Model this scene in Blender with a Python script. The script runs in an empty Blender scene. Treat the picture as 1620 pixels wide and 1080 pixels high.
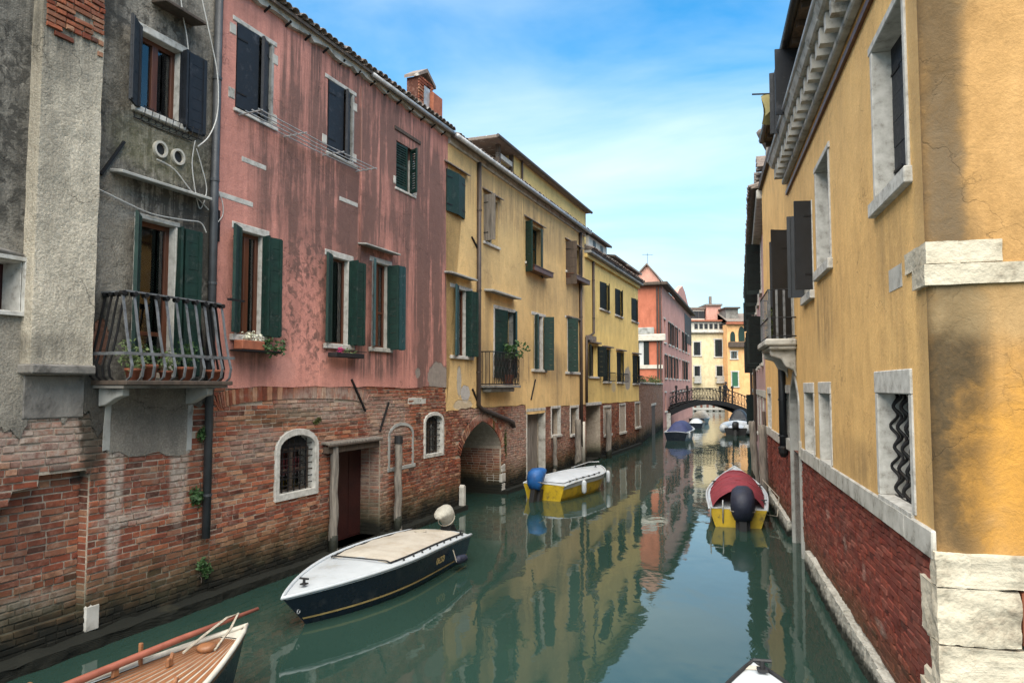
import bpy, math, random
from mathutils import Vector, Matrix
from mathutils.geometry import tessellate_polygon
random.seed(11)
scene = bpy.context.scene
col = scene.collection
PI = math.pi
# ------------------------------------------------------------------ camera, sky, sun, exposure
CAM_H = 3.3
F_PX, CX, CY = 1170.0, 810.0, 540.0          # focal length and centre in photo pixels
PITCH = math.atan(71 / 1170.0)
cam_data = bpy.data.cameras.new('camera')
cam_data.sensor_width = 36.0
cam_data.lens = 36.0 * F_PX / 1620.0
cam_data.clip_end = 900.0
cam = bpy.data.objects.new('camera', cam_data)
cam.location = (0, 0, CAM_H)
cam.rotation_euler = (PI / 2 + PITCH, 0, 0)
col.objects.link(cam)
scene.camera = cam

SUN_EL, SUN_AZ = math.radians(58), math.radians(197)   # azimuth clockwise from +Y: high, behind the camera, spread wide by thin cloud
world = bpy.data.worlds.new('World')
scene.world = world
world.use_nodes = True
wn = world.node_tree
wn.nodes.clear()
w_out = wn.nodes.new('ShaderNodeOutputWorld')
w_bg = wn.nodes.new('ShaderNodeBackground')
w_sky = wn.nodes.new('ShaderNodeTexSky')
w_sky.sky_type = 'NISHITA'
w_sky.sun_disc = False
w_sky.sun_elevation = SUN_EL
w_sky.sun_rotation = SUN_AZ
w_sky.air_density = 1.0
w_sky.dust_density = 0.6
w_sky.ozone_density = 1.6
w_tc = wn.nodes.new('ShaderNodeTexCoord')
w_map = wn.nodes.new('ShaderNodeMapping')
w_map.inputs['Scale'].default_value = (1.0, 1.25, 3.4)
w_map.inputs['Rotation'].default_value = (0.0, 0.25, 0.4)
w_n1 = wn.nodes.new('ShaderNodeTexNoise')
w_n1.inputs['Scale'].default_value = 1.7
w_n1.inputs['Detail'].default_value = 7
w_n1.inputs['Roughness'].default_value = 0.52
w_n1.inputs['Distortion'].default_value = 0.35
w_ramp = wn.nodes.new('ShaderNodeValToRGB')
w_ramp.color_ramp.elements[0].position = 0.44
w_ramp.color_ramp.elements[0].color = (0.02, 0.02, 0.02, 1)
w_ramp.color_ramp.elements[1].position = 0.86
w_ramp.color_ramp.elements[1].color = (0.85, 0.85, 0.85, 1)
w_tint = wn.nodes.new('ShaderNodeMix')
w_tint.data_type = 'RGBA'
w_tint.blend_type = 'MULTIPLY'
w_tint.inputs[0].default_value = 1.0
w_tint.inputs[7].default_value = (0.34, 1.88, 2.45, 1)
w_mix = wn.nodes.new('ShaderNodeMix')
w_mix.data_type = 'RGBA'
w_mix.inputs[7].default_value = (9.4, 10.9, 11.2, 1)      # thin white cloud
wl = wn.links
wl.new(w_tc.outputs['Generated'], w_map.inputs['Vector'])
wl.new(w_map.outputs[0], w_n1.inputs['Vector'])
wl.new(w_n1.outputs['Fac'], w_ramp.inputs[0])
wl.new(w_sky.outputs[0], w_tint.inputs[6])
wl.new(w_tint.outputs[2], w_mix.inputs[6])
w_sep = wn.nodes.new('ShaderNodeSeparateXYZ')
w_hz = wn.nodes.new('ShaderNodeMapRange')               # pale haze low over the roofs, all the way round
w_hz.inputs[1].default_value = 0.04; w_hz.inputs[2].default_value = 0.42; w_hz.inputs[3].default_value = 0.78; w_hz.inputs[4].default_value = 0.0
w_max = wn.nodes.new('ShaderNodeMath'); w_max.operation = 'ADD'; w_max.use_clamp = True
wl.new(w_tc.outputs['Generated'], w_sep.inputs[0]); wl.new(w_sep.outputs[2], w_hz.inputs[0])
wl.new(w_ramp.outputs[0], w_max.inputs[0]); wl.new(w_hz.outputs[0], w_max.inputs[1]); wl.new(w_max.outputs[0], w_mix.inputs[0])
wl.new(w_mix.outputs[2], w_bg.inputs['Color'])
w_bg.inputs['Strength'].default_value = 0.05
wl.new(w_bg.outputs[0], w_out.inputs['Surface'])

sun_data = bpy.data.lights.new('sun', 'SUN')
sun_data.energy = 5.0
sun_data.angle = math.radians(85)
sun_data.color = (1.0, 0.88, 0.71)
sun = bpy.data.objects.new('sun', sun_data)
sun.rotation_euler = (PI / 2 - SUN_EL, 0, PI - SUN_AZ)
sun.location = (0, -10, 40)
col.objects.link(sun)
scene.view_settings.view_transform = 'Standard'
scene.view_settings.look = 'None'
scene.view_settings.exposure = 1.2
scene.view_settings.gamma = 1.0
scene.render.engine = 'CYCLES'

# ------------------------------------------------------------------ photo pixels to directions
def ray(px, py):
    x = (px - CX) / F_PX; u = -(py - CY) / F_PX
    c, s = math.cos(PITCH), math.sin(PITCH)
    return Vector((x, c - u * s, s + u * c))
def on_water(px, py, z=0.0):
    r = ray(px, py); t = (z - CAM_H) / r.z
    return Vector((r.x * t, r.y * t, z))
def project(p):
    d = p - Vector((0, 0, CAM_H))
    c, s = math.cos(PITCH), math.sin(PITCH)
    fw = d.y * c + d.z * s; up = -d.y * s + d.z * c
    if fw < 0.1: return None
    return CX + F_PX * d.x / fw, CY - F_PX * up / fw, fw

def new_obj(name, data, parent=None):
    o = bpy.data.objects.new(name, data)
    col.objects.link(o)
    if parent is not None: o.parent = parent
    return o
def tag(o, label=None, cat=None, group=None, kind=None):
    if label: o['label'] = label
    if cat: o['category'] = cat
    if group: o['group'] = group
    if kind: o['kind'] = kind
    return o
def thing(name, label, cat, loc=(0, 0, 0), rz=0.0, group=None):
    o = new_obj(name, None)
    o.empty_display_size = 0.3
    o.location = loc; o.rotation_euler = (0, 0, rz)
    return tag(o, label, cat, group)

class Frame:
    """A facade: x runs along the wall to the viewer's right, -y faces the canal, z is up; P lies on the waterline."""
    def __init__(self, P, xdir):
        self.rz = math.atan2(xdir[1], xdir[0])
        self.P = Vector((P[0], P[1], 0))
        self.M = Matrix.Translation(self.P) @ Matrix.Rotation(self.rz, 4, 'Z')
        self.Mi = self.M.inverted()
    def xz(self, px, py, y=0.0):
        o = self.Mi @ Vector((0, 0, CAM_H)); d = self.Mi.to_3x3() @ ray(px, py)
        t = (y - o.y) / d.y
        return o.x + t * d.x, o.z + t * d.z
    def x(self, px, py=560, y=0.0): return self.xz(px, py, y)[0]
    def z(self, px, py, y=0.0): return self.xz(px, py, y)[1]
    def rect(self, l, r, top, bot, y=0.0):
        """l, r: pixel columns; top, bot: (px, py) of the upper and lower edge"""
        my = (top[1] + bot[1]) / 2
        return (self.x(l, my, y), self.x(r, my, y), self.z(bot[0], bot[1], y), self.z(top[0], top[1], y))
    def shifted(self, s):
        d = Vector((math.cos(self.rz), math.sin(self.rz), 0)) * s
        return Frame((self.P + d)[:2], (math.cos(self.rz), math.sin(self.rz)))

# ------------------------------------------------------------------ mesh builder
class MB:
    def __init__(self): self.v = []; self.f = []; self.tint = []
    def add(self, vs, fs):
        b = len(self.v); self.v += [tuple(p) for p in vs]; self.f += [tuple(i + b for i in f) for f in fs]; return self
    def box(self, x0, x1, y0, y1, z0, z1):
        return self.add([(x0,y0,z0),(x1,y0,z0),(x1,y1,z0),(x0,y1,z0),(x0,y0,z1),(x1,y0,z1),(x1,y1,z1),(x0,y1,z1)],
            [(0,3,2,1),(4,5,6,7),(0,1,5,4),(1,2,6,5),(2,3,7,6),(3,0,4,7)])
    def bar(self, a, b, w, h=None, up=(0,0,1)):
        """square bar from a to b"""
        h = h or w; a, b = Vector(a), Vector(b); t = (b - a).normalized()
        s = t.cross(Vector(up))
        if s.length < 1e-4: s = t.cross(Vector((1,0,0)))
        s.normalize(); u = s.cross(t)
        vs = []
        for c in (a, b):
            for i, j in ((-1,-1),(1,-1),(1,1),(-1,1)): vs.append(c + s * (i*w/2) + u * (j*h/2))
        return self.add(vs, [(0,1,2,3),(7,6,5,4),(0,4,5,1),(1,5,6,2),(2,6,7,3),(3,7,4,0)])
    def quad(self, *p): return self.add(p, [tuple(range(len(p)))])
    def prism(self, poly, y0, y1, caps=(True, True)):
        """polygon in x,z pushed from y0 to y1"""
        n = len(poly); area = sum(poly[i][0]*poly[(i+1)%n][1]-poly[(i+1)%n][0]*poly[i][1] for i in range(n))
        if area < 0: poly = poly[::-1]
        tris = tessellate_polygon([[Vector((p[0], p[1], 0)) for p in poly]])
        b = len(self.v)
        self.v += [(p[0], y0, p[1]) for p in poly] + [(p[0], y1, p[1]) for p in poly]
        for t in tris:
            a, c, d = (poly[i] for i in t)
            s = (c[0]-a[0])*(d[1]-a[1])-(c[1]-a[1])*(d[0]-a[0])
            t = t if s > 0 else t[::-1]
            if caps[0]: self.f.append(tuple(b+i for i in t))
            if caps[1]: self.f.append(tuple(b+n+i for i in t[::-1]))
        for i in range(n):
            j = (i+1) % n; self.f.append((b+j, b+i, b+n+i, b+n+j))
        return self
    def panel(self, outer, holes, y, edge=0.03, reveal=0.25):
        """wall sheet with openings: front at y facing -y, outer edge and opening reveals pushed inward"""
        loops = [outer] + holes
        pts = [p for l in loops for p in l]
        tris = tessellate_polygon([[Vector((p[0], p[1], 0)) for p in l] for l in loops])
        b = len(self.v)
        self.v += [(p[0], y, p[1]) for p in pts]
        for t in tris:
            a, c, d = (pts[i] for i in t)
            s = (c[0]-a[0])*(d[1]-a[1])-(c[1]-a[1])*(d[0]-a[0])
            if abs(s) < 1e-9: continue
            self.f.append(tuple(b+i for i in (t if s > 0 else t[::-1])))
        k = b
        for li, l in enumerate(loops):
            n = len(l); dep = edge if li == 0 else reveal
            ar = sum(l[i][0]*l[(i+1)%n][1]-l[(i+1)%n][0]*l[i][1] for i in range(n))
            if dep > 0:
                c = len(self.v); self.v += [(p[0], y+dep, p[1]) for p in l]
                for i in range(n):
                    j = (i+1) % n
                    q = (k+j, k+i, c+i, c+j)
                    if (ar > 0) != (li == 0): q = q[::-1]
                    self.f.append(q)
            k += n
        return self
    def tube(self, pts, r, n=6, caps=True):
        pts = [Vector(p) for p in pts]; rs = r if isinstance(r, (list, tuple)) else [r]*len(pts)
        b = len(self.v); prev = None
        for i, p in enumerate(pts):
            t = (pts[min(i+1, len(pts)-1)] - pts[max(i-1, 0)]).normalized()
            if prev is None:
                s = t.cross(Vector((0,0,1)))
                if s.length < 1e-3: s = t.cross(Vector((1,0,0)))
            else: s = prev - t * prev.dot(t)
            s.normalize(); prev = s; u = t.cross(s)
            for k in range(n):
                a = 2*PI*k/n; self.v.append(tuple(p + (s*math.cos(a) + u*math.sin(a))*rs[i]))
        for i in range(len(pts)-1):
            for k in range(n):
                k2 = (k+1) % n
                self.f.append((b+i*n+k, b+i*n+k2, b+(i+1)*n+k2, b+(i+1)*n+k))
        if caps:
            self.f.append(tuple(b+k for k in range(n))[::-1]); e = b+(len(pts)-1)*n
            self.f.append(tuple(e+k for k in range(n)))
        return self
    def lathe(self, prof, n=14, c=(0,0,0)):
        b = len(self.v)
        for r, z in prof:
            for k in range(n):
                a = 2*PI*k/n; self.v.append((c[0]+r*math.cos(a), c[1]+r*math.sin(a), c[2]+z))
        for i in range(len(prof)-1):
            for k in range(n):
                k2 = (k+1) % n; self.f.append((b+i*n+k, b+i*n+k2, b+(i+1)*n+k2, b+(i+1)*n+k))
        self.f.append(tuple(b+k for k in range(n))[::-1]); e = b+(len(prof)-1)*n
        self.f.append(tuple(e+k for k in range(n)))
        return self
    def grid(self, fn, nu, nv):
        b = len(self.v)
        for i in range(nu+1):
            for j in range(nv+1): self.v.append(tuple(fn(i/nu, j/nv)))
        for i in range(nu):
            for j in range(nv):
                a = b+i*(nv+1)+j; self.f.append((a, a+nv+1, a+nv+2, a+1))
        return self
    def mesh(self, name, mat=None, smooth=False):
        m = bpy.data.meshes.new(name); m.from_pydata(self.v, [], self.f)
        if self.tint and len(self.tint) == len(self.v):
            a = m.attributes.new('tint', 'FLOAT', 'POINT'); a.data.foreach_set('value', self.tint)
        if mat: m.materials.append(mat)
        if smooth: m.polygons.foreach_set('use_smooth', [True]*len(m.polygons))
        m.update(); return m
    def build(self, name, mat, parent=None, smooth=False, loc=None, rz=None, bevel=0.0, kind=None):
        o = new_obj(name, self.mesh(name, mat, smooth), parent)
        if loc is not None: o.location = loc
        if rz is not None: o.rotation_euler = (0, 0, rz)
        if bevel:
            md = o.modifiers.new('bevel', 'BEVEL'); md.width = bevel; md.segments = 1; md.limit_method = 'ANGLE'
        if kind: o['kind'] = kind
        return o
def share(name, mesh, parent, loc, rot=(0,0,0), scale=(1,1,1)):
    o = new_obj(name, mesh, parent); o.location = loc; o.rotation_euler = rot; o.scale = scale
    return o
def rectpoly(x0, x1, z0, z1): return [(x0,z0),(x1,z0),(x1,z1),(x0,z1)]
def archpoly(x0, x1, z0, zs, rise, n=10, pointed=0.0):
    """opening with an arched head springing at zs; pointed 0..1 sharpens it"""
    p = [(x0,z0),(x1,z0)]; c = (x0+x1)/2; h = (x1-x0)/2
    for i in range(n+1):
        a = PI*i/n; s = math.sin(a)
        if pointed: s = s*(1-pointed) + (1-abs(math.cos(a)))**0.9*pointed
        p.append((c + h*math.cos(a), zs + rise*s))
    return p
def jag(pts, amp, n=4):
    """rough broken line through pts"""
    out = []
    for i in range(len(pts)-1):
        a, b = pts[i], pts[i+1]
        for k in range(n):
            t = (k + (random.uniform(-.3,.3) if k else 0))/n
            j = amp if k else amp*.3
            out.append((a[0]+(b[0]-a[0])*t+random.uniform(-j,j)*.5, a[1]+(b[1]-a[1])*t+random.uniform(-j,j)))
    return out + [pts[-1]]
# ------------------------------------------------------------------ materials
def srgb(r, g, b):
    f = lambda c: (c/255/12.92) if c/255 <= .04045 else ((c/255+.055)/1.055)**2.4
    return (f(r), f(g), f(b), 1.0)
class NT:
    def __init__(self, name):
        self.m = bpy.data.materials.new(name); self.m.use_nodes = True
        self.t = self.m.node_tree; self.b = self.t.nodes['Principled BSDF']; self.out = self.t.nodes['Material Output']
    def n(self, ty): return self.t.nodes.new(ty)
    def link(self, a, b): self.t.links.new(a, b)
    def put(self, v, sock):
        if hasattr(v, 'is_linked'): self.link(v, sock)
        elif v is not None: sock.default_value = v
    def coord(self, obj=None):
        if obj is None: return self.n('ShaderNodeNewGeometry').outputs['Position']
        c = self.n('ShaderNodeTexCoord'); c.object = obj; return c.outputs['Object']
    def local(self): return self.n('ShaderNodeTexCoord').outputs['Object']
    def scale(self, v, s, off=(0,0,0)):
        m = self.n('ShaderNodeMapping'); m.inputs['Scale'].default_value = s; m.inputs['Location'].default_value = off
        self.link(v, m.inputs['Vector']); return m.outputs[0]
    def noise(self, v, sc, det=4, rough=.55, dist=0.0):
        q = self.n('ShaderNodeTexNoise'); self.link(v, q.inputs['Vector'])
        q.inputs['Scale'].default_value = sc; q.inputs['Detail'].default_value = det
        q.inputs['Roughness'].default_value = rough; q.inputs['Distortion'].default_value = dist
        return q.outputs['Fac']
    def math(self, op, a, b=None, c=None, clamp=False):
        q = self.n('ShaderNodeMath'); q.operation = op; q.use_clamp = clamp
        self.put(a, q.inputs[0]); self.put(b, q.inputs[1])
        if c is not None: self.put(c, q.inputs[2])
        return q.outputs[0]
    def rng(self, v, a, b, c=0.0, d=1.0, smooth=False):
        q = self.n('ShaderNodeMapRange'); q.clamp = True
        if smooth: q.interpolation_type = 'SMOOTHSTEP'
        self.put(v, q.inputs[0])
        for i, k in enumerate((a, b, c, d)): q.inputs[i+1].default_value = k
        return q.outputs[0]
    def mix(self, f, a, b, blend='MIX'):
        q = self.n('ShaderNodeMix'); q.data_type = 'RGBA'; q.blend_type = blend
        self.put(f, q.inputs[0]); self.put(a, q.inputs[6]); self.put(b, q.inputs[7]); return q.outputs[2]
    def ramp(self, f, stops):
        q = self.n('ShaderNodeValToRGB'); self.link(f, q.inputs[0]); e = q.color_ramp.elements
        while len(e) < len(stops): e.new(0.5)
        for i, (p, c) in enumerate(stops): e[i].position = p; e[i].color = c
        return q.outputs[0]
    def sep(self, v):
        q = self.n('ShaderNodeSeparateXYZ'); self.link(v, q.inputs[0]); return q.outputs
    def attr(self, name):
        q = self.n('ShaderNodeAttribute'); q.attribute_name = name; return q.outputs['Fac']
    def bump(self, h, strength, dist=0.02):
        q = self.n('ShaderNodeBump'); q.inputs['Strength'].default_value = strength; q.inputs['Distance'].default_value = dist
        self.link(h, q.inputs['Height']); self.link(q.outputs[0], self.b.inputs['Normal'])
    def set(self, color=None, rough=None, metal=None, spec=None):
        self.put(color, self.b.inputs['Base Color']); self.put(rough, self.b.inputs['Roughness'])
        self.put(metal, self.b.inputs['Metallic']); self.put(spec, self.b.inputs['Specular IOR Level'])
        return self.m

def blob_fac(T, P, s, z, rs, rz, wob, soft=0.5):
    """1 inside an uneven ellipse round (s, z) on the facade, 0 outside"""
    q = T.sep(P)
    a = T.math('DIVIDE', T.math('SUBTRACT', q[0], s), rs); b = T.math('DIVIDE', T.math('SUBTRACT', q[2], z), rz)
    d = T.math('ADD', T.math('MULTIPLY', a, a), T.math('MULTIPLY', b, b))
    d = T.math('ADD', d, wob)
    return T.rng(d, 1.0-soft, 1.0+soft, 1.0, 0.0, True)

def plaster(name, root, base, base2, dark, blobs=(), streak=0.35, bump=0.35, grain=1.0, algae=False, st_w=2.4, crack=.5):
    """old lime plaster in facade coordinates; blobs: (kind, s, z, rs, rz, amount[, colour])"""
    T = NT(name); P = T.coord(root)
    n1 = T.noise(P, 0.8, 6, .6, .4); n2 = T.noise(P, 4.5, 7, .68, .3); n3 = T.noise(P, 34, 4, .7)
    n4 = T.noise(T.scale(P, (1, 1, .6), (7, 3, 1)), 1.9, 8, .7, .8)
    st = T.noise(T.scale(P, (st_w, st_w, .20)), 1.0, 9, .72, .25)
    st2 = T.noise(T.scale(P, (11, 11, .55)), 1.0, 6, .68)
    c = T.mix(T.rng(n1, .36, .64), base, base2)
    c = T.mix(T.rng(n4, .50, .72, 0, .42), c, [min(1, v*1.35+.02) for v in base[:3]] + [1])      # worn pale areas
    c = T.mix(T.rng(n4, .50, .30, 0, .55), c, [v*.58 for v in base2[:3]] + [1])
    c = T.mix(T.math('MULTIPLY', T.rng(n3, .48, .26), .25*grain), c, [min(1, v*1.5) for v in base[:3]]+[1])
    wob = T.math('MULTIPLY', T.math('SUBTRACT', n2, .5), 1.7)
    wob2 = T.math('MULTIPLY', T.math('SUBTRACT', st2, .5), 1.0)
    stk = T.math('MULTIPLY', T.rng(st, .40, .72), streak)
    stk = T.math('ADD', stk, T.math('MULTIPLY', T.rng(st2, .50, .80), streak*.5))
    tail = []
    for bl in blobs:
        kind, s, z, rs, rz, amt = bl[:6]
        if kind == 'stain':  # streaky dirt; blobs set under sills also paint in occlusion shade
            f = blob_fac(T, P, s, z, rs, rz, T.math('ADD', wob, wob2), .95)
            f = T.math('MULTIPLY', f, T.rng(T.math('ADD', T.math('ADD', st, T.math('MULTIPLY', n2, .35)), T.math('MULTIPLY', st2, .16)), .50, .92, 0.0, amt))
            stk = T.math('ADD', stk, f)
        elif kind == 'drip':        # thin runs of dirty water below ledges and gutters; under sills doubling as contact shade
            f = blob_fac(T, P, s, z, rs, rz, T.math('ADD', wob, T.math('MULTIPLY', wob2, 2.0)), .9)
            stk = T.math('ADD', stk, T.math('MULTIPLY', f, T.rng(st2, .44, .62, 0, amt)))
        elif kind == 'mottle':
            f = blob_fac(T, P, s, z, rs, rz, wob, .6)
            f = T.math('MULTIPLY', f, T.rng(T.noise(P, 6.5, 6, .66, .5), .48, .58, 0, amt)); stk = T.math('ADD', stk, f)
        else: tail.append(bl)
    stk = T.math('MULTIPLY', stk, T.math('ADD', T.rng(n4, .30, .68, .35, .85), T.rng(n2, .35, .65, 0, .2)))
    c = T.mix(T.math('MINIMUM', stk, .86), c, dark)
    pat = T.math('MULTIPLY', n1, 0.0)
    for bl in tail:
        kind, s, z, rs, rz, amt, cc = bl
        f = blob_fac(T, P, s, z, rs, rz, wob, .10 if kind == 'patch' else .8)
        cc2 = T.mix(T.rng(n2, .35, .65), cc, [v*.78 for v in cc[:3]]+[1])
        c = T.mix(T.math('MULTIPLY', f, amt), c, cc2)
        if kind == 'patch': pat = T.math('ADD', pat, f)
    c = T.mix(T.math('MULTIPLY', T.rng(n3, .42, .72), .34*grain), c, [v*.55 for v in base2[:3]]+[1])
    h = T.math('ADD', T.math('MULTIPLY', n2, 1.0), T.math('MULTIPLY', n3, .30*grain))
    h = T.math('SUBTRACT', h, T.math('MULTIPLY', pat, .6))
    if crack:
        vo = T.n('ShaderNodeTexVoronoi'); vo.feature = 'DISTANCE_TO_EDGE'; vo.inputs['Scale'].default_value = .9
        mv = T.n('ShaderNodeVectorMath'); mv.operation = 'ADD'
        q = T.n('ShaderNodeTexNoise'); q.inputs['Scale'].default_value = 2.2; q.inputs['Detail'].default_value = 6; T.link(P, q.inputs['Vector'])
        T.link(P, mv.inputs[0]); T.link(q.outputs['Color'], mv.inputs[1]); T.link(mv.outputs[0], vo.inputs['Vector'])
        ck = T.math('MULTIPLY', T.rng(vo.outputs['Distance'], .0, .010, 1, 0), T.rng(n1, .46, .60, 0, crack))
        c = T.mix(ck, c, [v*.35 for v in dark[:3]]+[1]); h = T.math('SUBTRACT', h, T.math('MULTIPLY', ck, .4))
    T.bump(h, bump, .03)
    return T.set(c, T.rng(n2, .3, .7, .82, .95), spec=.25)

def brick_mat(name, root, cols, white=(.47,.42,.36,1), whites=(), darks=(), mortar=False, gen_white=.18, algae_z=.55):
    T = NT(name); P = T.coord(root)
    n1 = T.noise(P, 1.3, 5, .6, .5); n2 = T.noise(P, 9, 5, .65); n3 = T.noise(P, 45, 3, .6)
    if mortar:
        c = T.mix(T.rng(n2, .35, .65), cols[0], cols[1])
    else:
        t = T.attr('tint')
        t = T.math('ADD', t, T.math('MULTIPLY', T.math('SUBTRACT', n2, .5), .35), clamp=True)
        k = len(cols)
        c = T.ramp(t, [(i/(k-1), cc) for i, cc in enumerate(cols)])
        c = T.mix(T.rng(n1, .44, .7, 0, .35), c, (.065, .034, .025, 1))
    wob = T.math('MULTIPLY', T.math('SUBTRACT', n2, .5), 2.2)
    f = T.math('MULTIPLY', T.rng(T.math('ADD', n2, T.math('MULTIPLY', n1, .6)), .80, 1.05), gen_white)
    for s, z, rs, rz, amt in whites:
        b = blob_fac(T, P, s, z, rs, rz, wob, .5)
        f = T.math('MAXIMUM', f, T.math('MULTIPLY', b, T.rng(n2, .36, .60, amt*.25, amt)))
    c = T.mix(f, c, white)
    for s, z, rs, rz, amt, cc in darks:
        c = T.mix(T.math('MULTIPLY', blob_fac(T, P, s, z, rs, rz, wob, .6), amt), c, cc)
    c = T.mix(T.math('MULTIPLY', T.rng(n3, .4, .75), .35), c, (.05, .032, .024, 1))
    zz = T.math('ADD', T.sep(P)[2], T.math('MULTIPLY', T.math('SUBTRACT', n1, .5), .9))
    c = T.mix(T.rng(zz, algae_z-.12, algae_z+.5, .75, 0), c, (.045, .05, .022, 1))     # green growth of the tide line
    c = T.mix(T.rng(zz, algae_z-.30, algae_z+.05, .96, 0), c, (.010, .011, .009, 1))
    T.bump(T.math('ADD', n2, T.math('MULTIPLY', n3, .5)), .55, .012)
    return T.set(c, .9, spec=.2)

def simple(name, c1, c2=None, rough=.6, sc=6.0, bump=.1, metal=0.0, spec=.4, wear=None, stretch=(1,1,1), dist=.004):
    T = NT(name); P = T.coord()
    if stretch != (1,1,1): P = T.scale(P, stretch)
    n = T.noise(P, sc, 5, .6); n2 = T.noise(P, sc*6, 3, .6)
    c = T.mix(T.rng(n, .35, .65), c1, c2 or [v*.7 for v in c1[:3]]+[1])
    if wear:
        c = T.mix(T.math('MULTIPLY', T.rng(T.math('ADD', n, T.math('MULTIPLY', n2, .5)), .82, .98), wear[1]), c, wear[0])
    T.bump(T.math('ADD', n, T.math('MULTIPLY', n2, .6)), bump, dist)
    return T.set(c, T.rng(n2, .3, .7, max(.02, rough-.08), min(1, rough+.08)), metal, spec)

M = {}
M['stone'] = simple('white_stone', (.46,.44,.40,1), (.30,.285,.25,1), .8, 4, .5, wear=((.12,.11,.09,1), .7), dist=.01)
M['stone_clean'] = simple('pale_stone', (.50,.485,.45,1), (.34,.325,.295,1), .8, 9, .4, wear=((.17,.155,.13,1), .5), dist=.01)
M['stone_grey'] = simple('grey_stone', (.34,.34,.32,1), (.22,.215,.20,1), .85, 3, .4, wear=((.08,.08,.07,1), .6), dist=.01)
M['wood_brown'] = simple('varnished_wood', (.11,.036,.016,1), (.065,.022,.011,1), .45, 3, .12, stretch=(4,4,.4))
M['wood_dark'] = simple('old_dark_wood', (.085,.06,.045,1), (.045,.034,.026,1), .8, 4, .4, stretch=(4,4,.5))
M['wood_grey'] = simple('weathered_pole', (.23,.20,.17,1), (.09,.08,.07,1), .9, 5, .7, stretch=(5,5,.35), dist=.02)
M['door_red'] = simple('dark_red_door', (.040,.010,.009,1), (.025,.007,.007,1), .55, 4, .2)
M['green'] = simple('green_shutter_paint', (.011,.034,.027,1), (.006,.019,.016,1), .6, 5, .25, spec=.25, wear=((.06,.08,.07,1), .6))
M['teal'] = simple('faded_teal_paint', (.020,.055,.060,1), (.012,.036,.042,1), .6, 5, .2, spec=.25, wear=((.12,.16,.165,1), .5))
M['slate'] = simple('slate_grey_paint', (.015,.018,.024,1), (.010,.012,.016,1), .55, 4, .15, spec=.25, wear=((.09,.095,.11,1), .35))
M['black_paint'] = simple('blackish_paint', (.012,.014,.018,1), (.008,.009,.011,1), .5, 4, .1)
M['shutter_d'] = simple('dark_green_grey_paint', (.012,.018,.017,1), (.008,.012,.012,1), .65, 5, .2, spec=.2)
M['iron'] = simple('dark_iron', (.016,.016,.017,1), (.010,.010,.011,1), .6, 9, .3, .2, spec=.25, wear=((.05,.03,.02,1), .5))
M['iron_grey'] = simple('grey_painted_iron', (.17,.175,.185,1), (.09,.095,.10,1), .5, 9, .2, .2, wear=((.06,.045,.035,1), .6))
M['zinc'] = simple('zinc_gutter', (.42,.43,.44,1), (.26,.27,.28,1), .5, 6, .2, .35)
M['pipe_grey'] = simple('dark_grey_pipe', (.060,.064,.070,1), (.040,.043,.047,1), .5, 5, .1, .2)
M['pipe_brown'] = simple('brown_pipe', (.060,.042,.034,1), (.040,.028,.023,1), .55, 5, .15)
M['tile'] = simple('roof_tile_clay', (.20,.155,.13,1), (.10,.085,.075,1), .9, 5, .5, wear=((.42,.40,.38,1), .95), dist=.01)
M['terracotta'] = simple('terracotta', (.32,.105,.055,1), (.22,.07,.038,1), .8, 7, .2)
M['cable'] = simple('pale_cable', (.50,.49,.47,1), (.36,.35,.33,1), .6, 5, .05)
M['curtain'] = simple('net_curtain', (.50,.50,.48,1), (.38,.38,.37,1), .9, 3, .2, stretch=(6,6,.4))
M['boat_white'] = simple('white_gelcoat', (.40,.425,.45,1), (.34,.365,.39,1), .42, 2.5, .08, wear=((.26,.245,.21,1), .5))
M['boat_navy'] = simple('navy_hull', (.008,.013,.022,1), (.006,.010,.017,1), .32, 3, .05, wear=((.05,.055,.06,1), .45))
M['boat_yellow'] = simple('yellow_hull', (.50,.33,.018,1), (.36,.24,.014,1), .45, 4, .08, wear=((.10,.075,.03,1), .8))
M['tarp_cream'] = simple('cream_tarpaulin', (.385,.35,.30,1), (.31,.275,.23,1), .85, 3, .8, dist=.03, wear=((.30,.24,.16,1), .4))
M['tarp_white'] = simple('pale_tarpaulin', (.40,.42,.455,1), (.34,.365,.40,1), .65, 3, .4, dist=.02)
M['tarp_red'] = simple('crimson_tarpaulin', (.22,.026,.038,1), (.15,.018,.027,1), .75, 4, .5, dist=.03)
M['tarp_blue'] = simple('blue_tarpaulin', (.012,.095,.30,1), (.008,.060,.20,1), .55, 5, .5, dist=.03)
M['tarp_navy'] = simple('navy_tarpaulin', (.018,.022,.042,1), (.012,.014,.028,1), .6, 5, .5, dist=.03)
M['tarp_indigo'] = simple('indigo_tarpaulin', (.035,.045,.13,1), (.025,.033,.09,1), .7, 5, .4, dist=.02)
M['gold'] = simple('dull_gold_paint', (.34,.25,.10,1), (.26,.19,.075,1), .5, 8, .05)
M['rope'] = simple('rope', (.36,.32,.26,1), (.22,.19,.15,1), .9, 30, .5)
M['rubber'] = simple('black_rubber', (.014,.014,.015,1), (.010,.010,.011,1), .6, 8, .1)
M['deck_wood'] = simple('varnished_deck', (.24,.10,.042,1), (.15,.062,.027,1), .45, 5, .2, stretch=(6,1.2,6))
M['spar'] = simple('red_brown_spar', (.26,.085,.055,1), (.18,.055,.035,1), .45, 5, .1)
M['cream_paint'] = simple('cream_paint', (.48,.45,.39,1), (.41,.375,.32,1), .55, 4, .1, wear=((.25,.22,.18,1), .4))
M['concrete'] = simple('rough_grey_render', (.21,.195,.175,1), (.12,.11,.10,1), .95, 2.2, .8, dist=.03, wear=((.04,.038,.032,1), .6))
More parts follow.
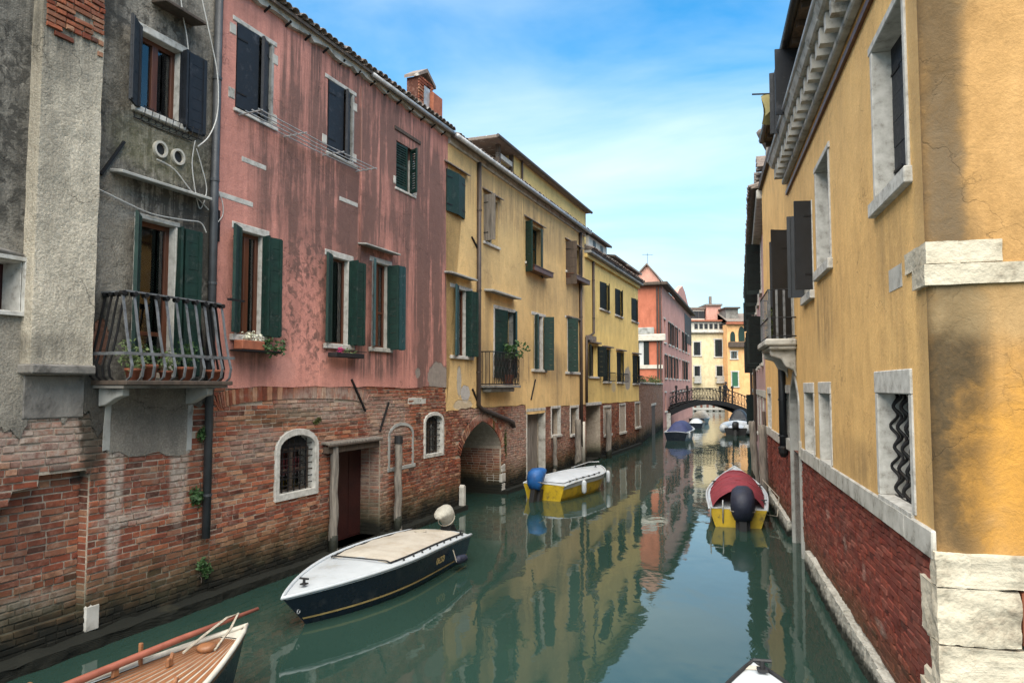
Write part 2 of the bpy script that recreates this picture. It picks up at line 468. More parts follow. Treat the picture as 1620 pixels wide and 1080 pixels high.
M['tarp_green'] = simple('dark_green_screen', (.006,.020,.020,1), (.005,.015,.015,1), .7, 3, .2)
M['coat'] = simple('dark_coat', (.012,.012,.014,1), (.009,.009,.010,1), .9, 5, .2)
M['skin'] = simple('skin', (.45,.26,.18,1), (.40,.22,.15,1), .6, 5, .05)
M['pink_petal'] = simple('pink_petals', (.45,.03,.14,1), (.35,.02,.10,1), .7, 9, .1)
M['white_petal'] = simple('white_petals', (.65,.64,.52,1), (.5,.5,.38,1), .7, 9, .1)
M['olive_cloth'] = simple('olive_yellow_cloth', (.19,.16,.06,1), (.13,.11,.045,1), .9, 4, .4, dist=.02)

def leaf_mat(name, a, b):
    T = NT(name); P = T.coord(); n = T.noise(P, 14, 3, .6)
    m = T.set(T.mix(T.rng(n, .35, .65), a, b), .6, spec=.3)
    return m
M['leaf'] = leaf_mat('weed_leaves', (.045,.095,.028,1), (.020,.050,.016,1))
M['leaf_pale'] = leaf_mat('succulent_leaves', (.17,.21,.085,1), (.08,.12,.045,1))
M['moss'] = leaf_mat('moss', (.075,.085,.018,1), (.030,.040,.012,1))

def glass_mat():
    T = NT('window_glass'); t = T.t
    tr = T.n('ShaderNodeBsdfTransparent'); tr.inputs[0].default_value = (.62,.66,.66,1)
    gl = T.n('ShaderNodeBsdfGlossy'); gl.inputs['Roughness'].default_value = .04
    fr = T.n('ShaderNodeFresnel'); fr.inputs['IOR'].default_value = 1.55
    n = T.noise(T.coord(), 1.4, 2, .5); bp = T.n('ShaderNodeBump'); bp.inputs['Strength'].default_value = .15; bp.inputs['Distance'].default_value = .03
    T.link(n, bp.inputs['Height']); T.link(bp.outputs[0], gl.inputs['Normal'])
    mx = T.n('ShaderNodeMixShader'); T.link(T.math('ADD', fr.outputs[0], .06), mx.inputs[0]); T.link(tr.outputs[0], mx.inputs[1]); T.link(gl.outputs[0], mx.inputs[2])
    T.link(mx.outputs[0], T.out.inputs['Surface']); return T.m
M['glass'] = glass_mat()

def water_mat():
    T = NT('canal_water'); P = T.coord()
    q = T.sep(P)
    w1 = T.noise(T.scale(P, (.55, .30, 1)), 1.0, 3, .5, .3)
    w2 = T.noise(T.scale(P, (1.9, 1.1, 1)), 1.0, 3, .5, .6)
    w3 = T.noise(T.scale(P, (5.5, 3.5, 1)), 1.0, 2, .5, .2)
    amp = T.rng(q[1], 22, 55, .62, 1.7)                       # the far reach is more ruffled
    h = T.math('ADD', T.math('MULTIPLY', w1, .9), T.math('ADD', T.math('MULTIPLY', w2, .22), T.math('MULTIPLY', w3, .07)))
    bp = T.n('ShaderNodeBump'); bp.inputs['Distance'].default_value = .055
    T.link(T.math('MULTIPLY', amp, .42), bp.inputs['Strength']); T.link(h, bp.inputs['Height'])
    T.link(bp.outputs[0], T.b.inputs['Normal'])
    n = T.noise(P, .25, 4, .5)
    c = T.mix(T.rng(n, .35, .65), (.015, .035, .028, 1), (.020, .043, .034, 1))
    T.b.inputs['IOR'].default_value = 1.42
    return T.set(c, .03, 0.0, .5)
M['water'] = water_mat()
# ------------------------------------------------------------------ pieces of facades
def brick_template(rnd):
    vs = []
    for y, ix, iz in ((.022, 0, 0), (-.006, .002, .01), (-.013, .016, .07)):
        for sx, sz in ((-1,-1),(1,-1),(1,1),(-1,1)):
            jx = rnd.uniform(-.022,.022); jz = rnd.uniform(-.075,.075)
            vs.append((sx*(.5-ix)+jx, y + (rnd.uniform(-.004,.004) if y < 0 else 0), sz*(.5-iz)+jz))
    fs = [(8,9,10,11)]
    for r in (0, 4):
        for k in range(4):
            k2 = (k+1) % 4; fs.append((r+k, r+k2, r+4+k2, r+4+k))
    return vs, fs
_rb = random.Random(5)
BRICK_T = [brick_template(_rb) for _ in range(16)]
def rough(o, strength=.03, size=.25, levels=3):
    """hewn, uneven faces"""
    if 'clouds%g' % size not in bpy.data.textures:
        t = bpy.data.textures.new('clouds%g' % size, 'CLOUDS'); t.noise_scale = size; t.noise_depth = 4
    for m in list(o.modifiers): o.modifiers.remove(m)
    sd = o.modifiers.new('sub', 'SUBSURF'); sd.subdivision_type = 'SIMPLE'; sd.levels = sd.render_levels = levels
    d = o.modifiers.new('rough', 'DISPLACE'); d.texture = bpy.data.textures['clouds%g' % size]; d.strength = strength; d.mid_level = .5; d.texture_coords = 'GLOBAL'
    return o
def course_bricks(x0, x1, z0, z1, holes=(), y=0.0, L=.25, H=.060, J=.013, keep=None, rnd=random):
    """courses of bricks in a rectangle, cut round the openings"""
    out = []; row = 0; z = z0
    while z < z1:
        h = H + rnd.uniform(-.006, .006); zm = z + h/2
        spans = [(x0, x1)]
        for poly in holes:
            xs = []
            n = len(poly)
            for i in range(n):
                a, b = poly[i], poly[(i+1) % n]
                if (a[1] > zm) != (b[1] > zm): xs.append(a[0] + (zm-a[1])/(b[1]-a[1])*(b[0]-a[0]))
            xs.sort()
            for k in range(0, len(xs)-1, 2):
                c, d = xs[k], xs[k+1]; ns = []
                for s, e in spans:
                    if d <= s or c >= e: ns.append((s, e))
                    else:
                        if c - s > .03: ns.append((s, c))
                        if e - d > .03: ns.append((d, e))
                spans = ns
        for s, e in spans:
            x = s; first = True
            while x < e - .02:
                w = (L if rnd.random() < .68 else L*.48) * rnd.uniform(.86, 1.12)
                if first and row % 2: w *= .5
                first = False
                if e - (x + w) < .07: w = e - x
                if keep is None or keep(x + w/2, zm):
                    out.append((x + w/2, y + rnd.uniform(-.009, .009), zm, max(.03, w - J), h*rnd.uniform(.90,1.03), rnd.uniform(-.022, .022)))
                x += w
        z += h + J; row += 1
    return out
def arch_bricks(x0, x1, zs, rise, depth, n, pointed=0.0, y=-.004, a0=.04, a1=.96):
    """one ring of bricks set on end round an arched head"""
    out = []; c = (x0+x1)/2; h = (x1-x0)/2
    def pt(a):
        s = math.sin(a)
        if pointed: s = s*(1-pointed) + (1-abs(math.cos(a)))**0.9*pointed
        return Vector((c + h*math.cos(a), zs + rise*s))
    for i in range(n):
        a = PI*(a0 + (a1-a0)*(i+.5)/n); p = pt(a); t = pt(a+.02)-pt(a-.02); t.normalize()
        nrm = Vector((t.y, -t.x))
        w = (pt(PI*(a0+(a1-a0)*(i+1)/n))-pt(PI*(a0+(a1-a0)*i/n))).length
        q = p + nrm*(depth/2+.01)
        ang = math.atan2(nrm.y, nrm.x)
        out.append((q.x, y, q.y, depth, max(.03, w-.012), -ang))
    return out
def lay_bricks(root, fr, bricks, mat, parent, nmax=300, name='brick', seed=3):
    """the nmax largest in view as objects of their own, the rest as one part"""
    rnd = random.Random(seed)
    meshes = []
    for vs, fs in BRICK_T:
        b = MB(); b.add(vs, fs); b.tint = [rnd.random()]*len(vs); meshes.append(b.mesh(name, mat))
    o = fr.Mi @ Vector((0,0,CAM_H)); sc = []
    for i, k in enumerate(bricks):
        p = Vector((k[0], k[1], k[2])); pr = project(fr.M @ p); d = o - p
        vis = pr is not None and -5 < pr[0] < 1625 and -5 < pr[1] < 1085
        sc.append((k[3]*k[4]*abs(d.y)/d.length**3 if vis else 0, i))
    sc.sort(reverse=True)
    chosen = set(i for s, i in sc[:nmax] if s > 0)
    rest = MB()
    for i, (x, y, z, w, h, a) in enumerate(bricks):
        if i in chosen:
            share(name, rnd.choice(meshes), parent, (x, y, z), (0, a, 0), (w, 1, h))
        else:
            vs, fs = rnd.choice(BRICK_T); ca, sa = math.cos(a), math.sin(a); tn = rnd.random()
            rest.add([(x + p[0]*w*ca + p[2]*h*sa, y + p[1], z - p[0]*w*sa + p[2]*h*ca) for p in vs], fs)
            rest.tint += [tn]*len(vs)
    if rest.v: rest.build('brickwork', mat, parent, kind='stuff')

BOARD = {}
def board_mesh(mat):
    if mat.name not in BOARD:
        b = MB(); b.box(0, 1, -.5, .5, .012, .988); BOARD[mat.name] = b.mesh('board', mat)
    return BOARD[mat.name]
def shutter(root, hx, z0, z1, w, open_deg, side, mat, y=-.06, boards=8, hinge_mat=None, th=.038):
    """a leaf of horizontal boards on two battens hung at hx; side -1 hangs on the left jamb, +1 on the right"""
    rz = -math.radians(open_deg) if side < 0 else PI + math.radians(open_deg)
    b = MB()
    s = -1 if side < 0 else 1
    for f in (.10, .90): b.box(w*f-.03, w*f+.03, *sorted((-s*.0, -s*(.5*th+.014))), z0+.02, z1-.02)
    o = b.build('shutter', mat, root, loc=(hx, y, 0), rz=rz+random.uniform(-.06,.06)); o.rotation_euler[1] = random.uniform(-.008,.008)/max(1, z0*.3)
    h = (z1-z0)/boards
    for k in range(boards):
        share('board', board_mesh(mat), o, (0, random.uniform(-.002,.002), z0+k*h), scale=(w*random.uniform(.985,1.0), th*.8, h))
    for zz in (z0+.18*(z1-z0), z1-.18*(z1-z0)):
        MB().box(-.01, w*.45, *sorted((s*.018, s*.024)), zz-.014, zz+.014).build('hinge', M['iron'], o)
    return o
def slat_shutter(root, hx, z0, z1, w, open_deg, side, mat, y=-.06, n=14):
    rz = -math.radians(open_deg) if side < 0 else PI + math.radians(open_deg)
    b = MB()
    for xx in (0, w-.05): b.box(xx, xx+.05, -.018, .018, z0, z1)
    for zz in (z0, (z0+z1)/2-.03, z1-.06): b.box(.05, w-.05, -.017, .017, zz, zz+.06)
    o = b.build('shutter', mat, root, loc=(hx, y, 0), rz=rz)
    h = (z1-z0-.12)/n
    for k in range(n):
        c = z0+.06+h*(k+.5)
        MB().add([(.05,-.016,c-h*.4),(w-.05,-.016,c-h*.4),(w-.05,.014,c+h*.5),(.05,.014,c+h*.5),
                  (.05,-.012,c-h*.4-.006),(w-.05,-.012,c-h*.4-.006),(w-.05,.018,c+h*.5-.006),(.05,.018,c+h*.5-.006)],
                 [(0,1,2,3),(7,6,5,4),(0,4,5,1),(2,6,7,3)]).build('slat', mat, o)
    return o
def window(root, x0, x1, z0, z1, y=.16, mat=None, mull=1, transom=(), curtain=None, fw=.055, glass=True, name='window'):
    """wooden casement set back in the opening: frame, panes and what hangs behind them"""
    mat = mat or M['wood_brown']; b = MB()
    b.box(x0, x1, y, y+.06, z1-fw, z1); b.box(x0, x1, y, y+.06, z0, z0+fw)
    b.box(x0, x0+fw, y, y+.06, z0+fw, z1-fw); b.box(x1-fw, x1, y, y+.06, z0+fw, z1-fw)
    xs = [x0+fw*.5] + [x0+(x1-x0)*(i+1)/(mull+1) for i in range(mull)] + [x1-fw*.5]
    for xm in xs[1:-1]: b.box(xm-fw*.7, xm+fw*.7, y-.012, y+.05, z0+fw, z1-fw)
    zs = [z0+fw*.5] + [z0+(z1-z0)*t for t in transom] + [z1-fw*.5]
    for zm in zs[1:-1]: b.box(x0+fw, x1-fw, y+.004, y+.052, zm-fw*.35, zm+fw*.35)
    o = b.build(name, mat, root, bevel=.004)
    for i in range(len(xs)-1):
        for j in range(len(zs)-1):
            MB().box(xs[i]+.01, xs[i+1]-.01, y+.028, y+.034, zs[j]+.01, zs[j+1]-.01).build('pane', M['glass'], o)
    if curtain:
        c0, c1, cz = curtain
        xa, xb = x0+(x1-x0)*c0, x0+(x1-x0)*c1; zb = z0+(z1-z0)*cz
        n = max(6, int((xb-xa)/.05))
        def fn(u, v): return (xa+(xb-xa)*u, y+.14+.022*math.sin(u*n*2.1)+.008*math.sin(u*n*5), zb+(z1-zb)*v)
        MB().grid(fn, n*3, 1).build('curtain', M['curtain'], o, smooth=True)
    return o
def stone_frame(root, x0, x1, z0, z1, w=.09, y=-.02, depth=.2, lintel=.12, sill=.08, mat=None, parts='lrts', sill_out=.06, over=.06):
    """stone surround round an opening x0..x1, z0..z1"""
    mat = mat or M['stone_clean']
    if 'l' in parts: MB().box(x0-w, x0+.012, y, y+depth, z0+.013, z1-.013).build('jamb', mat, root, bevel=.008)
    if 'r' in parts: MB().box(x1-.012, x1+w, y, y+depth, z0+.013, z1-.013).build('jamb', mat, root, bevel=.008)
    if 't' in parts: MB().box(x0-w-over, x1+w+over, y-.006, y+depth, z1-.012, z1+lintel).build('lintel', mat, root, bevel=.010)
    if 's' in parts: MB().box(x0-w-over, x1+w+over, y-sill_out, y+depth, z0-sill, z0+.012).build('sill', mat, root, bevel=.010)
def grille(root, poly_top, x0, x1, z0, z1, nx, nz, y=.06, r=.012, mat=None):
    """flat iron grille: every bar a piece of its own"""
    mat = mat or M['iron']; g = MB().box(x0, x1, y-.004, y+.004, z0-.008, z0+.008).build('grille', mat, root)
    for i in range(nx):
        x = x0+(x1-x0)*(i+1)/(nx+1); MB().box(x-r, x+r, y-r, y+r, z0, poly_top(x)).build('bar', mat, g)
    for j in range(nz):
        z = z0+(z1-z0)*(j+1)/(nz+1); MB().box(x0, x1, y-r*2.1, y-r*1.02, z-r*.9, z+r*.9).build('bar', mat, g)
    return g
def canopy(root, x0, x1, z, out=.3, th=.05, mat=None, drop=.05, name='canopy'):
    mat = mat or M['stone_grey']
    b = MB().add([(x0,-out,z-drop),(x1,-out,z-drop),(x1,.05,z),(x0,.05,z),(x0,-out,z-drop+th),(x1,-out,z-drop+th),(x1,.05,z+th),(x0,.05,z+th)],
        [(0,3,2,1),(4,5,6,7),(0,1,5,4),(1,2,6,5),(2,3,7,6),(3,0,4,7)])
    return b.build(name, mat, root, bevel=.008)
def downpipe(root, pts, r, mat, brackets=3, name='downpipe'):
    o = MB().tube(pts, r, 12).build(name, mat, root, smooth=True)
    a, b = Vector(pts[0]), Vector(pts[1]) if len(pts) == 2 else Vector(pts[-1])
    p0, p1 = Vector(pts[0]), Vector(pts[1])
    for k in range(brackets):
        c = p0.lerp(p1, (k+.6)/brackets)
        MB().tube([(c.x,c.y,c.z-.02),(c.x,c.y,c.z+.02)], r*1.18, 12).build('bracket', mat, o)
    return o
def roof_tile_mesh():
    b = MB(); n = 7; L = .42
    for y, r in ((0, .105), (L, .085)):
        for k in range(n+1):
            a = PI*k/n; b.v.append((r*math.cos(a), y, r*math.sin(a)*.75))
        for k in range(n+1):
            a = PI*k/n; b.v.append(((r-.016)*math.cos(a), y, (r-.016)*math.sin(a)*.75))
    m = n+1
    for k in range(n):
        b.f += [(k, 2*m+k, 2*m+k+1, k+1), (m+k+1, 3*m+k+1, 3*m+k, m+k), (k, k+1, m+k+1, m+k)]
    return b.mesh('roof_tile', M['tile'], True)
TILE = roof_tile_mesh()
def roof(root, x0, x1, z, out=.32, run=4.2, rise=1.5, depth=8.4, tiles=True, step=.205, mat=None):
    """low pitched tiled roof with its eaves row of clay tiles"""
    s = rise/(run+out)
    b = MB()
    y0, y1, y2 = -out, run, depth
    zz = z
    prof = [(y0, zz), (y1, zz+rise), (y2, zz), (y2, zz-.06), (y1, zz+rise-.06), (y0, zz-.06)]
    vs = [(x0, p[0], p[1]) for p in prof] + [(x1, p[0], p[1]) for p in prof]; n = 6
    b.add(vs, [(i, (i+1)%n, n+(i+1)%n, n+i) for i in range(n)] + [(5,2,1,0),(5,4,3,2),(6,7,8,11),(8,9,10,11)])
    o = b.build('roof', mat or M['tile'], root)
    if tiles:
        x = x0+.1; a = math.atan(s)
        while x < x1-.05:
            for q in range(2):
                y = y0-.07+q*.36
                t = share('roof_tile', TILE, o, (x+random.uniform(-.015,.015), y+random.uniform(-.03,.02), z+.012+(y-y0)*s+.02*q), (a+random.uniform(-.02,.05), 0, random.uniform(-.06,.06)))
            x += step
    return o
def shell(root, x0, x1, ztop, depth, mat, y=.06, gable=1.5, run=4.2):
    """the other walls of the house behind its canal front"""
    b = MB(); q = [(y, -.4), (depth-.1, -.4), (depth-.1, ztop-.08), (run, ztop+gable-.10), (y, ztop-.08)]
    for x in (x0, x1): b.v += [(x, p[0], p[1]) for p in q]
    n = len(q)
    b.f += [(4,3,2,1,0), (5,6,7,8,9), (1,2,n+2,n+1)]
    b.v += [(x0, y+.02, -.35), (x1, y+.02, -.35)]
    return b.build('rear_walls', mat, root)
def leaves(b, c, r, n, size, rnd=random, flat=.35, squash=(1,1,1)):
    """a clump of small leaves round c"""
    for _ in range(n):
        d = Vector((rnd.gauss(0,1), rnd.gauss(0,1), rnd.gauss(0,1))); d.normalize()
        p = Vector(c) + Vector((d.x*squash[0], d.y*squash[1], d.z*squash[2]))*r*rnd.uniform(.25, 1.0)
        s = size*rnd.uniform(.6, 1.3)
        u = Vector((rnd.uniform(-1,1), rnd.uniform(-1,1), rnd.uniform(-.6,.9))); u.normalize()
        v = u.cross(Vector((rnd.uniform(-1,1), rnd.uniform(-1,1), rnd.uniform(-1,1)))); v.normalize(); w = u.cross(v)
        b.add([p-u*s*.5, p+v*s*.32+w*s*.08, p+u*s*.6, p-v*s*.32+w*s*.08], [(0,1,2,3)])
def weed(name, label, cat, loc, r, n, size, mat='leaf', squash=(1,.55,1), group=None, stem=True, rz=0):
    o = thing(name, label, cat, loc, rz, group)
    b = MB(); k = max(2, int(r/.09))
    for _ in range(k):
        leaves(b, (random.uniform(-.6,.6)*r*squash[0], -abs(random.uniform(0,.4))*r*squash[1], random.uniform(-.6,.6)*r*squash[2]), r*.62, n//k, size, squash=squash)
    b.build('leaves', M[mat], o, kind='stuff')
    if stem:
        s = MB()
        for _ in range(5):
            a = Vector((random.uniform(-.1,.1)*r, .02, -.2*r)); e = Vector((random.uniform(-.7,.7)*r*squash[0], -random.uniform(.1,.5)*r, random.uniform(-.7,.7)*r*squash[2]))
            s.tube([a, (a+e)/2+Vector((0,-.1*r,.1*r)), e], .006, 4)
        s.build('stem', M['wood_dark'], o)
    return o
def flower_pot(fr, x, y, z, r, h, label, plant='leaf_pale', n=110, size=.045, pr=None, group='flower pots on the iron balcony', tray=False):
    loc = fr.M @ Vector((x, y, z))
    o = thing('flower_pot', label, 'flower pot', loc, fr.rz, group)
    b = MB()
    if tray: b.box(-r*1.9, r*1.9, -r*.75, r*.75, 0, h*.82); b.box(-r*2.0, r*2.0, -r*.85, r*.85, h*.82, h)
    else: b.lathe([(r*.68,0),(r*.92,h*.78),(r*1.06,h*.78),(r*1.08,h),(r*.9,h),(r*.85,h*.9)], 14)
    b.build('pot', M['terracotta'], o, smooth=not tray)
    if plant:
        p = MB(); pr = pr or r*1.3
        for _ in range(6): leaves(p, (random.uniform(-.7,.7)*r, random.uniform(-.5,.3)*r, h+pr*.5+random.uniform(-.2,.3)*pr), pr*.6, n//6, size)
        p.build('plant', M[plant], o, kind='stuff')
    return o
# ------------------------------------------------------------------ the left bank
YAW_L = math.atan((1268-810)/F_PX*math.cos(PITCH)); YAW_R = math.atan((1113-810)/F_PX*math.cos(PITCH))
dL = (math.sin(YAW_L), math.cos(YAW_L)); dR = (math.sin(YAW_R), math.cos(YAW_R))
FL = Frame(on_water(722, 807)[:2], dL)
S_AB, S_BC, S_CD, S_DE = -8.89, -0.68, 12.60, 23.85
LEFT_BRICK = [(.070,.026,.018,1), (.25,.066,.034,1), (.16,.046,.029,1), (.34,.105,.052,1), (.21,.092,.056,1), (.40,.20,.115,1)]
MORTAR = [(.47,.40,.32,1), (.30,.245,.195,1)]

# ---- the grey house at the left edge
FA = FL.shifted(-11.0)
house_a = thing('grey_house', 'weathered grey rendered house with chimney breast and belly-railed balcony, nearest on the left bank', 'house', FA.P, FA.rz)
AX0, AX1, AZ = -5.0, S_AB+11.0-.01, 11.8
ax = lambda px, py, y=0: FA.xz(px, py, y)
PA = plaster('grey_render', house_a, (.36,.325,.275,1), (.165,.152,.13,1), (.022,.021,.019,1),
    [('drip', 1.0, 7.4, 1.5, .9, .7), ('drip', 1.0, 5.9, 1.3, .7, .8), ('mottle', .6, 6.2, 1.6, 3.4, .75), ('mottle', -1.8, 5.5, 1.0, 2.5, .7), ('stain', -1.4, 8.8, 1.0, 4.0, 1.0), ('stain', -.02, 7.5, .22, 6.0, 1.0), ('stain', .9, 8.4, 1.6, .9, .55), ('stain', 1.5, 5.7, 1.3, .7, .7), ('stain', 1.95, 4.2, .25, 2.0, .8), ('stain', -.02, 3.2, .15, 1.2, 1.3),
     ('soft', -1.6, 3.9, 1.3, 1.1, .6, (.40,.36,.295,1)), ('soft', .95, 6.75, .8, .45, .35, (.24,.225,.10,1)), ('soft', .2, 5.3, .35, .9, .6, (.40,.36,.30,1)), ('soft', 1.0, 7.6, 1.2, .6, .45, (.37,.335,.28,1)), ('patch', .05, 3.9, .13, .3, .7, (.30,.12,.07,1)), ('soft', .9, 2.9, .65, .5, .5, (.20,.175,.15,1))], streak=.55, bump=1.3, grain=1.8)
PBREAST = plaster('pale_breast_render', house_a, (.60,.53,.42,1), (.43,.38,.30,1), (.05,.047,.04,1),
    [('drip', -.7, 8.6, .9, 1.3, .8), ('stain', -.7, 8.8, .9, 1.6, .75), ('stain', -.9, 7.0, .25, 1.6, .5), ('stain', -.6, 3.75, 1.0, .18, .9)], streak=.32, bump=1.2, grain=1.8)
niche = [ax(-200,800)[0], ax(138,850)[0]]
nx0, nx1 = niche
nz_top = FA.z(130, 744)
NICHE = [(nx0,.40),(nx1,.40),(nx1,nz_top-.05),(nx1-.07,nz_top),(FA.x(62,750),nz_top),(FA.x(60,760),nz_top-.13),(FA.x(20,775),nz_top-.15),(FA.x(12,790),nz_top-.30),(nx0,nz_top-.30)]
BA = brick_mat('old_brick_grey_house', house_a, LEFT_BRICK, whites=[(-.55,2.75,.85,.45,.65), (-1.9,2.9,.7,.25,.5), (.35,2.1,.14,1.3,.85), (1.45,2.2,.18,.9,.8), (.75,1.5,.7,.10,.6), (-.9,.62,.9,.18,.6)],
    darks=[(.0,3.0,.2,1.0,.85,(.03,.03,.022,1)), (-1.5,1.4,1.2,.7,.35,(.06,.03,.022,1))])
MA = brick_mat('old_mortar_grey_house', house_a, MORTAR, mortar=True, gen_white=.3, darks=[(.0,3.0,.2,1.0,.8,(.04,.04,.03,1)), (-1.5,1.4,1.2,.7,.5,(.07,.05,.04,1))])
win_ca = FA.rect(217, 285, (217,46), (217,172))
door_ca = FA.rect(212, 274, (212,342), (300,598))
low = [(AX0,2.3), ax(-60,700), ax(0,672), ax(28,694), ax(48,650), ax(90,655), ax(100,668), ax(120,650), ax(140,652), ax(152,690), ax(164,660), ax(168,716), ax(232,719), ax(298,716), ax(303,640), (AX1, FA.z(337,640))]
low = jag(low, .05, 4)
def low_z(x):
    for a, b in zip(low, low[1:]):
        if a[0] <= x <= b[0] and b[0] > a[0]: return a[1]+(b[1]-a[1])*(x-a[0])/(b[0]-a[0])
    return 2.4
hole_w = rectpoly(*win_ca); hole_d = rectpoly(*door_ca)
small_sq = FA.rect(-60, 31, (31,414), (28,494))
MB().panel(low + [(AX1,AZ),(AX0,AZ)], [hole_w, hole_d, rectpoly(*small_sq)], -.03, .05, .34).build('plaster', PA, house_a)
MB().panel([(AX0,-.4),(AX1,-.4),(AX1,3.5),(AX0,3.5)], [NICHE], .002, .0, .21).build('mortar', MA, house_a)
bk = course_bricks(AX0, AX1, .02, 3.45, [NICHE], 0.0, .28, .069, .017, keep=lambda x, z: z < low_z(x)+.10 and x > -3.2)
bk += course_bricks(max(nx0, -3.2), nx1, .40, nz_top, [], .17, .28, .069, .018)
MB().box(nx0, nx1+.02, .172, .20, .38, nz_top+.05).build('mortar', MA, house_a)
# the chimney breast on the front with bare bricks at its top
y_b = -.22
cb0, cb1 = FA.x(53,450,y_b), FA.x(151,450,y_b)
cbz = FA.z(150,578,y_b)
b = MB(); b.box(cb0, cb1, y_b, .0, cbz, AZ); br = rough(b.build('chimney_breast', PBREAST, house_a), .05, .5, 6)
MB().box(cb0-.02, cb1+.02, y_b-.05, .0, cbz-.12, cbz).build('moulding', M['concrete'], br, bevel=.02)
MB().box(cb0+.05, cb1+.05, -.042, .0, 2.9, cbz-.125).build('moulding', M['concrete'], br, bevel=.03)
tb = [(x, y, z, w, h, a) for (x, y, z, w, h, a) in course_bricks(cb0+.02, cb1-.01, FA.z(100,72,y_b), 9.9, [], y_b-.012, .24, .058, .016) if random.random() < .35+1.2*(z-FA.z(100,72,y_b))]
bk += tb
RN = MB(); zz = .42
while zz < nz_top-.08:
    vs, fs = random.choice(BRICK_T); w_ = random.uniform(.15,.18)
    RN.add([(nx1+p[1]*.6, .02+w_/2-p[0]*w_, zz+.035+p[2]*.069) for p in vs], fs); RN.tint += [random.random()]*len(vs); zz += .086
RN.build('brickwork', BA, house_a, kind='stuff')
lay_bricks(house_a, FA, bk, BA, house_a, 300, seed=1)
# small white framed opening at the edge
x0, x1, z0, z1 = small_sq
w = MB(); w.box(x0, x1, .30, .31, z0, z1); w.build('shutter', M['door_red'], house_a)
b = MB(); b.box(x0-.05, x1+.035, -.09, -.0301, z1, z1+.05); b.box(x0-.05, x1+.035, -.09, -.0301, z0-.05, z0); b.box(x1, x1+.035, -.09, -.0301, z0, z1)
b.box(x1-.012, x1-.002, -.0301, .29, z0, z1); b.box(x0, x1, -.03, .29, z0+.002, z0+.012); b.box(x0, x1, -.03, .29, z1-.012, z1-.002)
b.build('window_frame', M['stone_clean'], house_a, bevel=.004)
MB().tube([(x1-.7,-.06,z1+.07),(x1-.3,-.07,z1+.085),(x1-.02,-.06,z1+.06)], .035, 6).build('mortar_lump', M['concrete'], house_a, smooth=True)
# upper window
x0, x1, z0, z1 = win_ca
stone_frame(house_a, x0, x1, z0, z1, .055, -.04, .15, .10, .07, over=.05)
window(house_a, x0, x1, z0, z1, .10, M['wood_brown'], 1, (), (.02,.18,.05), .075)
lamp = MB(); lamp.lathe([(.10,0),(.10,.30)], 16, (x0+.50,.45,z0+.32)); lamp.build('lamp_shade', M['cream_paint'], house_a, smooth=False)
shutter(house_a, x0-.02, z0-.03, z1+.03, .37, 148, -1, M['slate'], -.07, 8)
shutter(house_a, x1+.02, z0-.03, z1+.02, .15, 82, 1, M['slate'], -.02, 8)
shutter(house_a, x1+.07, z0-.05, z1+.02, .36, 176, 1, M['slate'], -.10, 7)
# wire flower rack
rk = thing('wire_rack', 'bent wire flower rack under the slate-shuttered window of the grey house', 'rack', FA.M @ Vector((x0, -.03, z0-.1)), FA.rz)
b = MB(); W = x1-x0+.22
for zz, yy in ((-.06,-.02),(-.06,-.20),(.07,-.21)): b.tube([(-.08,yy,zz),(W*.4,yy+.01,zz-.02),(W,yy,zz-.01)], .007, 5)
for k in range(9):
    xx = -.06+W*k/8; b.tube([(xx,-.0,.06),(xx,-.02,-.06),(xx+.01,-.11,-.09),(xx,-.20,-.06),(xx+.01,-.215,.08)], .006, 5)
b.build('wire', M['iron'], rk)
# vent rings
for px, py in ((249.5,237),(277.5,249)):
    cx, cz = ax(px, py); b = MB(); n = 24
    for r, y in ((.122,-.03),(.122,-.075),(.088,-.075),(.088,-.02)):
        for k in range(n): b.v.append((cx+r*math.cos(2*PI*k/n), y, cz+r*math.sin(2*PI*k/n)))
    for q in range(3):
        for k in range(n): b.f.append((q*n+k, q*n+(k+1)%n, (q+1)*n+(k+1)%n, (q+1)*n+k))
    v = b.build('vent', M['cream_paint'], house_a, smooth=False)
    b = MB(); b.v = [(cx+.09*math.cos(2*PI*k/n), -.034, cz+.09*math.sin(2*PI*k/n)) for k in range(n)]; b.f = [tuple(range(n))]; b.build('vent_hole', M['rubber'], v)
# canopy ledge, iron bar, balcony door
c0, c1 = FA.x(182,272,-.25), FA.x(328,315,-.25)
canopy(house_a, c0+.1, c1+.1, FA.z(182,266,-.25)+.02, .26, .045, M['stone_grey'])
a_, c_ = ax(150,275), ax(192,225)
MB().bar((a_[0]+.05,-.05,a_[1]),(c_[0],-.05,c_[1]), .035).build('iron_tie', M['iron'], house_a)
canopy(house_a, FA.x(262,0,-.3), FA.x(326,36,-.3), FA.z(326,40,-.3)+.03, .32, .05, M['wood_dark'], .04)
x0, x1, z0, z1 = door_ca
stone_frame(house_a, x0, x1, z0, z1, .06, -.035, .15, .06, .06, parts='lrt', over=0)
window(house_a, x0, x1, z0, z1, .10, M['wood_brown'], 0, (.28,), None, .085, name='balcony_door')
shutter(house_a, x0-.01, z0+.02, z1+.02, .34, 140, -1, M['green'], -.07, 11)
shutter(house_a, x1+.03, z0+.02, z1-.01, .17, 80, 1, M['green'], -.03, 11)
shutter(house_a, x1+.09, z0+.02, z1-.02, .30, 172, 1, M['green'], -.11, 11)
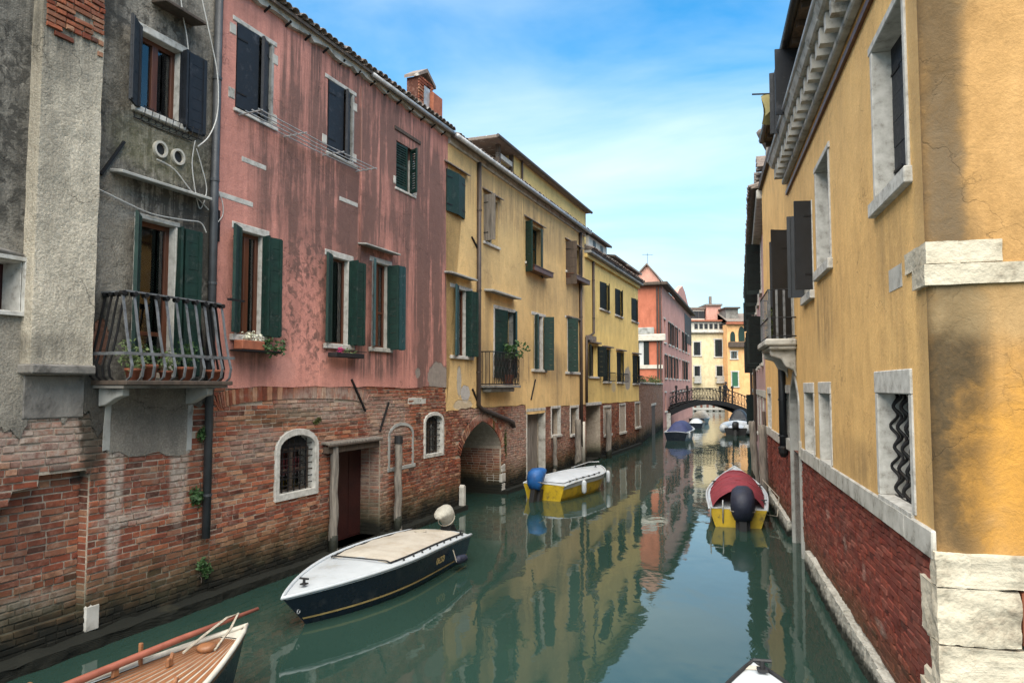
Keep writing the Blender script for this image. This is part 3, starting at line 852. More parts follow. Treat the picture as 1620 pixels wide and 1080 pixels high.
# balcony with goose-belly bars
by = -.56
bx0, bx1 = FA.x(196,600,by), FA.x(357,600,by)
bz0, bz1, bzm = FA.z(280,602,by-.06), FA.z(280,472,by+.06), FA.z(280,565,by-.10)
bal = MB().box(bx0-.05, bx1+.05, by-.10, -.031, bz0-.06, bz0).build('balcony', M['wood_dark'], house_a, bevel=.01)
MB().box(bx0-.02, bx1+.02, by-.02, -.031, bz0-.10, bz0-.061).build('balcony_slab', M['concrete'], bal)
prof = [(.10, 1.0), (.055, .82), (.0, .55), (-.06, .32), (-.115, .16), (-.09, .04), (-.03, 0)]
nb = 11
def bar_strip(pts, w, n):
    """flat bar along pts, face turned to n"""
    b = MB(); t = Vector((-n[1], n[0], 0)); nn = Vector((n[0], n[1], 0))
    for p in pts:
        for i, j in ((-1,-1),(1,-1),(1,1),(-1,1)): b.v.append(tuple(Vector(p)+t*(i*w/2)+nn*(j*.009)))
    for i in range(len(pts)-1):
        for k in range(4): b.f.append((4*i+k, 4*i+(k+1)%4, 4*i+4+(k+1)%4, 4*i+4+k))
    return b
for i in range(nb):
    x = bx0+.02+(bx1-bx0-.04)*i/(nb-1)
    bar_strip([(x, by+o, bz0+(bz1-bz0)*t) for o, t in prof], .034, (0,-1)).build('bar', M['iron_grey'], bal)
    MB().tube([(x,by+.10-.05,bz1-.02),(x,by+.10+.03,bz1-.02)], .034, 10).build('knob', M['iron'], bal)
for sx, xb in ((-1,bx0),(1,bx1)):
    for i in range(4):
        y = by+.14+(-.08-by-.14)*i/3
        bar_strip([(xb-sx*o, y, bz0+(bz1-bz0)*t) for o, t in prof], .028, (sx,0)).build('bar', M['iron'], bal)
        MB().tube([(xb-sx*.06,y,bz1-.02),(xb-sx*.13,y,bz1-.02)], .03, 10).build('knob', M['iron'], bal)
MB().box(bx0+.06, bx1-.06, by+.06, by+.14, bz1, bz1+.022).build('top_rail', M['iron_grey'], bal)
for sx, xb in ((-1,bx0),(1,bx1)): MB().box(xb-sx*.10-.04, xb-sx*.10+.04, by+.14, -.031, bz1, bz1+.022).build('top_rail', M['iron_grey'], bal)
rz_ = bz0+(bz1-bz0)*.30
MB().box(bx0-.09, bx1+.09, by-.085, by-.068, rz_-.02, rz_+.02).build('mid_rail', M['iron_grey'], bal)
for sx, xb in ((-1,bx0),(1,bx1)): MB().box(xb+sx*.068 if sx > 0 else xb-.085, xb+.085 if sx > 0 else xb-.068, by-.068, -.031, rz_-.02, rz_+.02).build('mid_rail', M['iron_grey'], bal)
for px in (176, 312):
    x = FA.x(px,620,-.25)
    MB().prism([(0,0),(-.42,0),(-.42,-.10),(-.30,-.13),(-.12,-.22),(0,-.24)], -.06, .06).build('bracket', M['stone_grey'], house_a, loc=(x+.05,-.031,bz0-.102), rz=PI/2, bevel=.01)
MB().box(FA.x(330,463,-.1), FA.x(388,463,-.5), -.50, -.47, 4.62, 4.655).build('iron_rail', M['iron'], bal)
# render panel under the balcony is framed by paler strips
for pxa in (166, 297):
    x = FA.x(pxa,670); MB().panel(jag([(x-.05,FA.z(pxa,712)),(x+.05,FA.z(pxa,712)),(x+.06,FA.z(pxa,640)),(x-.03,FA.z(pxa,640)),(x-.05,FA.z(pxa,712))], .012, 3)[:-1], [], -.037, .012).build('render_strip', M['stone_grey'], house_a)
x, z = ax(145,975); MB().box(x-.12, x+.10, -.03, .02, z-.18, z+.16).build('stone_block', M['stone'], house_a, bevel=.02)
# downpipe and cables
xp = FA.x(337,400,-.10)
downpipe(house_a, [(xp,-.10,10.8),(xp,-.10,FA.z(337,848,-.1))], .063, M['pipe_grey'], 6)
shell(house_a, AX0, AX1, AZ, 8.0, PA); roof(house_a, AX0, AX1, AZ, .3)
rough(MB().panel([(AX0,-.3),(AX1,-.3),(AX1,.14),(AX0,.14)], [], -.30, .31).build('plinth', BA, house_a), .10, .3, 6)
def cable(label, pts, fr=FA, r=.011):
    return tag(MB().tube(pts, r, 5).build('cable', M['cable'], None), label, 'cable')
def wall_cable(label, pix, y=-.06, r=.010, fr=FA):
    w = []
    for i, (px, py) in enumerate(pix):
        x, z = fr.xz(px, py, y); w.append(fr.M @ Vector((x, y+random.uniform(-.015,.015), z)))
    fine = []
    for i in range(len(w)-1):
        p0, p1, p2, p3 = w[max(0,i-1)], w[i], w[i+1], w[min(len(w)-1,i+2)]
        for k in range(5):
            t = k/5; fine.append(.5*((2*p1)+(-p0+p2)*t+(2*p0-5*p1+4*p2-p3)*t*t+(-p0+3*p1-3*p2+p3)*t**3))
    return cable(label, fine+[w[-1]], fr, r)
wall_cable('white cable hanging over the lintel of the slate-shuttered window', [(285,-12),(290,25),(296,55),(299,82)], -.14)
wall_cable('long white cable crossing the grey drainpipe from the roof downward', [(318,-10),(330,50),(343,120),(343,180),(330,215),(313,232)], -.18)
wall_cable('white cable sagging from the chimney breast over the balcony door', [(148,296),(190,316),(240,338),(290,348),(318,352),(326,368)], -.09)
wall_cable('thin white cable looping right of the two vent rings', [(248,252),(275,268),(300,300),(330,332)], -.07)
wall_cable('tangled pale cable beside the drainpipe on the grey house', [(308,222),(303,260),(310,310),(318,330),(328,300),(318,262),(310,235)], -.07, .008)
wall_cable('pale cable loop on the pink wall beside the drainpipe', [(345,300),(352,320),(353,340),(345,352)], -.07, .009)

# ---- the pink house
FB = FL.shifted(-4.8)
house_b = thing('pink_house', 'stained pink plaster house over bare brick with green shutters on the left bank', 'house', FB.P, FB.rz)
BX0, BX1, BZ = S_AB+4.8, S_BC+4.8, 9.92
bx = lambda px, py, y=0: FB.xz(px, py, y)
PB = plaster('pink_plaster', house_b, (.72,.315,.25,1), (.54,.235,.19,1), (.070,.054,.048,1),
    [('drip', 0, 9.3, 4.6, 1.1, .9), ('drip', 2.8, 6.4, 1.4, 2.6, .8), ('drip', -1.0, 7.6, 2.6, 1.2, .6), ('drip', 1.0, 3.95, 1.6, .5, .8), ('stain', -1.5, 7.3, 2.6, 1.3, .95), ('stain', 1.2, 7.3, 2.5, 2.1, .8), ('stain', 3.3, 5.7, 1.0, 2.8, 1.5), ('stain', -.6, 9.0, 1.6, 1.1, .8), ('stain', -3.0, 3.9, .7, .55, 1.0), ('stain', .6, 3.9, .9, .45, .95), ('stain', 2.9, 3.6, .4, .8, .9),  # the low blobs under the sills are grime with contact shading painted in
     ('stain', 2.0, 8.9, 2.0, .9, .7), ('stain', -1.2, 6.0, 2.2, .7, .6), ('mottle', -1.75, 4.8, .95, 1.3, .8), ('mottle', .6, 5.9, .9, .5, .5), ('soft', -3.85, 7.6, .33, 2.4, .6, (.56,.25,.20,1)), ('soft', -3.4, 9.5, .8, .5, .5, (.56,.25,.20,1)), ('patch', 3.65, 3.52, .58, .40, .95, (.26,.24,.21,1)), ('patch', 2.55, 3.62, .12, .13, .9, (.26,.24,.21,1)), ('soft', -2.4, 3.6, .3, .25, .8, (.62,.30,.25,1))], streak=.55, bump=.7, grain=1.2)
BB = brick_mat('old_brick_pink_house', house_b, LEFT_BRICK, whites=[(-.9,2.95,1.7,.36,.55), (1.3,2.5,.9,.6,.5), (.9,1.2,.35,1.0,.45), (-3.0,2.3,.8,.3,.4)], darks=[(-2.4,2.75,1.0,.16,.4,(.07,.07,.03,1))], gen_white=.26)
MBm = brick_mat('old_mortar_pink_house', house_b, MORTAR, mortar=True, gen_white=.3)
H = []       # openings through the plaster
def op(l, r, t, b, fr=FB): return fr.rect(l, r, t, b)
# upper storey windows
up = [op(371,428,(371,34),(371,172)), op(516,556,(516,124),(516,240)), op(625,651,(625,222),(625,296))]
mid = [op(373,413,(373,362),(373,530)), op(519,549,(519,404),(519,544)), op(588,612,(588,413),(588,550))]
for q in up+mid: H.append(rectpoly(*q))
zpb = FB.z(500, 612)
lowB = jag([(BX0,FB.z(340,613)), bx(430,611), bx(520,612), bx(600,612), bx(662,613), bx(668,611), (BX1,FB.z(703,613))], .02, 4)
eave_b = jag([(BX1,BZ),(BX0,BZ)], .03, 12)
MB().panel(lowB + eave_b, H, -.03, .05, .30).build('plaster', PB, house_b)
# ground floor openings
g1 = (FB.x(440,740), FB.x(496,740), FB.z(441,782), FB.z(441,712)); g1r = FB.z(468,688)-g1[3]
g2 = (FB.x(672,690), FB.x(698,690), FB.z(672,719), FB.z(672,668)); g2r = FB.z(685,657)-g2[3]
dx0, dx1, dzt = FB.x(534,760), FB.x(601,760), FB.z(560,700)
G1 = archpoly(g1[0], g1[1], g1[2], g1[3], g1r, 10); G2 = archpoly(g2[0], g2[1], g2[2], g2[3], g2r, 10)
DR = rectpoly(dx0, dx1, .06, dzt)
b_out = .11
G1o = archpoly(g1[0]-b_out, g1[1]+b_out, g1[2]-.12, g1[3], g1r+.12, 12); G2o = archpoly(g2[0]-.08, g2[1]+.10, g2[2]-.09, g2[3], g2r+.09, 12)
MB().panel(rectpoly(BX0,BX1,-.4,zpb+.12), [archpoly(g1[0]-.04, g1[1]+.04, g1[2]-.04, g1[3], g1r+.04, 10), DR, archpoly(g2[0]-.04, g2[1]+.04, g2[2]-.04, g2[3], g2r+.04, 10)], .002, 0, .53).build('mortar', MBm, house_b)
# relieving arch of bricks on end
ra0, ra1 = FB.x(345,640), FB.x(577,650); raz = FB.z(345,650); rr = FB.z(450,632)-raz
arcB = arch_bricks(ra0, ra1, raz, rr, .25, 44, 0, -.012, .02, .98)
band = archpoly(ra0-.1, ra1+.05, raz-.02, raz+.0, rr+.27, 16)
blind0, blind1 = FB.x(613,710), FB.x(653,705)
bl_s, bl_r, bl_b = FB.z(613,690), FB.z(632,668)-FB.z(613,690), FB.z(615,740)
archC0, archC1, archCs, archCr = FL.x(728,740)-S_BC, FL.x(793,740)-S_BC, FL.z(728,725), FL.z(763,666)-FL.z(728,725)
inner = archpoly(ra0, ra1, raz-.02, raz, rr, 16)
def in_band(x, z):
    c = (ra0+ra1)/2; h = (ra1-ra0)/2; u = (x-c)/h
    if abs(u) > 1: return False
    zz = raz + rr*math.sqrt(max(0, 1-u*u)); return zz-.02 < z < zz+.29
bkB = course_bricks(BX0, BX1, .02, zpb+.06, [G1o, DR, G2o], 0, .265, .065, .016, keep=lambda x, z: not in_band(x, z)) + arcB
lay_bricks(house_b, FB, bkB, BB, house_b, 300, seed=2)
def arch_frame(root, inner_, outer_, y0, y1, mat, name='window_surround'):
    b = MB(); b.panel(outer_, [inner_], y0, y1-y0, y1-y0); return b.build(name, mat, root, bevel=.006)
arch_frame(house_b, G1, G1o, -.045, .20, M['stone_clean']); arch_frame(house_b, G2, G2o, -.04, .18, M['stone_clean'])
gx = lambda g, r: (lambda x: g[3] + r*math.sqrt(max(0.0, 1-((x-(g[0]+g[1])/2)/((g[1]-g[0])/2))**2)))
grille(house_b, gx(g1, g1r), g1[0], g1[1], g1[2], g1[3]+g1r*.8, 5, 7, .05, .010)
grille(house_b, gx(g2, g2r), g2[0], g2[1], g2[2], g2[3]+g2r*.6, 4, 5, .05, .010)
for g, r in ((g1,g1r),(g2,g2r)):
    MB().panel(archpoly(g[0],g[1],g[2],g[3],r,10), [], .15, .01).build('window_back', M['black_paint'], house_b)
    window(house_b, g[0], g[1], g[2], g[3], .12, M['wood_dark'], 1, (.5,), None, .04)
# blind arch of stone strips
bo = archpoly(blind0, blind1, bl_b, bl_s, bl_r, 12); bi = archpoly(blind0+.07, blind1-.07, bl_b+.001, bl_s, bl_r-.07, 12)
b = MB(); n = 12
outr = [(blind0,bl_b)]+[bo[2+k] for k in range(n,-1,-1)]+[(blind1,bl_b)]; inr = [(blind0+.07,bl_b)]+[bi[2+k] for k in range(n,-1,-1)]+[(blind1-.07,bl_b)]
for o_, i_ in zip(outr, inr): b.v += [(o_[0],-.03,o_[1]),(i_[0],-.03,i_[1]),(o_[0],.01,o_[1]),(i_[0],.01,i_[1])]
for k in range(len(outr)-1):
    for a, c in ((0,1),(1,3),(2,0)): b.f.append((4*k+a, 4*k+c, 4*k+4+c, 4*k+4+a))
b.build('blind_arch', M['stone_grey'], house_b)
MB().box(blind0-.02, blind1+.1, -.03, .01, bl_b-.09, bl_b).build('blind_arch_sill', M['stone_grey'], house_b, bevel=.01)
MB().box(*[FB.x(645,634),FB.x(673,634)], -.02, .01, FB.z(645,640), FB.z(645,629)).build('stone_block', M['stone'], house_b, bevel=.01)
# deep doorway with its timber canopy
d_in = .50
do = MB().box(dx0, dx1, d_in, d_in+.05, .02, dzt).build('door', M['door_red'], house_b)
for k in range(3): MB().box(dx0+.55*k+.03, dx0+.55*k+.52, d_in-.012, d_in+.01, .1, dzt-.06).build('board', M['door_red'], do)
MB().lathe([(.03,0),(.035,.02),(.02,.04),(.0,.045)], 10).build('door_knob', M['zinc'], do, loc=(dx0+.38,d_in-.012,FB.z(548,792,d_in))).rotation_euler = (PI/2,0,0)
MB().box(dx0, dx1, .013, d_in, .0, .06).build('threshold', M['stone_grey'], do)
px0, px1 = FB.x(518,700,-.16), FB.x(603,690,-.16)
cz = FB.z(560,699,-.16)
can = canopy(house_b, px0+.02, px1+.02, cz+.02, .20, .045, M['wood_grey'], .03)
MB().box(px0+.06, px1-.02, -.14, .10, cz-.17, cz-.04).build('beam', M['wood_dark'], can, bevel=.01)
MB().box(px0+.02, px1+.0, -.215, -.16, cz-.03, cz-.005).build('batten', M['wood_dark'], can)
# reveal bricks of the doorway's far side
rb = []
zz = .10
while zz < dzt-.05:
    for k in range(2): rb.append((.02+.25*k+.12, zz, .23)); 
    zz += .076
RB = MB()
for yy, z_, w_ in rb:
    vs, fs = random.choice(BRICK_T)
    RB.add([(dx1+.0+p[1]*.6, yy-p[0]*w_, z_+p[2]*.062) for p in vs], fs); RB.tint += [random.random()]*len(vs)
RB.build('brickwork', BB, house_b, kind='stuff')
# iron ties
for (a, c) in (((553,600),(575,650)), ((612,636),(598,682))):
    p, q = bx(*a), bx(*c); MB().bar((p[0],-.05,p[1]),(q[0],-.05,q[1]), .035).build('iron_tie', M['iron'], house_b)
# first floor windows: lintel, sill, shutters
x0, x1, z0, z1 = mid[0]
stone_frame(house_b, x0, x1, z0, z1, .05, -.035, .115, .11, .09, over=.10)
window(house_b, x0, x1, z0, z1, .07, M['wood_brown'], 1, (), (.05,.52,.02), .08)
shutter(house_b, x0-.0, z0+.03, z1+.03, .32, 158, -1, M['green'], -.07, 9)
shutter(house_b, x1+.02, z0, z1, .17, 82, 1, M['green'], -.03, 9)
shutter(house_b, x1+.06, z0, z1-.02, .26, 168, 1, M['green'], -.14, 9)
x0, x1, z0, z1 = mid[1]
stone_frame(house_b, x0, x1, z0, z1, .05, -.035, .115, .11, .09, over=.12)
window(house_b, x0, x1, z0, z1, .07, M['wood_brown'], 0, (), (0,1,0), .05)
shutter(house_b, x0, z0+.02, z1+.02, .31, 160, -1, M['green'], -.07, 9)
shutter(house_b, x1+.02, z0, z1, .20, 84, 1, M['green'], -.03, 9)
shutter(house_b, x1+.06, z0, z1-.02, .27, 165, 1, M['green'], -.15, 9)
x0, x1, z0, z1 = mid[2]
stone_frame(house_b, x0, x1, z0, z1, .05, -.035, .115, .10, .08, over=.10, mat=M['stone'])
window(house_b, x0, x1, z0, z1, .07, M['wood_brown'], 1, (.42,), (.05,.6,.0), .06)
shutter(house_b, x0, z0+.02, z1+.02, .30, 150, -1, M['teal'], -.07, 9)
shutter(house_b, x1+.02, z0-.02, z1, .28, 96, 1, M['green'], -.05, 10)
shutter(house_b, x1+.05, z0-.03, z1-.02, .16, 168, 1, M['teal'], -.32, 10)
canopy(house_b, FB.x(577,390,-.2), FB.x(632,404,-.2), FB.z(590,390,-.15), .24, .035, M['stone_grey'], .03)
# second floor windows
for i, (x0, x1, z0, z1) in enumerate(up[:2]):
    MB().box(x0-.10, x1+.12, -.045, .10, z1-.01, z1+.075).build('lintel', M['stone_clean'], house_b, bevel=.01)
    MB().box(x0-.04, x1+.16, -.07, .12, z0-.06, z0).build('sill', M['stone_clean'], house_b, bevel=.01)
    for (xx, zz) in ((x0-.17,z1-.26),(x0-.17,z0+.12),(x1,z1-.34),(x1,z0+.04)):
        if not (i == 1 and xx < x0 and zz > z0+.5): MB().box(xx, xx+.17, -.04, .05, zz, zz+.20).build('jamb_stone', M['stone'], house_b, bevel=.02)
    MB().box(x1-.012, x1+.05, -.036, .1, z0, z1-.012).build('jamb', M['stone_grey'], house_b)
    w = (x1-x0)*.54
    shutter(house_b, x0, z0+.01, z1-.01, w, 4, -1, M['slate'], -.03, 1)
    shutter(house_b, x1-.02, z0+.01, z1-.01, (x1-x0)*.42, 28, 1, M['slate'], .03, 1)
    window(house_b, x0, x1, z0, z1, .10, M['wood_dark'], 1, (), None, .06)
x0, x1, z0, z1 = up[2]
slat_shutter(house_b, x0+.01, z0+.02, z1-.01, (x1-x0)*.68, 3, -1, M['green'], .02, 16)
slat_shutter(house_b, x1-.01, z0+.02, z1-.01, (x1-x0)*.36, 62, 1, M['green'], .02, 16)
window(house_b, x0, x1, z0, z1, .10, M['wood_dark'], 1, (), None, .05)
MB().box(x1-.012, x1+.09, -.045, .1, z0+.01, z1-.25).build('jamb', M['stone_clean'], house_b, bevel=.01)
MB().box(x0-.05, x1+.16, -.06, .12, z0-.06, z0).build('sill', M['stone_clean'], house_b, bevel=.01)
for zz in (z0+.0, z1-.22): MB().box(x1+.092, x1+.21, -.05, .05, zz, zz+.2).build('jamb_stone', M['stone'], house_b, bevel=.02)
MB().box(x0-.12, x0-.005, -.045, .05, z0+.05, z0+.25).build('jamb_stone', M['stone'], house_b, bevel=.02)
MB().box(FB.x(622,200), FB.x(663,225), -.06, .02, FB.z(640,213)-.04, FB.z(640,213)+.05).build('hood', M['wood_dark'], house_b, bevel=.01)
for (a, c) in (((380,250),(419,268)), ((343,305),(398,326)), ((535,312),(564,327))):
    p, q = bx(*a), bx(*c); zc = (p[1]+q[1])/2; MB().box(p[0], q[0], -.036, .0, zc-.045, zc+.045).build('stone_strip', M['stone_clean'], house_b, bevel=.008)
MB().box(FB.x(344,375,-.05), FB.x(347,375,-.05), -.06, -.03, 5.6, 6.1).build('bracket', M['iron'], house_b)
# vertical plaster joint between the two halves of the front
xj = FB.x(568,300); MB().tube([(xj,-.035,9.7),(xj+.02,-.035,7.5),(xj-.01,-.035,5.2)], .028, 6).build('plaster_ridge', PB, house_b, smooth=True)
# eaves: ragged mortar band, gutter, tiles
MB().panel(jag([(BX0,BZ-.02),(BX1,BZ-.02)],.04,50)+jag([(BX1,BZ+.16),(BX0,BZ+.16)],.03,40), [], -.12, .15).build('eaves_mortar', M['stone'], house_b)
roof(house_b, BX0, BX1, BZ+.15, .20)
b = MB(); b.tube([(BX0+4.2,-.22,BZ+.07),(BX1+.1,-.22,BZ+.07)], .05, 8); b.build('gutter', M['zinc'], house_b, smooth=True)
for k in range(14):
    x = BX0+.4+k*.57; MB().bar((x,-.02,BZ-.08),(x,-.16,BZ+.0), .03).build('gutter_hook', M['iron'], house_b)
shell(house_b, BX0+.02, BX1-.02, BZ, 8.0, PB)
rough(MB().panel([(BX0,-.3),(dx0-.02,-.3),(dx0-.02,.10),(BX0,.13)], [], -.26, .27).build('plinth', BB, house_b), .10, .3, 6)
rough(MB().panel([(dx1+.02,-.3),(BX1,-.3),(BX1,.13),(dx1+.02,.10)], [], -.26, .27).build('plinth', BB, house_b), .10, .3, 6)
# chimney on the roof
cxy = .18
chx0, chx1 = FB.x(661,170,cxy), FB.x(684,170,cxy); chz0, chz1 = FB.z(672,215,cxy)-.6, FB.z(672,129,cxy)
ch = MB().box(chx0, chx1, cxy, cxy+.32, BZ+.1, chz1).build('chimney', BB, house_b)
CBm = M['tile']
cb = [(x, y-.0, z, w, h, a) for (x, y, z, w, h, a) in course_bricks(chx0, chx1, chz0+.3, chz1, [rectpoly(chx0+.35*(chx1-chx0), chx0+.78*(chx1-chx0), chz0+.5, chz1-.12)], cxy-.012, .22, .06, .016)]
lay_bricks(house_b, FB, cb, BB, ch, 60, seed=9)
cxm = (chx0+chx1)/2
MB().prism([(chx0-.07,chz1-.02),(cxm,chz1+.24),(chx1+.09,chz1-.02),(chx1+.09,chz1+.06),(cxm,chz1+.34),(chx0-.07,chz1+.06)], cxy-.06, cxy+.36).build('chimney_cap', M['tile'], ch)
MB().box(chx0+.36*(chx1-chx0), chx0+.75*(chx1-chx0), cxy-.03, cxy+.02, chz0+.4, chz1-.14).build('flue_door', M['zinc'], ch)
MB().box(FB.x(683,200,cxy-.1), FB.x(698,200,cxy-.1), cxy-.14, cxy-.02, BZ+.12, FB.z(692,152,cxy-.1)).build('flue_pipe', M['terracotta'], ch, bevel=.02)
# ---- the ochre-yellow house
FC = FL.shifted(S_BC)
house_c = thing('ochre_house', 'long faded ochre house with water arch and four storeys of windows beside the pink house', 'house', FC.P, FC.rz)
CX1, CZ = S_CD - S_BC, 9.78
cx_ = lambda px, py, y=0: FC.xz(px, py, y)
PC = plaster('ochre_plaster', house_c, (.74,.495,.215,1), (.60,.41,.19,1), (.17,.13,.085,1),
    [('drip', 6.0, 9.0, 7.0, .9, .6), ('drip', 6.0, 4.0, 6.5, .6, .55), ('stain', 2.4, 6.0, .5, 4.0, .7), ('stain', 6.5, 4.2, 4.5, .7, .5), ('stain', 9.4, 3.5, .6, 1.2, .8), ('stain', 11.9, 6.5, .5, 2.2, .8), ('stain', 6.0, 8.9, 5, .8, .5), ('stain', 1.0, 4.4, .4, .8, .5), ('stain', 8.0, 6.6, 2.5, .8, .4),
     ('patch', .75, 3.45, .14, .42, .9, (.42,.40,.36,1)), ('patch', 1.15, 3.1, .30, .24, .95, (.44,.44,.45,1)), ('patch', 1.0, 2.80, .6, .14, .8, (.48,.42,.33,1)), ('soft', 4.5, 7.5, 3.5, 1.0, .35, (.66,.50,.25,1))], streak=.32, bump=.7, grain=1.5)
BC = brick_mat('old_brick_ochre_house', house_c, LEFT_BRICK, whites=[(2.3,.9,.5,.35,.8), (5.3,1.6,1.4,1.2,.55), (10,1.6,2,1.0,.4), (2.2,2.6,1.4,.3,.5)], gen_white=.3, darks=[(3.2,1.5,.10,.9,.8,(.035,.06,.012,1))])
MC = brick_mat('old_mortar_ochre_house', house_c, MORTAR, mortar=True, gen_white=.3)
opc = lambda l, r, t, b: FC.rect(l, r, t, b)
u_c = [opc(704,733,(704,266),(704,334)), opc(764,787,(764,308),(764,382)), opc(830,856,(830,350),(830,414)), opc(894,917,(894,384),(894,428))]
m_c = [opc(721,736,(721,456),(721,563)), opc(781,813,(781,487),(781,598)), opc(845,857,(845,498),(845,584)), opc(897,911,(897,503),(897,588))]
H = [rectpoly(*q) for q in u_c+m_c]
zc = FC.z(760, 643)
lowC = jag([(0,FC.z(706,650)), cx_(735,646), cx_(760,643), cx_(800,642), cx_(830,640), cx_(832,655), cx_(861,652), cx_(862,643), (CX1,FC.z(921,640))], .03, 4)
MB().panel(lowC + [(CX1,CZ),(0,CZ)], H, -.03, .05, .28).build('plaster', PC, house_c)
AC = archpoly(archC0, archC1, -.3, archCs, archCr, 16, .35)
DC = rectpoly(FC.x(833,700), FC.x(861,700), .05, FC.z(833,651))
wa = opc(872,885,(872,646),(872,689)); wb = opc(902,914,(902,645),(902,688))
MB().panel(rectpoly(0, CX1, -.4, zc+.35), [AC, DC, rectpoly(*wa), rectpoly(*wb)], .012, 0, .6).build('mortar', MC, house_c)
acb = arch_bricks(archC0, archC1, archCs, archCr, .24, 34, .35, -.008, .03, .97)
ACo = archpoly(archC0-.22, archC1+.22, -.3, archCs, archCr+.26, 16, .35)
bkC = course_bricks(0, CX1, .02, zc+.3, [AC, DC, rectpoly(wa[0]-.09,wa[1]+.09,wa[2]-.1,wa[3]+.1), rectpoly(wb[0]-.09,wb[1]+.09,wb[2]-.1,wb[3]+.1)], 0, .26, .062, .014,
    keep=lambda x, z: not (archC0-.24 < x < archC1+.24 and z > archCs-.25 and z < archCs+archCr+.3 and any(abs(x-k[0]) < .16 and abs(z-k[2]) < .13 for k in acb))) + acb
lay_bricks(house_c, FC, bkC, BC, house_c, 300, seed=4)
# vaulted passage behind the arch
b = MB(); pr = AC[1:]+[AC[0]]; pr = [p for p in AC]
pin = [(x, z) for x, z in AC]
for y in (.61, 4.5): b.v += [(x, y, z) for x, z in pin]
n = len(pin)
for i in range(1, n): b.f.append((i, (i+1)%n, n+(i+1)%n, n+i))
b.f.append(tuple(range(n, 2*n)))
b.build('passage', MC, house_c)
pbk = MB()
for side, xx in ((1, archC1),):
    z = .05
    while z < archCs:
        y = .05
        while y < 3.2:
            w_ = random.uniform(.2,.27); vs, fs = random.choice(BRICK_T)
            pbk.add([(xx+p[1]*.7*side, y+w_/2-p[0]*(w_-.014), z+.03+p[2]*.06) for p in vs], fs); pbk.tint += [random.random()]*len(vs); y += w_
        z += .075
pbk.build('brickwork', BC, house_c, kind='stuff')
for k, (zz, h) in enumerate(((.35,.28),(.66,.24),(.06,.26))): MB().box(archC1-.004+.01*k, archC1+.30, -.03+.006*k, .5, zz, zz+h).build('quoin', M['stone'], house_c, bevel=.02)
MB().prism([(-.075,-.2),(.075,-.2),(.075,.62),(.0,.68),(-.075,.62)], -.08, .06).build('stone_post', M['stone'], house_c, loc=(archC0-.10,-.10,0), bevel=.02)
# water door
x0, x1 = FC.x(833,700), FC.x(861,700); z1 = FC.z(833,651)
stone_frame(house_c, x0, x1, .05, z1, .07, -.03, .25, .10, .05, parts='lrt', over=.02, mat=M['stone'])
dr = MB().box(x0, x1, .28, .32, .05, z1).build('door', M['wood_grey'], house_c)
for k in range(5):
    w_ = (x1-x0)/5; MB().box(x0+w_*k+.01, x0+w_*(k+1)-.01, .262, .281, .1, z1-.3).build('board', M['wood_grey'], dr)
MB().box(x0+.1, x0+.34, .02, .06, .05, z1-.55).build('door_leaf', M['wood_grey'], dr, bevel=.01)
for (x0, x1, z0, z1) in (wa, wb):
    stone_frame(house_c, x0, x1, z0, z1, .08, -.035, .12, .09, .08, over=.0)
    window(house_c, x0, x1, z0, z1, .24, M['wood_dark'], 0, (.45,), (.4,1,.45), .05)
# second floor windows
hx = lambda x0, x1, z, b: MB().add([(x0-.12,-.16,z+.02),(x1+.16,-.16,z+.02),(x1+.16,.02,z+.10),(x0-.12,.02,z+.10),(x0-.12,-.16,z+.06),(x1+.16,-.16,z+.06),(x1+.16,.02,z+.17),(x0-.12,.02,z+.17)],
        [(0,3,2,1),(4,5,6,7),(0,1,5,4),(1,2,6,5),(2,3,7,6),(3,0,4,7)]).build('hood', M['tile'], house_c, bevel=.01)
for i, (x0, x1, z0, z1) in enumerate(u_c):
    hx(x0, x1, z1+.08, 0)
    if i != 0: stone_frame(house_c, x0, x1, z0, z1, .06, -.033, .22, .07, .07, parts='s', mat=M['stone_clean'], over=.0)
x0, x1, z0, z1 = u_c[0]
w_ = (x1-x0)/2
shutter(house_c, x0, z0, z1, w_, 6, -1, M['green'], -.05, 1); shutter(house_c, x1, z0, z1, w_, 10, 1, M['green'], -.05, 1)
x0, x1, z0, z1 = u_c[1]
window(house_c, x0, x1, z0, z1, .18, M['stone_grey'], 1, (.5,), None, .05)
shutter(house_c, x0, z0, z1, .42, 100, -1, M['wood_grey'], -.02, 1); MB().box(x1-.06, x1+.05, -.04, .17, z0, z1).build('jamb', PC, house_c)
x0, x1, z0, z1 = u_c[2]
window(house_c, x0, x1, z0, z1, .18, M['green'], 1, (.5,), None, .05)
shutter(house_c, x0, z0-.35, z1, .30, 120, -1, M['green'], -.05, 3); shutter(house_c, x1, z0-.35, z1, .42, 12, 1, M['green'], -.06, 3)
x0, x1, z0, z1 = u_c[3]
window(house_c, x0, x1, z0, z1, .18, M['wood_dark'], 1, (), None, .06)
shutter(house_c, x0, z0-.55, z1+.05, .45, 95, -1, M['wood_dark'], -.02, 5); shutter(house_c, x1, z0, z1, .42, 25, 1, M['slate'], -.05, 3)
for i, q in enumerate((u_c[2], u_c[3])):
    x0, x1, z0, z1 = q
    fb = thing('flower_trough', ('brown wooden flower trough under the third top window of the ochre house', 'brown wooden flower trough under the last top window of the ochre house')[i], 'flower box', FC.M @ Vector((x0, -.10, z0-.30)), FC.rz, 'wooden troughs on the ochre house')
    MB().box(-.02, x1-x0+.32, -.26, .04, 0, .16).build('trough', M['wood_brown'], fb, bevel=.01); MB().box(-.05, x1-x0+.35, -.28, .04, .16, .19).build('rim', M['wood_brown'], fb)
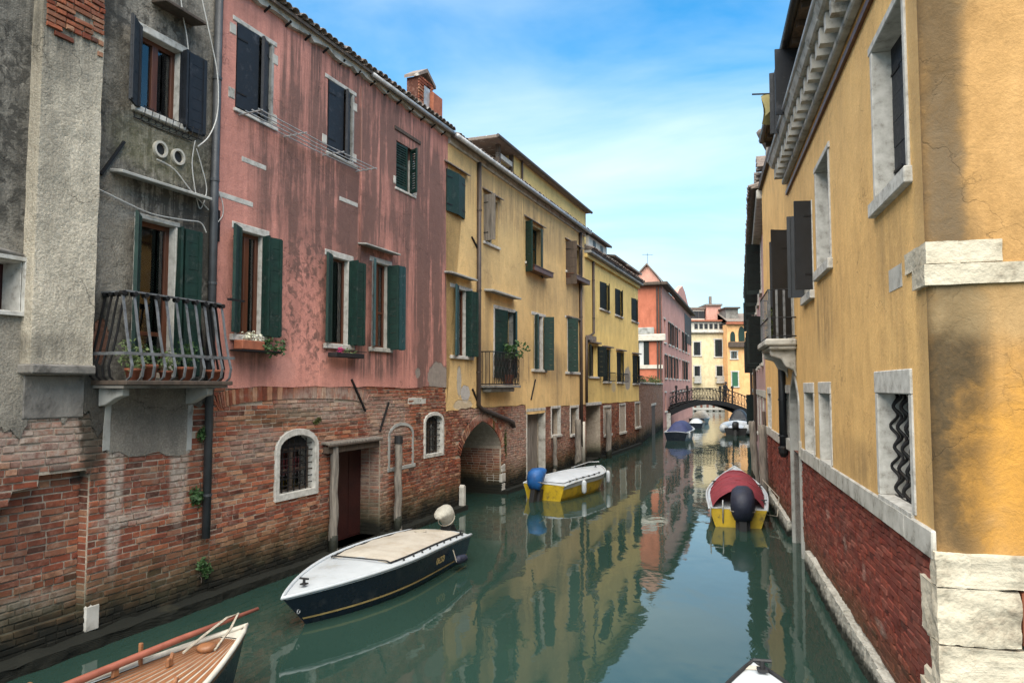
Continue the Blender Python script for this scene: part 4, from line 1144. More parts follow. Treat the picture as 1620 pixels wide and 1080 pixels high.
# first floor windows
canopy(house_c, FC.x(712,434,-.2), FC.x(753,446,-.2), FC.z(730,436,-.2), .26, .05, M['stone_grey'], .03)
canopy(house_c, FC.x(777,463,-.25), FC.x(822,476,-.25), FC.z(800,466,-.25), .32, .06, M['stone_grey'], .03)
MB().box(FC.x(896,503)-.15, FC.x(914,503)+.2, -.12, -.0, m_c[3][3]+.04, m_c[3][3]+.09).build('hood', M['tile'], house_c)
x0, x1, z0, z1 = m_c[0]
stone_frame(house_c, x0, x1, z0, z1, .06, -.035, .12, .10, .08, over=.35); window(house_c, x0, x1, z0, z1, .08, M['wood_brown'], 1, (), (.0,.5,0), .06)
shutter(house_c, x0-.05, z0, z1+.08, .34, 165, -1, M['teal'], -.08, 10); shutter(house_c, x1+.02, z0, z1, .18, 86, 1, M['green'], -.04, 10); shutter(house_c, x1+.05, z0, z1, .36, 172, 1, M['green'], -.16, 10)
x0, x1, z0, z1 = m_c[1]
stone_frame(house_c, x0, x1, z0, z1, .09, -.04, .22, .10, .08, parts='lrt', over=.0)
w_ = (x1-x0)/2
shutter(house_c, x0, z0+.02, z1-.01, w_*1.0, 10, -1, M['green'], .0, 12); shutter(house_c, x1, z0+.02, z1-.01, w_*.9, 26, 1, M['teal'], .0, 12)
# wrought iron balcony
yb = -.42
q0, q1 = FC.x(780,590,yb), FC.x(821,590,yb); qz0, qz1 = FC.z(800,609,yb), FC.z(800,558,yb)
bc = MB().box(q0-.05, q1+.05, yb-.05, -.031, qz0-.08, qz0).build('balcony', M['concrete'], house_c, bevel=.01)
MB().box(q0+.1, q1-.1, yb+.1, -.031, qz0-.2, qz0-.081).build('bracket', M['stone_grey'], bc, bevel=.03)
for zz in (qz0+.03, qz1): MB().tube([(q0,-.03,zz),(q0,yb,zz),(q1,yb,zz),(q1,-.03,zz)], .018, 6).build('rail', M['iron'], bc)
for k in range(17):
    x = q0+(q1-q0)*k/16; MB().tube([(x,yb,qz0+.02),(x,yb,qz1)], .011, 5).build('bar', M['iron'], bc)
for k in range(8):
    c = q0+(q1-q0)*(k+.5)/8; rr_ = (q1-q0)/17
    for zc_ in (qz0+.28*(qz1-qz0), qz0+.72*(qz1-qz0)):
        MB().tube([(c+rr_*(1-t/14)*math.cos(t*.9), yb-.012, zc_+rr_*2.2*(1-t/16)*math.sin(t*.9)) for t in range(12)], .009, 4).build('scroll', M['iron'], bc)
for side in (q0, q1):
    for k in range(3): y = -.08+(yb+.08)*k/3; MB().tube([(side,y,qz0),(side,y,qz1)], .011, 5).build('bar', M['iron'], bc)
pot = thing('potted_oleander', 'dark leafy potted shrub on the wrought iron balcony of the ochre house', 'plant', FC.M @ Vector((q1-.35, yb+.2, qz0)), FC.rz)
MB().lathe([(.10,0),(.15,.28),(.16,.32),(.12,.32)], 12).build('pot', M['terracotta'], pot, smooth=True)
p = MB()
for k in range(14):
    e = Vector((random.uniform(-.45,.5), random.uniform(-.4,.1), random.uniform(.75,1.25)))
    leaves(p, e, .16, 16, .12)
p.build('foliage', M['leaf'], pot, kind='stuff'); st = MB()
for k in range(6): st.tube([(0,0,.3),(random.uniform(-.3,.4),random.uniform(-.2,.05),.95)], .01, 4)
st.build('stem', M['wood_dark'], pot)
x0, x1, z0, z1 = m_c[2]
stone_frame(house_c, x0, x1, z0, z1, .06, -.035, .12, .10, .09, over=.3); window(house_c, x0, x1, z0, z1, .08, M['wood_brown'], 1, (), (.2,.9,0), .06)
shutter(house_c, x0-.04, z0, z1, .26, 140, -1, M['teal'], -.06, 10); shutter(house_c, x1+.03, z0-.02, z1, .36, 110, 1, M['green'], -.06, 10); shutter(house_c, x1+.08, z0-.02, z1, .32, 172, 1, M['green'], -.09, 10)
x0, x1, z0, z1 = m_c[3]
stone_frame(house_c, x0, x1, z0, z1, .06, -.035, .12, .08, .09, over=.3); shutter(house_c, x0, z0, z1, .5, 55, -1, M['green'], .02, 9); window(house_c, x0, x1, z0, z1, .08, M['wood_dark'], 1, (), None, .06)
# pipes
xa = FC.x(758,400,-.09); za = FC.z(765,640,-.09)
downpipe(house_c, [(xa,-.09,CZ),(xa,-.09,za),(xa+.25,-.09,za-.12),(FC.x(800,662,-.09),-.09,FC.z(800,662,-.09)),(FC.x(812,668,-.09),-.09,FC.z(812,668,-.09)),(FC.x(813,676,-.09),-.09,FC.z(813,676,-.09))], .065, M['pipe_brown'], 3)
xa = FC.x(919,500,-.10); downpipe(house_c, [(xa,-.10,CZ),(xa,-.10,FC.z(921,725,-.1)+.5)], .07, M['pipe_brown'], 4)
xa = FC.x(921,690,-.09)-.05; MB().tube([(xa,-.14,0.05),(xa,-.14,FC.z(921,655,-.1)-.3)], .10, 10).build('drain_pipe', M['cream_paint'], house_c, smooth=True)
for (a, c) in (((745,615),(755,640)), ((845,600),(838,632)), ((744,375),(758,402))):
    p, q = cx_(*a), cx_(*c); MB().bar((p[0],-.05,p[1]),(q[0],-.05,q[1]), .04).build('iron_tie', M['iron'], house_c)
MB().panel(rectpoly(0, CX1, CZ-.02, CZ+.16), [], -.10, .12).build('eaves_mortar', M['stone'], house_c)
roof(house_c, 0, CX1, CZ+.17, .26)
MB().tube([(-.05,-.32,CZ+.13),(CX1,-.32,CZ+.13)], .065, 8).build('gutter', M['zinc'], house_c, smooth=True)
shell(house_c, .02, CX1-.02, CZ, 8.0, PC)
MB().panel([(0,-.3),(archC0,-.3),(archC0,.12),(0,.12)], [], -.24, .25).build('plinth', BC, house_c)
MB().panel([(archC1+.02,-.3),(CX1,-.3),(CX1,.12),(archC1+.02,.12)], [], -.2, .21).build('plinth', BC, house_c)
# attic storey and roof terrace
ya = .75
t0, t1 = FC.x(812,260,ya), FC.x(927,380,ya)
PAt = plaster('attic_yellow_plaster', house_c, (.56,.42,.17,1), (.50,.37,.15,1), (.18,.14,.08,1), streak=.2)
za0, za1 = CZ+.1, FC.z(875,296,ya)
at = MB().box(t0, t1, ya, ya+3.6, za0, za1).build('attic', PAt, house_c)
MB().box(FC.x(788,222,ya-.22), t1+.12, ya-.22, ya+3.8, za1, za1+.12).build('attic_roof', M['tile'], at, bevel=.02)
MB().tube([(FC.x(787,222,ya-.25),ya-.26,za1+.03),(t1+.12,ya-.26,za1+.03)], .06, 8).build('gutter', M['pipe_brown'], at)
l0, l1 = FC.x(788,240,ya)+.1, FC.x(814,260,ya)
for x in (l0+.07, l1-.14): MB().box(x-.07, x+.07, ya, ya+.14, CZ+.2, za1).build('loggia_post', M['wood_dark'], at)
MB().box(l0, l1-.08, ya+.002, ya+.12, za1-.45, za1-.28).build('loggia_beam', M['stone_clean'], at)
MB().box(l0, l1, ya+1.6, ya+1.7, za0, za1).build('loggia_back', M['wood_dark'], at)
for k in range(9): x = l0+.05+(l1-l0-.3)*k/8; MB().tube([(x,ya+.05,CZ+.25),(x,ya+.05,CZ+1.15)], .012, 4).build('rail_bar', M['iron'], at)
MB().tube([(l0,ya+.05,CZ+1.15),(l1-.2,ya+.05,CZ+1.15)], .02, 5).build('rail', M['iron'], at)
MB().tube([(t0+.75,ya-.06,za0+.2),(t0+.75,ya-.06,za1)], .045, 6).build('downpipe', M['pipe_brown'], at)

# ---- the lemon-yellow house
FD = FL.shifted(S_CD)
house_d = thing('lemon_house', 'lemon-yellow house with dark shutters over a brick ground floor, after the ochre house', 'house', FD.P, FD.rz)
DX1, DZ = S_DE - S_CD, 9.05
PD = plaster('lemon_plaster', house_d, (.78,.56,.20,1), (.70,.50,.18,1), (.24,.19,.11,1), [('stain', 5.5, 3.1, 6, .5, .45), ('stain', 4.0, 6.2, 3, .4, .35), ('patch', FD.x(992,598), FD.z(992,598), .75, .62, .95, (.27,.26,.25,1)), ('patch', FD.x(970,612), FD.z(970,612), .4, .25, .7, (.34,.31,.25,1)), ('soft', .6, 6.0, .7, 4.5, .45, (.48,.34,.13,1))], streak=.25, bump=.4)
BD = brick_mat('brick_lemon_house', house_d, LEFT_BRICK, gen_white=.3)
MD = brick_mat('mortar_lemon_house', house_d, MORTAR, mortar=True)
opd = lambda l, r, t, b: FD.rect(l, r, t, b)
u_d = [opd(948,962,(948,445),(948,487)), opd(972,983,(972,456),(972,497)), opd(998,1008,(998,471),(998,506))]
m_d = [opd(931,944,(931,545),(931,595)), opd(953,964,(953,552),(953,603)), opd(975,985,(975,557),(975,604)), opd(1000,1009,(1000,562),(1000,606))]
zd = FD.z(960, 638)
MB().panel(jag([(0,FD.z(922,640)),(DX1,FD.z(1010,634))], .02, 10)+[(DX1,DZ),(0,DZ)], [rectpoly(*q) for q in u_d+m_d], -.03, .05, .22).build('plaster', PD, house_d)
g_d = [opd(955,966,(955,645),(955,688)), opd(980,989,(980,641),(980,684)), opd(1004.5,1012,(1004,638),(1004,676))]
rec = opd(927,950,(927,642),(950,724)); rec = (rec[0], rec[1], .05, rec[3])
MB().panel(rectpoly(0, DX1, -.4, zd+.15), [rectpoly(*rec)]+[rectpoly(*q) for q in g_d], .012, 0, .8).build('mortar', MD, house_d)
bkD = course_bricks(0, DX1, .02, zd+.1, [rectpoly(*rec)]+[rectpoly(q[0]-.08,q[1]+.08,q[2]-.1,q[3]+.1) for q in g_d], 0, .27, .064, .014)
lay_bricks(house_d, FD, bkD, BD, house_d, 300, seed=6)
MB().box(rec[0], rec[1], .8, .82, 0, rec[3]).build('recess_back', M['door_red'], house_d)
MB().box(rec[0]-.1, rec[1]+.1, -.04, .1, rec[3], rec[3]+.14).build('lintel', M['stone_clean'], house_d, bevel=.01)
for q in g_d:
    stone_frame(house_d, *q, .07, -.03, .2, .09, .1, mat=M['stone'], over=.0); window(house_d, *q, .14, M['stone_grey'], 0, (.5,), (0,1,.0), .05)
for i, (x0, x1, z0, z1) in enumerate(u_d+m_d):
    w_ = (x1-x0)/2
    window(house_d, x0, x1, z0, z1, .16, M['wood_dark'], 1, (), None, .06)
    if i != 3: shutter(house_d, x0, z0, z1, w_, 5, -1, M['shutter_d'], -.03, 6); shutter(house_d, x1, z0, z1, w_, 14, 1, M['shutter_d'], -.03, 6)
    else: shutter(house_d, x0, z0, z1, w_*.8, 160, -1, M['shutter_d'], -.06, 6); shutter(house_d, x1, z0, z1, w_*.8, 150, 1, M['shutter_d'], -.06, 6)
    MB().box(x0-.1, x1+.12, -.10, .1, z0-.09, z0).build('sill', M['stone_clean'], house_d, bevel=.01)
    if i > 2: MB().box(x0-.15, x1+.18, -.2, .0, z1+.10, z1+.16).build('hood', M['tile'], house_d)
    if i > 3:
        g = MB().tube([(x0-.1,-.03,z0+.42),(x0-.1,-.28,z0+.42),(x1+.1,-.28,z0+.42),(x1+.1,-.03,z0+.42)], .016, 5).build('window_rail', M['iron'], house_d)
        MB().tube([(x0-.1,-.03,z0+.02),(x0-.1,-.28,z0+.02),(x1+.1,-.28,z0+.02),(x1+.1,-.03,z0+.02)], .016, 5).build('rail', M['iron'], g)
        for k in range(9): x = x0-.1+(x1-x0+.2)*k/8; MB().tube([(x,-.28,z0),(x+.05,-.31,z0+.2),(x,-.28,z0+.42)], .012, 4).build('bar', M['iron'], g)
xq = FD.x(939,470,-.09); zq = FD.z(939,527,-.09)
downpipe(house_d, [(xq,-.09,DZ),(xq,-.09,zq),(.05,-.09,zq-.25),(.02,-.09,2.6)], .06, M['pipe_brown'], 2)
MB().box(.1, xq+.2, -.16, -.03, zq-.35, zq-.15).build('pipe_hood', M['tile'], house_d)
MB().box(0, DX1+.05, -.16, .02, DZ-.18, DZ).build('cornice', PD, house_d, bevel=.02)
MB().box(0, DX1+.1, -.34, .02, DZ+.001, DZ+.14).build('cornice', M['stone_grey'], house_d, bevel=.03)
roof(house_d, 0, DX1+.1, DZ+.20, .36); shell(house_d, .02, DX1, DZ, 8.0, PD)
MB().panel(rectpoly(0, rec[0], -.3, .12), [], -.2, .21).build('plinth', BD, house_d); MB().panel(rectpoly(rec[1], DX1, -.3, .12), [], -.2, .21).build('plinth', BD, house_d)
# dormers
for (l, r, t, bt, yy, rise, m_) in ((931,960,372,404,.8,.55,'cream_paint'), (967,988,412,428,.6,.35,'cream_paint'), (988,1008,424,444,.5,.6,'terracotta')):
    e0, e1 = FD.x(l,390,yy), FD.x(r,390,yy); f0, f1 = DZ+.2, FD.z((l+r)/2,(t+bt)/2-6,yy)
    dm = MB().box(e0, e1, yy, yy+2.5, f0, f1).build('dormer', M[m_], house_d)
    MB().add([(e0-.15,yy-.25,f1),(e1+.15,yy-.25,f1),(e1+.15,yy+2.6,f1+rise),(e0-.15,yy+2.6,f1+rise),(e0-.15,yy-.25,f1+.1),(e1+.15,yy-.25,f1+.1),(e1+.15,yy+2.6,f1+rise+.1),(e0-.15,yy+2.6,f1+rise+.1)],
        [(0,3,2,1),(4,5,6,7),(0,1,5,4),(1,2,6,5),(2,3,7,6),(3,0,4,7)]).build('dormer_roof', M['wood_dark'] if m_ == 'cream_paint' else M['tile'], dm)
    for k in range(2): x = e0+(e1-e0)*(.3+.4*k); MB().box(x-.25, x+.25, yy-.012, yy+.02, f0+.45, f1-.1).build('dormer_window', M['black_paint'], dm)

# ---- garden wall and the red-pink house beyond
pE = on_water(1049, 677); YAW_E = math.atan((1199-810)/F_PX); dE = (math.sin(YAW_E), math.cos(YAW_E))
FE = Frame(pE[:2], dE)
pg0 = FD.M @ Vector((DX1, 0, 0))
dg = (FE.P - pg0); FG = Frame(pg0[:2], dg[:2]); GL = dg.length
wall_g = thing('garden_wall', 'mossy brick garden wall between the lemon house and the red house', 'wall', FG.P, FG.rz)
BG = brick_mat('garden_wall_brick', wall_g, [(.14,.07,.05,1),(.22,.12,.08,1),(.28,.17,.12,1),(.18,.11,.09,1)], gen_white=.5)
MG = brick_mat('garden_wall_mortar', wall_g, MORTAR, mortar=True)
gzt = 3.45
MB().box(0, GL, .012, .5, -.4, gzt).build('mortar', MG, wall_g)
lay_bricks(wall_g, FG, course_bricks(0, GL, .02, gzt, [rectpoly(GL*.45,GL*.6,.0,2.0)], 0, .27, .066, .014), BG, wall_g, 200, seed=8)
MB().box(GL*.45, GL*.6, .0, .02, .0, 2.0).build('gate', M['wood_dark'], wall_g); MB().box(GL*.42, GL*.63, -.05, .02, 2.0, 2.15).build('lintel', M['stone'], wall_g)
MB().box(-.02, GL, -.06, .55, gzt, gzt+.1).build('coping', M['stone_grey'], wall_g, bevel=.02)
p = MB()
for k in range(26): leaves(p, (random.uniform(.2,GL-.3), random.uniform(.05,.5), gzt+.1+random.uniform(-.05,.25)), .35, 40, .12)
o = tag(p.build('ivy', M['moss'], None, kind='stuff'), 'green and yellow ivy spilling over the brick garden wall', 'ivy'); o.matrix_world = FG.M

house_e = thing('red_house', 'brick-red side and pink canal front of the tall house before the bridge', 'house', FE.P, FE.rz)
EL = FE.x(1094, 560); EZ = FE.z(1062, 468)
PE = plaster('pink_far_plaster', house_e, (.58,.30,.25,1), (.48,.24,.20,1), (.18,.11,.10,1), [('stain', 8, 1.8, 14, 1.6, .9), ('stain', 12, 7, 9, 2.0, .5)], streak=.4)
PE2 = plaster('brick_red_plaster', house_e, (.45,.145,.085,1), (.38,.12,.07,1), (.16,.06,.045,1), [], streak=.2)
emid = [(x, x+1.05, z0, z0+h_) for x in (1.6, 4.4, 7.0, 10.0, 13.2, 16.4, 19.6, 22.8) for z0, h_ in ((4.0,1.9),)]
etop = [(x, x+1.05, z0, z0+h_) for x in (1.2, 4.4, 7.0, 10.0, 13.2, 16.4, 19.6, 22.8) for z0, h_ in ((1.3,1.5),(6.9,1.9)) if not (2.4 < x < 5 and z0 < 2)]
MB().panel([(0,-.4),(EL,-.4),(EL,EZ),(0,EZ)], [rectpoly(*q) for q in emid+etop], -.02, .1, .3).build('plaster', PE, house_e)
for q in emid+etop:
    window(house_e, *q, .2, M['wood_dark'], 1, (), None, .08)
    w_ = (q[1]-q[0])*.8
    if q[2] > 3 and int(q[0]*10) % 3: shutter(house_e, q[0], q[2], q[3], w_*.42, 172, -1, M['shutter_d'], -.05, 6); shutter(house_e, q[1], q[2], q[3], w_*.42, 172, 1, M['shutter_d'], -.05, 6)
    MB().box(q[0]-.15, q[1]+.15, -.12, .1, q[2]-.12, q[2]+.01).build('sill', M['stone_clean'], house_e); MB().box(q[0]-.15, q[1]+.15, -.06, .1, q[3]-.01, q[3]+.12).build('lintel', M['stone'], house_e)
# camera-facing red flank
flank = MB()
flank.v = [(0.0,-.02,-.4),(0.0,7.5,-.4),(0.0,7.5,EZ),(0.0,-.02,EZ)]; flank.f = [(0,3,2,1)]
flank.build('flank', PE2, house_e)
# flank dressings, in house coordinates: x = 0 plane, y runs away from the canal
MB().box(-.12, -.001, -.06, 7.5, FE.z(1049,583), FE.z(1049,583)+.3).build('string_course', M['cream_paint'], house_e)
zc1 = FE.z(1049, 536)
MB().box(-.30, -.001, -.30, 7.5, zc1-.2, zc1+.35).build('string_course', M['cream_paint'], house_e, bevel=.05)
MB().box(-.22, -.001, .6, 7.5, zc1+.35, zc1+.9).build('string_course', M['stone_grey'], house_e, bevel=.05)
for (yy0, yy1, za_, zb_) in ((1.45,1.85,FE.z(1049,579),FE.z(1049,540)),):
    wf = MB().box(-.03, -.002, yy0, yy1, za_, zb_).build('window', M['curtain'], house_e)
    MB().box(-.08, -.031, yy0-.42, yy0, za_, zb_).build('shutter', M['shutter_d'], wf); MB().box(-.08, -.031, yy1, yy1+.42, za_, zb_).build('shutter', M['shutter_d'], wf)
for yy in (.12, .34): MB().tube([(-.1,yy,.6),(-.1,yy,EZ-.1)], .07, 8).build('downpipe', M['pipe_brown'], house_e)
MB().box(-.5, EL, -.55, .0, EZ, EZ+.28).build('eaves', M['wood_dark'], house_e, bevel=.05); MB().box(-.55, .0, .0, 7.5, EZ, EZ+.28).build('eaves', M['wood_dark'], house_e, bevel=.05)
# upper gabled storey
zpk, zl, zr = FE.z(1047,419), FE.z(1047,438), FE.z(1047,444)
g0, g1_ = .25, 6.5
sec = [(.15,EZ+.2),(2.6,EZ+.2),(2.6,zl-.6),(1.15,zpk),(.15,zr)]
b = MB(); b.v = [(g0,y,z) for y, z in sec]+[(g1_,y,z) for y, z in sec]
b.f = [(4,3,2,1,0),(5,6,7,8,9)]+[(i,(i+1)%5,5+(i+1)%5,5+i) for i in range(5)]
us = b.build('upper_storey', plaster('pale_pink_plaster', house_e, (.62,.34,.26,1), (.52,.27,.21,1), (.3,.17,.14,1)), house_e)
for (ya1, za1_), (yb1, zb1_) in (((1.15,zpk),(2.75,zl-.7)), ((1.15,zpk),(-.05,zr-.12))):
    MB().add([(g0-.25,ya1,za1_+.01),(g1_,ya1,za1_+.01),(g1_,yb1,zb1_+.01),(g0-.25,yb1,zb1_+.01),(g0-.25,ya1,za1_+.16),(g1_,ya1,za1_+.16),(g1_,yb1,zb1_+.16),(g0-.25,yb1,zb1_+.16)],[(0,3,2,1),(4,5,6,7),(0,1,5,4),(1,2,6,5),(2,3,7,6),(3,0,4,7)]).build('roof', M['tile'], us)
MB().box(g0+1.5, g0+3.0, .12, .16, EZ+.6, zr-.5).build('window', M['black_paint'], us)
MB().box(g0+3.4, g0+4.4, .12, .16, EZ+.6, zr-.5).build('window', M['cream_paint'], us)
# curved gable wall over the canal front
gx0, gx1 = FE.x(1068,470), FE.x(1089,470); gzt2 = FE.z(1079,452)
MB().prism([(gx0,EZ+.1),(gx1,EZ+.1),(gx1,gzt2-1.5),(gx0*.3+gx1*.7,gzt2-.3),((gx0+gx1)/2,gzt2),(gx0*.75+gx1*.25,gzt2-.8),(gx0,gzt2-2.2)], -.03, .4).build('gable', PE, house_e)
MB().box(EL*.7, EL-.3, -.05, -.021, EZ-3.4, EZ-.4).build('shutter', M['slate'], house_e)
b = MB(); b.v = [(EL,-.0,-.4),(EL,7.5,-.4),(EL,7.5,EZ),(EL,0,EZ),(0,7.5,-.4),(0,7.5,EZ)]; b.f = [(0,1,2,3),(4,5,2,1),(5,3,2)]; b.build('rear_walls', PE, house_e)
MB().box(0, EL, .0, 7.5, EZ-.02, EZ).build('roof_deck', M['tile'], house_e)
# ------------------------------------------------------------------ the right bank
R0 = on_water(1265, 870)
corner = R0 + Vector((dR[0], dR[1], 0))*-9.41
FF = Frame(corner[:2], (-dR[0], -dR[1]))          # canal front, x = 0 at the near corner, negative going away
FS = Frame(corner[:2], (dR[1], -dR[0]))           # the flank facing the camera, x > 0 to the right
house_f = thing('orange_ochre_house', 'tall orange-ochre corner house with stone quoins and brick base on the right bank', 'house', FF.P, FF.rz)
fx = lambda px, py, y=0: FF.xz(px, py, y)
F0 = FF.x(1213, 620); FZ = FF.z(1250, 62, -.30)
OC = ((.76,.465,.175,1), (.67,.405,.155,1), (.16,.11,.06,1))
PF = plaster('orange_ochre_plaster', house_f, *OC, [('soft', -.05, 5.5, .30, 5.5, .45, (.20,.145,.08,1)), ('soft', -8.5, 3.4, 5, .8, .3, (.56,.38,.17,1)), ('soft', -5, 6.4, 4, .9, .3, (.68,.45,.20,1)), ('stain', -9.3, 6.3, 3.0, .4, .35), ('stain', FF.x(1412,380), FF.z(1400,330)-.55, .55, .55, .8), ('stain', FF.x(1306,450), FF.z(1306,440)-.6, .9, .6, .8), ('stain', FF.x(1421,600), 3.65, .6, .35, .5), ('stain', -4.5, 2.35, 5.0, .3, .7), ('stain', -5.5, 4.3, 3, .5, .2)], streak=.26, bump=.45, grain=1.0, st_w=3.4)
ref_s = new_obj('flank', None, house_f); ref_s.matrix_parent_inverse = Matrix(); ref_s.matrix_local = FF.Mi @ FS.M
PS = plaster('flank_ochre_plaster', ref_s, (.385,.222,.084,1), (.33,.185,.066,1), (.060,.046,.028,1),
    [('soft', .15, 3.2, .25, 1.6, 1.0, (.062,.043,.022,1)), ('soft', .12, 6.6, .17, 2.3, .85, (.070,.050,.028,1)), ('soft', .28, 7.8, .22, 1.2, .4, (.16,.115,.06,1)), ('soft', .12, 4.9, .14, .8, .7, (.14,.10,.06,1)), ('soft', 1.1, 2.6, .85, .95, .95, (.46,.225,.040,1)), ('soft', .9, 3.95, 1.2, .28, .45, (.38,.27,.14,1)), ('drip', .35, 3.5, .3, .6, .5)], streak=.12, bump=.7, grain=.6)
BF = brick_mat('dark_red_brick', house_f, [(.08,.020,.016,1),(.17,.034,.024,1),(.23,.055,.036,1),(.13,.034,.026,1),(.27,.085,.06,1)], white=(.34,.24,.20,1), gen_white=.10, whites=[(-4.2,1.2,.12,.10,.6),(-5.6,1.35,.2,.06,.6),(-3.0,1.1,.12,.10,.6),(-2.2,.7,.3,.06,.6)], algae_z=.30)
MF = brick_mat('dark_red_mortar', house_f, [(.15,.055,.042,1),(.24,.13,.10,1)], mortar=True, gen_white=.1, algae_z=.12)
zb0, zb1 = 1.90, 2.13                       # stone band under the windows
opf = lambda l, r, t, b: FF.rect(l, r, t, b)
w1 = (FF.x(1396,700), FF.x(1447,700), 2.15, FF.z(1396,620))
w2 = (FF.x(1301,670), FF.x(1318,670), 2.13, FF.z(1301,621)); w3 = (FF.x(1277,670), FF.x(1291,670), 2.13, FF.z(1277,620))
w4 = (FF.x(1245,650), FF.x(1252,650), 2.13, FF.z(1248,621)); w5 = (FF.x(1217,650), FF.x(1222,650), 2.13, FF.z(1219,622))
dF = (FF.x(1255,720), FF.x(1268,720)); dz, dr_ = FF.z(1262,640), FF.z(1261,596)-FF.z(1262,640)
u1 = (FF.x(1388,200), FF.x(1440,200), FF.z(1388,325), FF.z(1388,75)); u2 = (FF.x(1295,330), FF.x(1316,330), FF.z(1295,433), FF.z(1295,270))
u3 = (FF.x(1288,380)-1.1, FF.x(1288,380), FF.z(1278,470), FF.z(1278,330))
bd = (FF.x(1258,500)-1.15, FF.x(1258,500), FF.z(1250,540), FF.z(1250,370))
at1 = (FF.x(1276,130)-.9, FF.x(1276,130), FF.z(1270,200), FF.z(1270,90))
DF = archpoly(dF[0], dF[1], -.3, dz, dr_, 12, .55)
holes = [rectpoly(*q) for q in (w1, w2, w3, w4, w5, u1, u2, u3, bd, at1)]
DFu = [p for p in archpoly(dF[0]-.10, dF[1]+.10, zb0, dz, dr_+.10, 12, .55)]
outer = [(F0,zb0+.02),(dF[0]-.10,zb0+.02)] + DFu[2:][::-1] + [(dF[1]+.10,zb0+.02),(-.05,zb0+.02),(-.05,FZ),(F0,FZ)]
MB().panel(outer, holes, -.025, .05, .24).build('plaster', PF, house_f)
MB().panel(rectpoly(F0, -.02, -.4, zb0+.05), [rectpoly(dF[0],dF[1],-.39,zb0+.04)], .012, 0, .3).build('mortar', MF, house_f)
bf = course_bricks(F0, -.16, .36, zb0, [rectpoly(dF[0]-.14,dF[1]+.14,0,3)], 0, .25, .060, .010)
lay_bricks(house_f, FF, bf, BF, house_f, 300, seed=12)
# limestone plinth, band, doorway
def plinth_mat():
    T = NT('tide_stained_limestone'); P = T.coord(); n = T.noise(P, 3.5, 6, .65); n2 = T.noise(P, 22, 4, .65)
    c = T.mix(T.rng(n, .35, .65), (.46,.44,.39,1), (.27,.255,.22,1)); c = T.mix(T.rng(n2, .5, .75, 0, .7), c, (.09,.08,.065,1))
    zz = T.math('ADD', T.sep(P)[2], T.math('MULTIPLY', T.math('SUBTRACT', n, .5), .35))
    c = T.mix(T.rng(zz, .10, .24, .97, 0), c, (.012,.014,.010,1)); T.bump(T.math('ADD', n, n2), .7, .02)
    return T.set(c, .9, spec=.2)
M['plinth'] = plinth_mat()
k = F0
while k < -.2:
    e = min(-.16, k+random.uniform(.7,1.3))
    if not (k < dF[1]+.1 and e > dF[0]-.1): rough(MB().box(k, e-.008, -.10+random.uniform(-.02,.02), .02, -.3, .34+random.uniform(-.02,.02)).build('plinth_stone', M['plinth'], house_f), .09, .16, 4)
    k = e
k = F0
while k < -.3:
    e = min(-.02, k+random.uniform(1.1,1.9))
    if k < dF[1]+.1 and e > dF[0]-.1:
        if k < dF[0]-.16: MB().box(k, dF[0]-.15, -.05, .02, zb0, zb1).build('band_stone', M['stone'], house_f, bevel=.012)
        if e > dF[1]+.16: MB().box(dF[1]+.15, e-.006, -.05, .02, zb0, zb1).build('band_stone', M['stone'], house_f, bevel=.012)
    else: MB().box(k, e-.006, -.05-random.uniform(0,.008), .02, zb0+random.uniform(-.008,.008), zb1).build('band_stone', M['stone'], house_f, bevel=.012)
    k = e
dFo = archpoly(dF[0]-.12, dF[1]+.12, -.31, dz, dr_+.12, 12, .55)
arch_frame(house_f, DF, dFo, -.05, .45, M['stone_grey'], 'door_surround')
MB().panel(DF, [], .42, .02).build('door', M['wood_grey'], house_f)
MB().box(dF[1]+.12, dF[1]+.28, -.07, .0, 1.95, 2.25).build('letter_box', M['stone'], house_f, bevel=.01)
for i, q in enumerate((w1, w2, w3, w4, w5)):
    stone_frame(house_f, *q, .10 if i == 0 else .07, -.04, .34, .22 if i == 0 else .17, .05, parts='lrt', over=.0)
    MB().box(q[0]-.02, q[1]+.02, -.052, .30, q[2]-.05, q[2]+.014).build('sill', M['stone_clean'], house_f)
    MB().box(q[0], q[1], .30, .33, q[2], q[3]).build('window_back', M['black_paint'], house_f)
# woven iron grille of the near ground floor window: wavy bars that meet and part
g = MB().box(w1[0], w1[1], .10, .115, w1[2], w1[2]+.02).build('grille', M['iron'], house_f)
nbar = 8; wv = (w1[1]-w1[0])/nbar; pz = .21
for k in range(nbar):
    xc = w1[0]+wv*(k+.5); pts = []
    for t in range(49):
        z = w1[2]+(w1[3]-w1[2])*t/48; ph = 2*PI*(z-w1[2])/pz/2 + (PI if k % 2 else 0)
        pts.append((xc+wv*.46*math.sin(ph), .11+.03*math.cos(ph*2), z))
    MB().tube(pts, .017, 6).build('bar', M['iron'], g, smooth=True)
for q in (w2, w3):
    g = MB().box(q[0], q[1], .16, .175, q[2], q[2]+.02).build('grille', M['iron'], house_f)
    for k in range(7):
        x = q[0]+(q[1]-q[0])*(k+.5)/7
        MB().tube([(x+.04*math.sin(t*.9+k*PI), .17, q[2]+(q[3]-q[2])*t/24) for t in range(25)], .016, 5).build('bar', M['iron'], g, smooth=True)
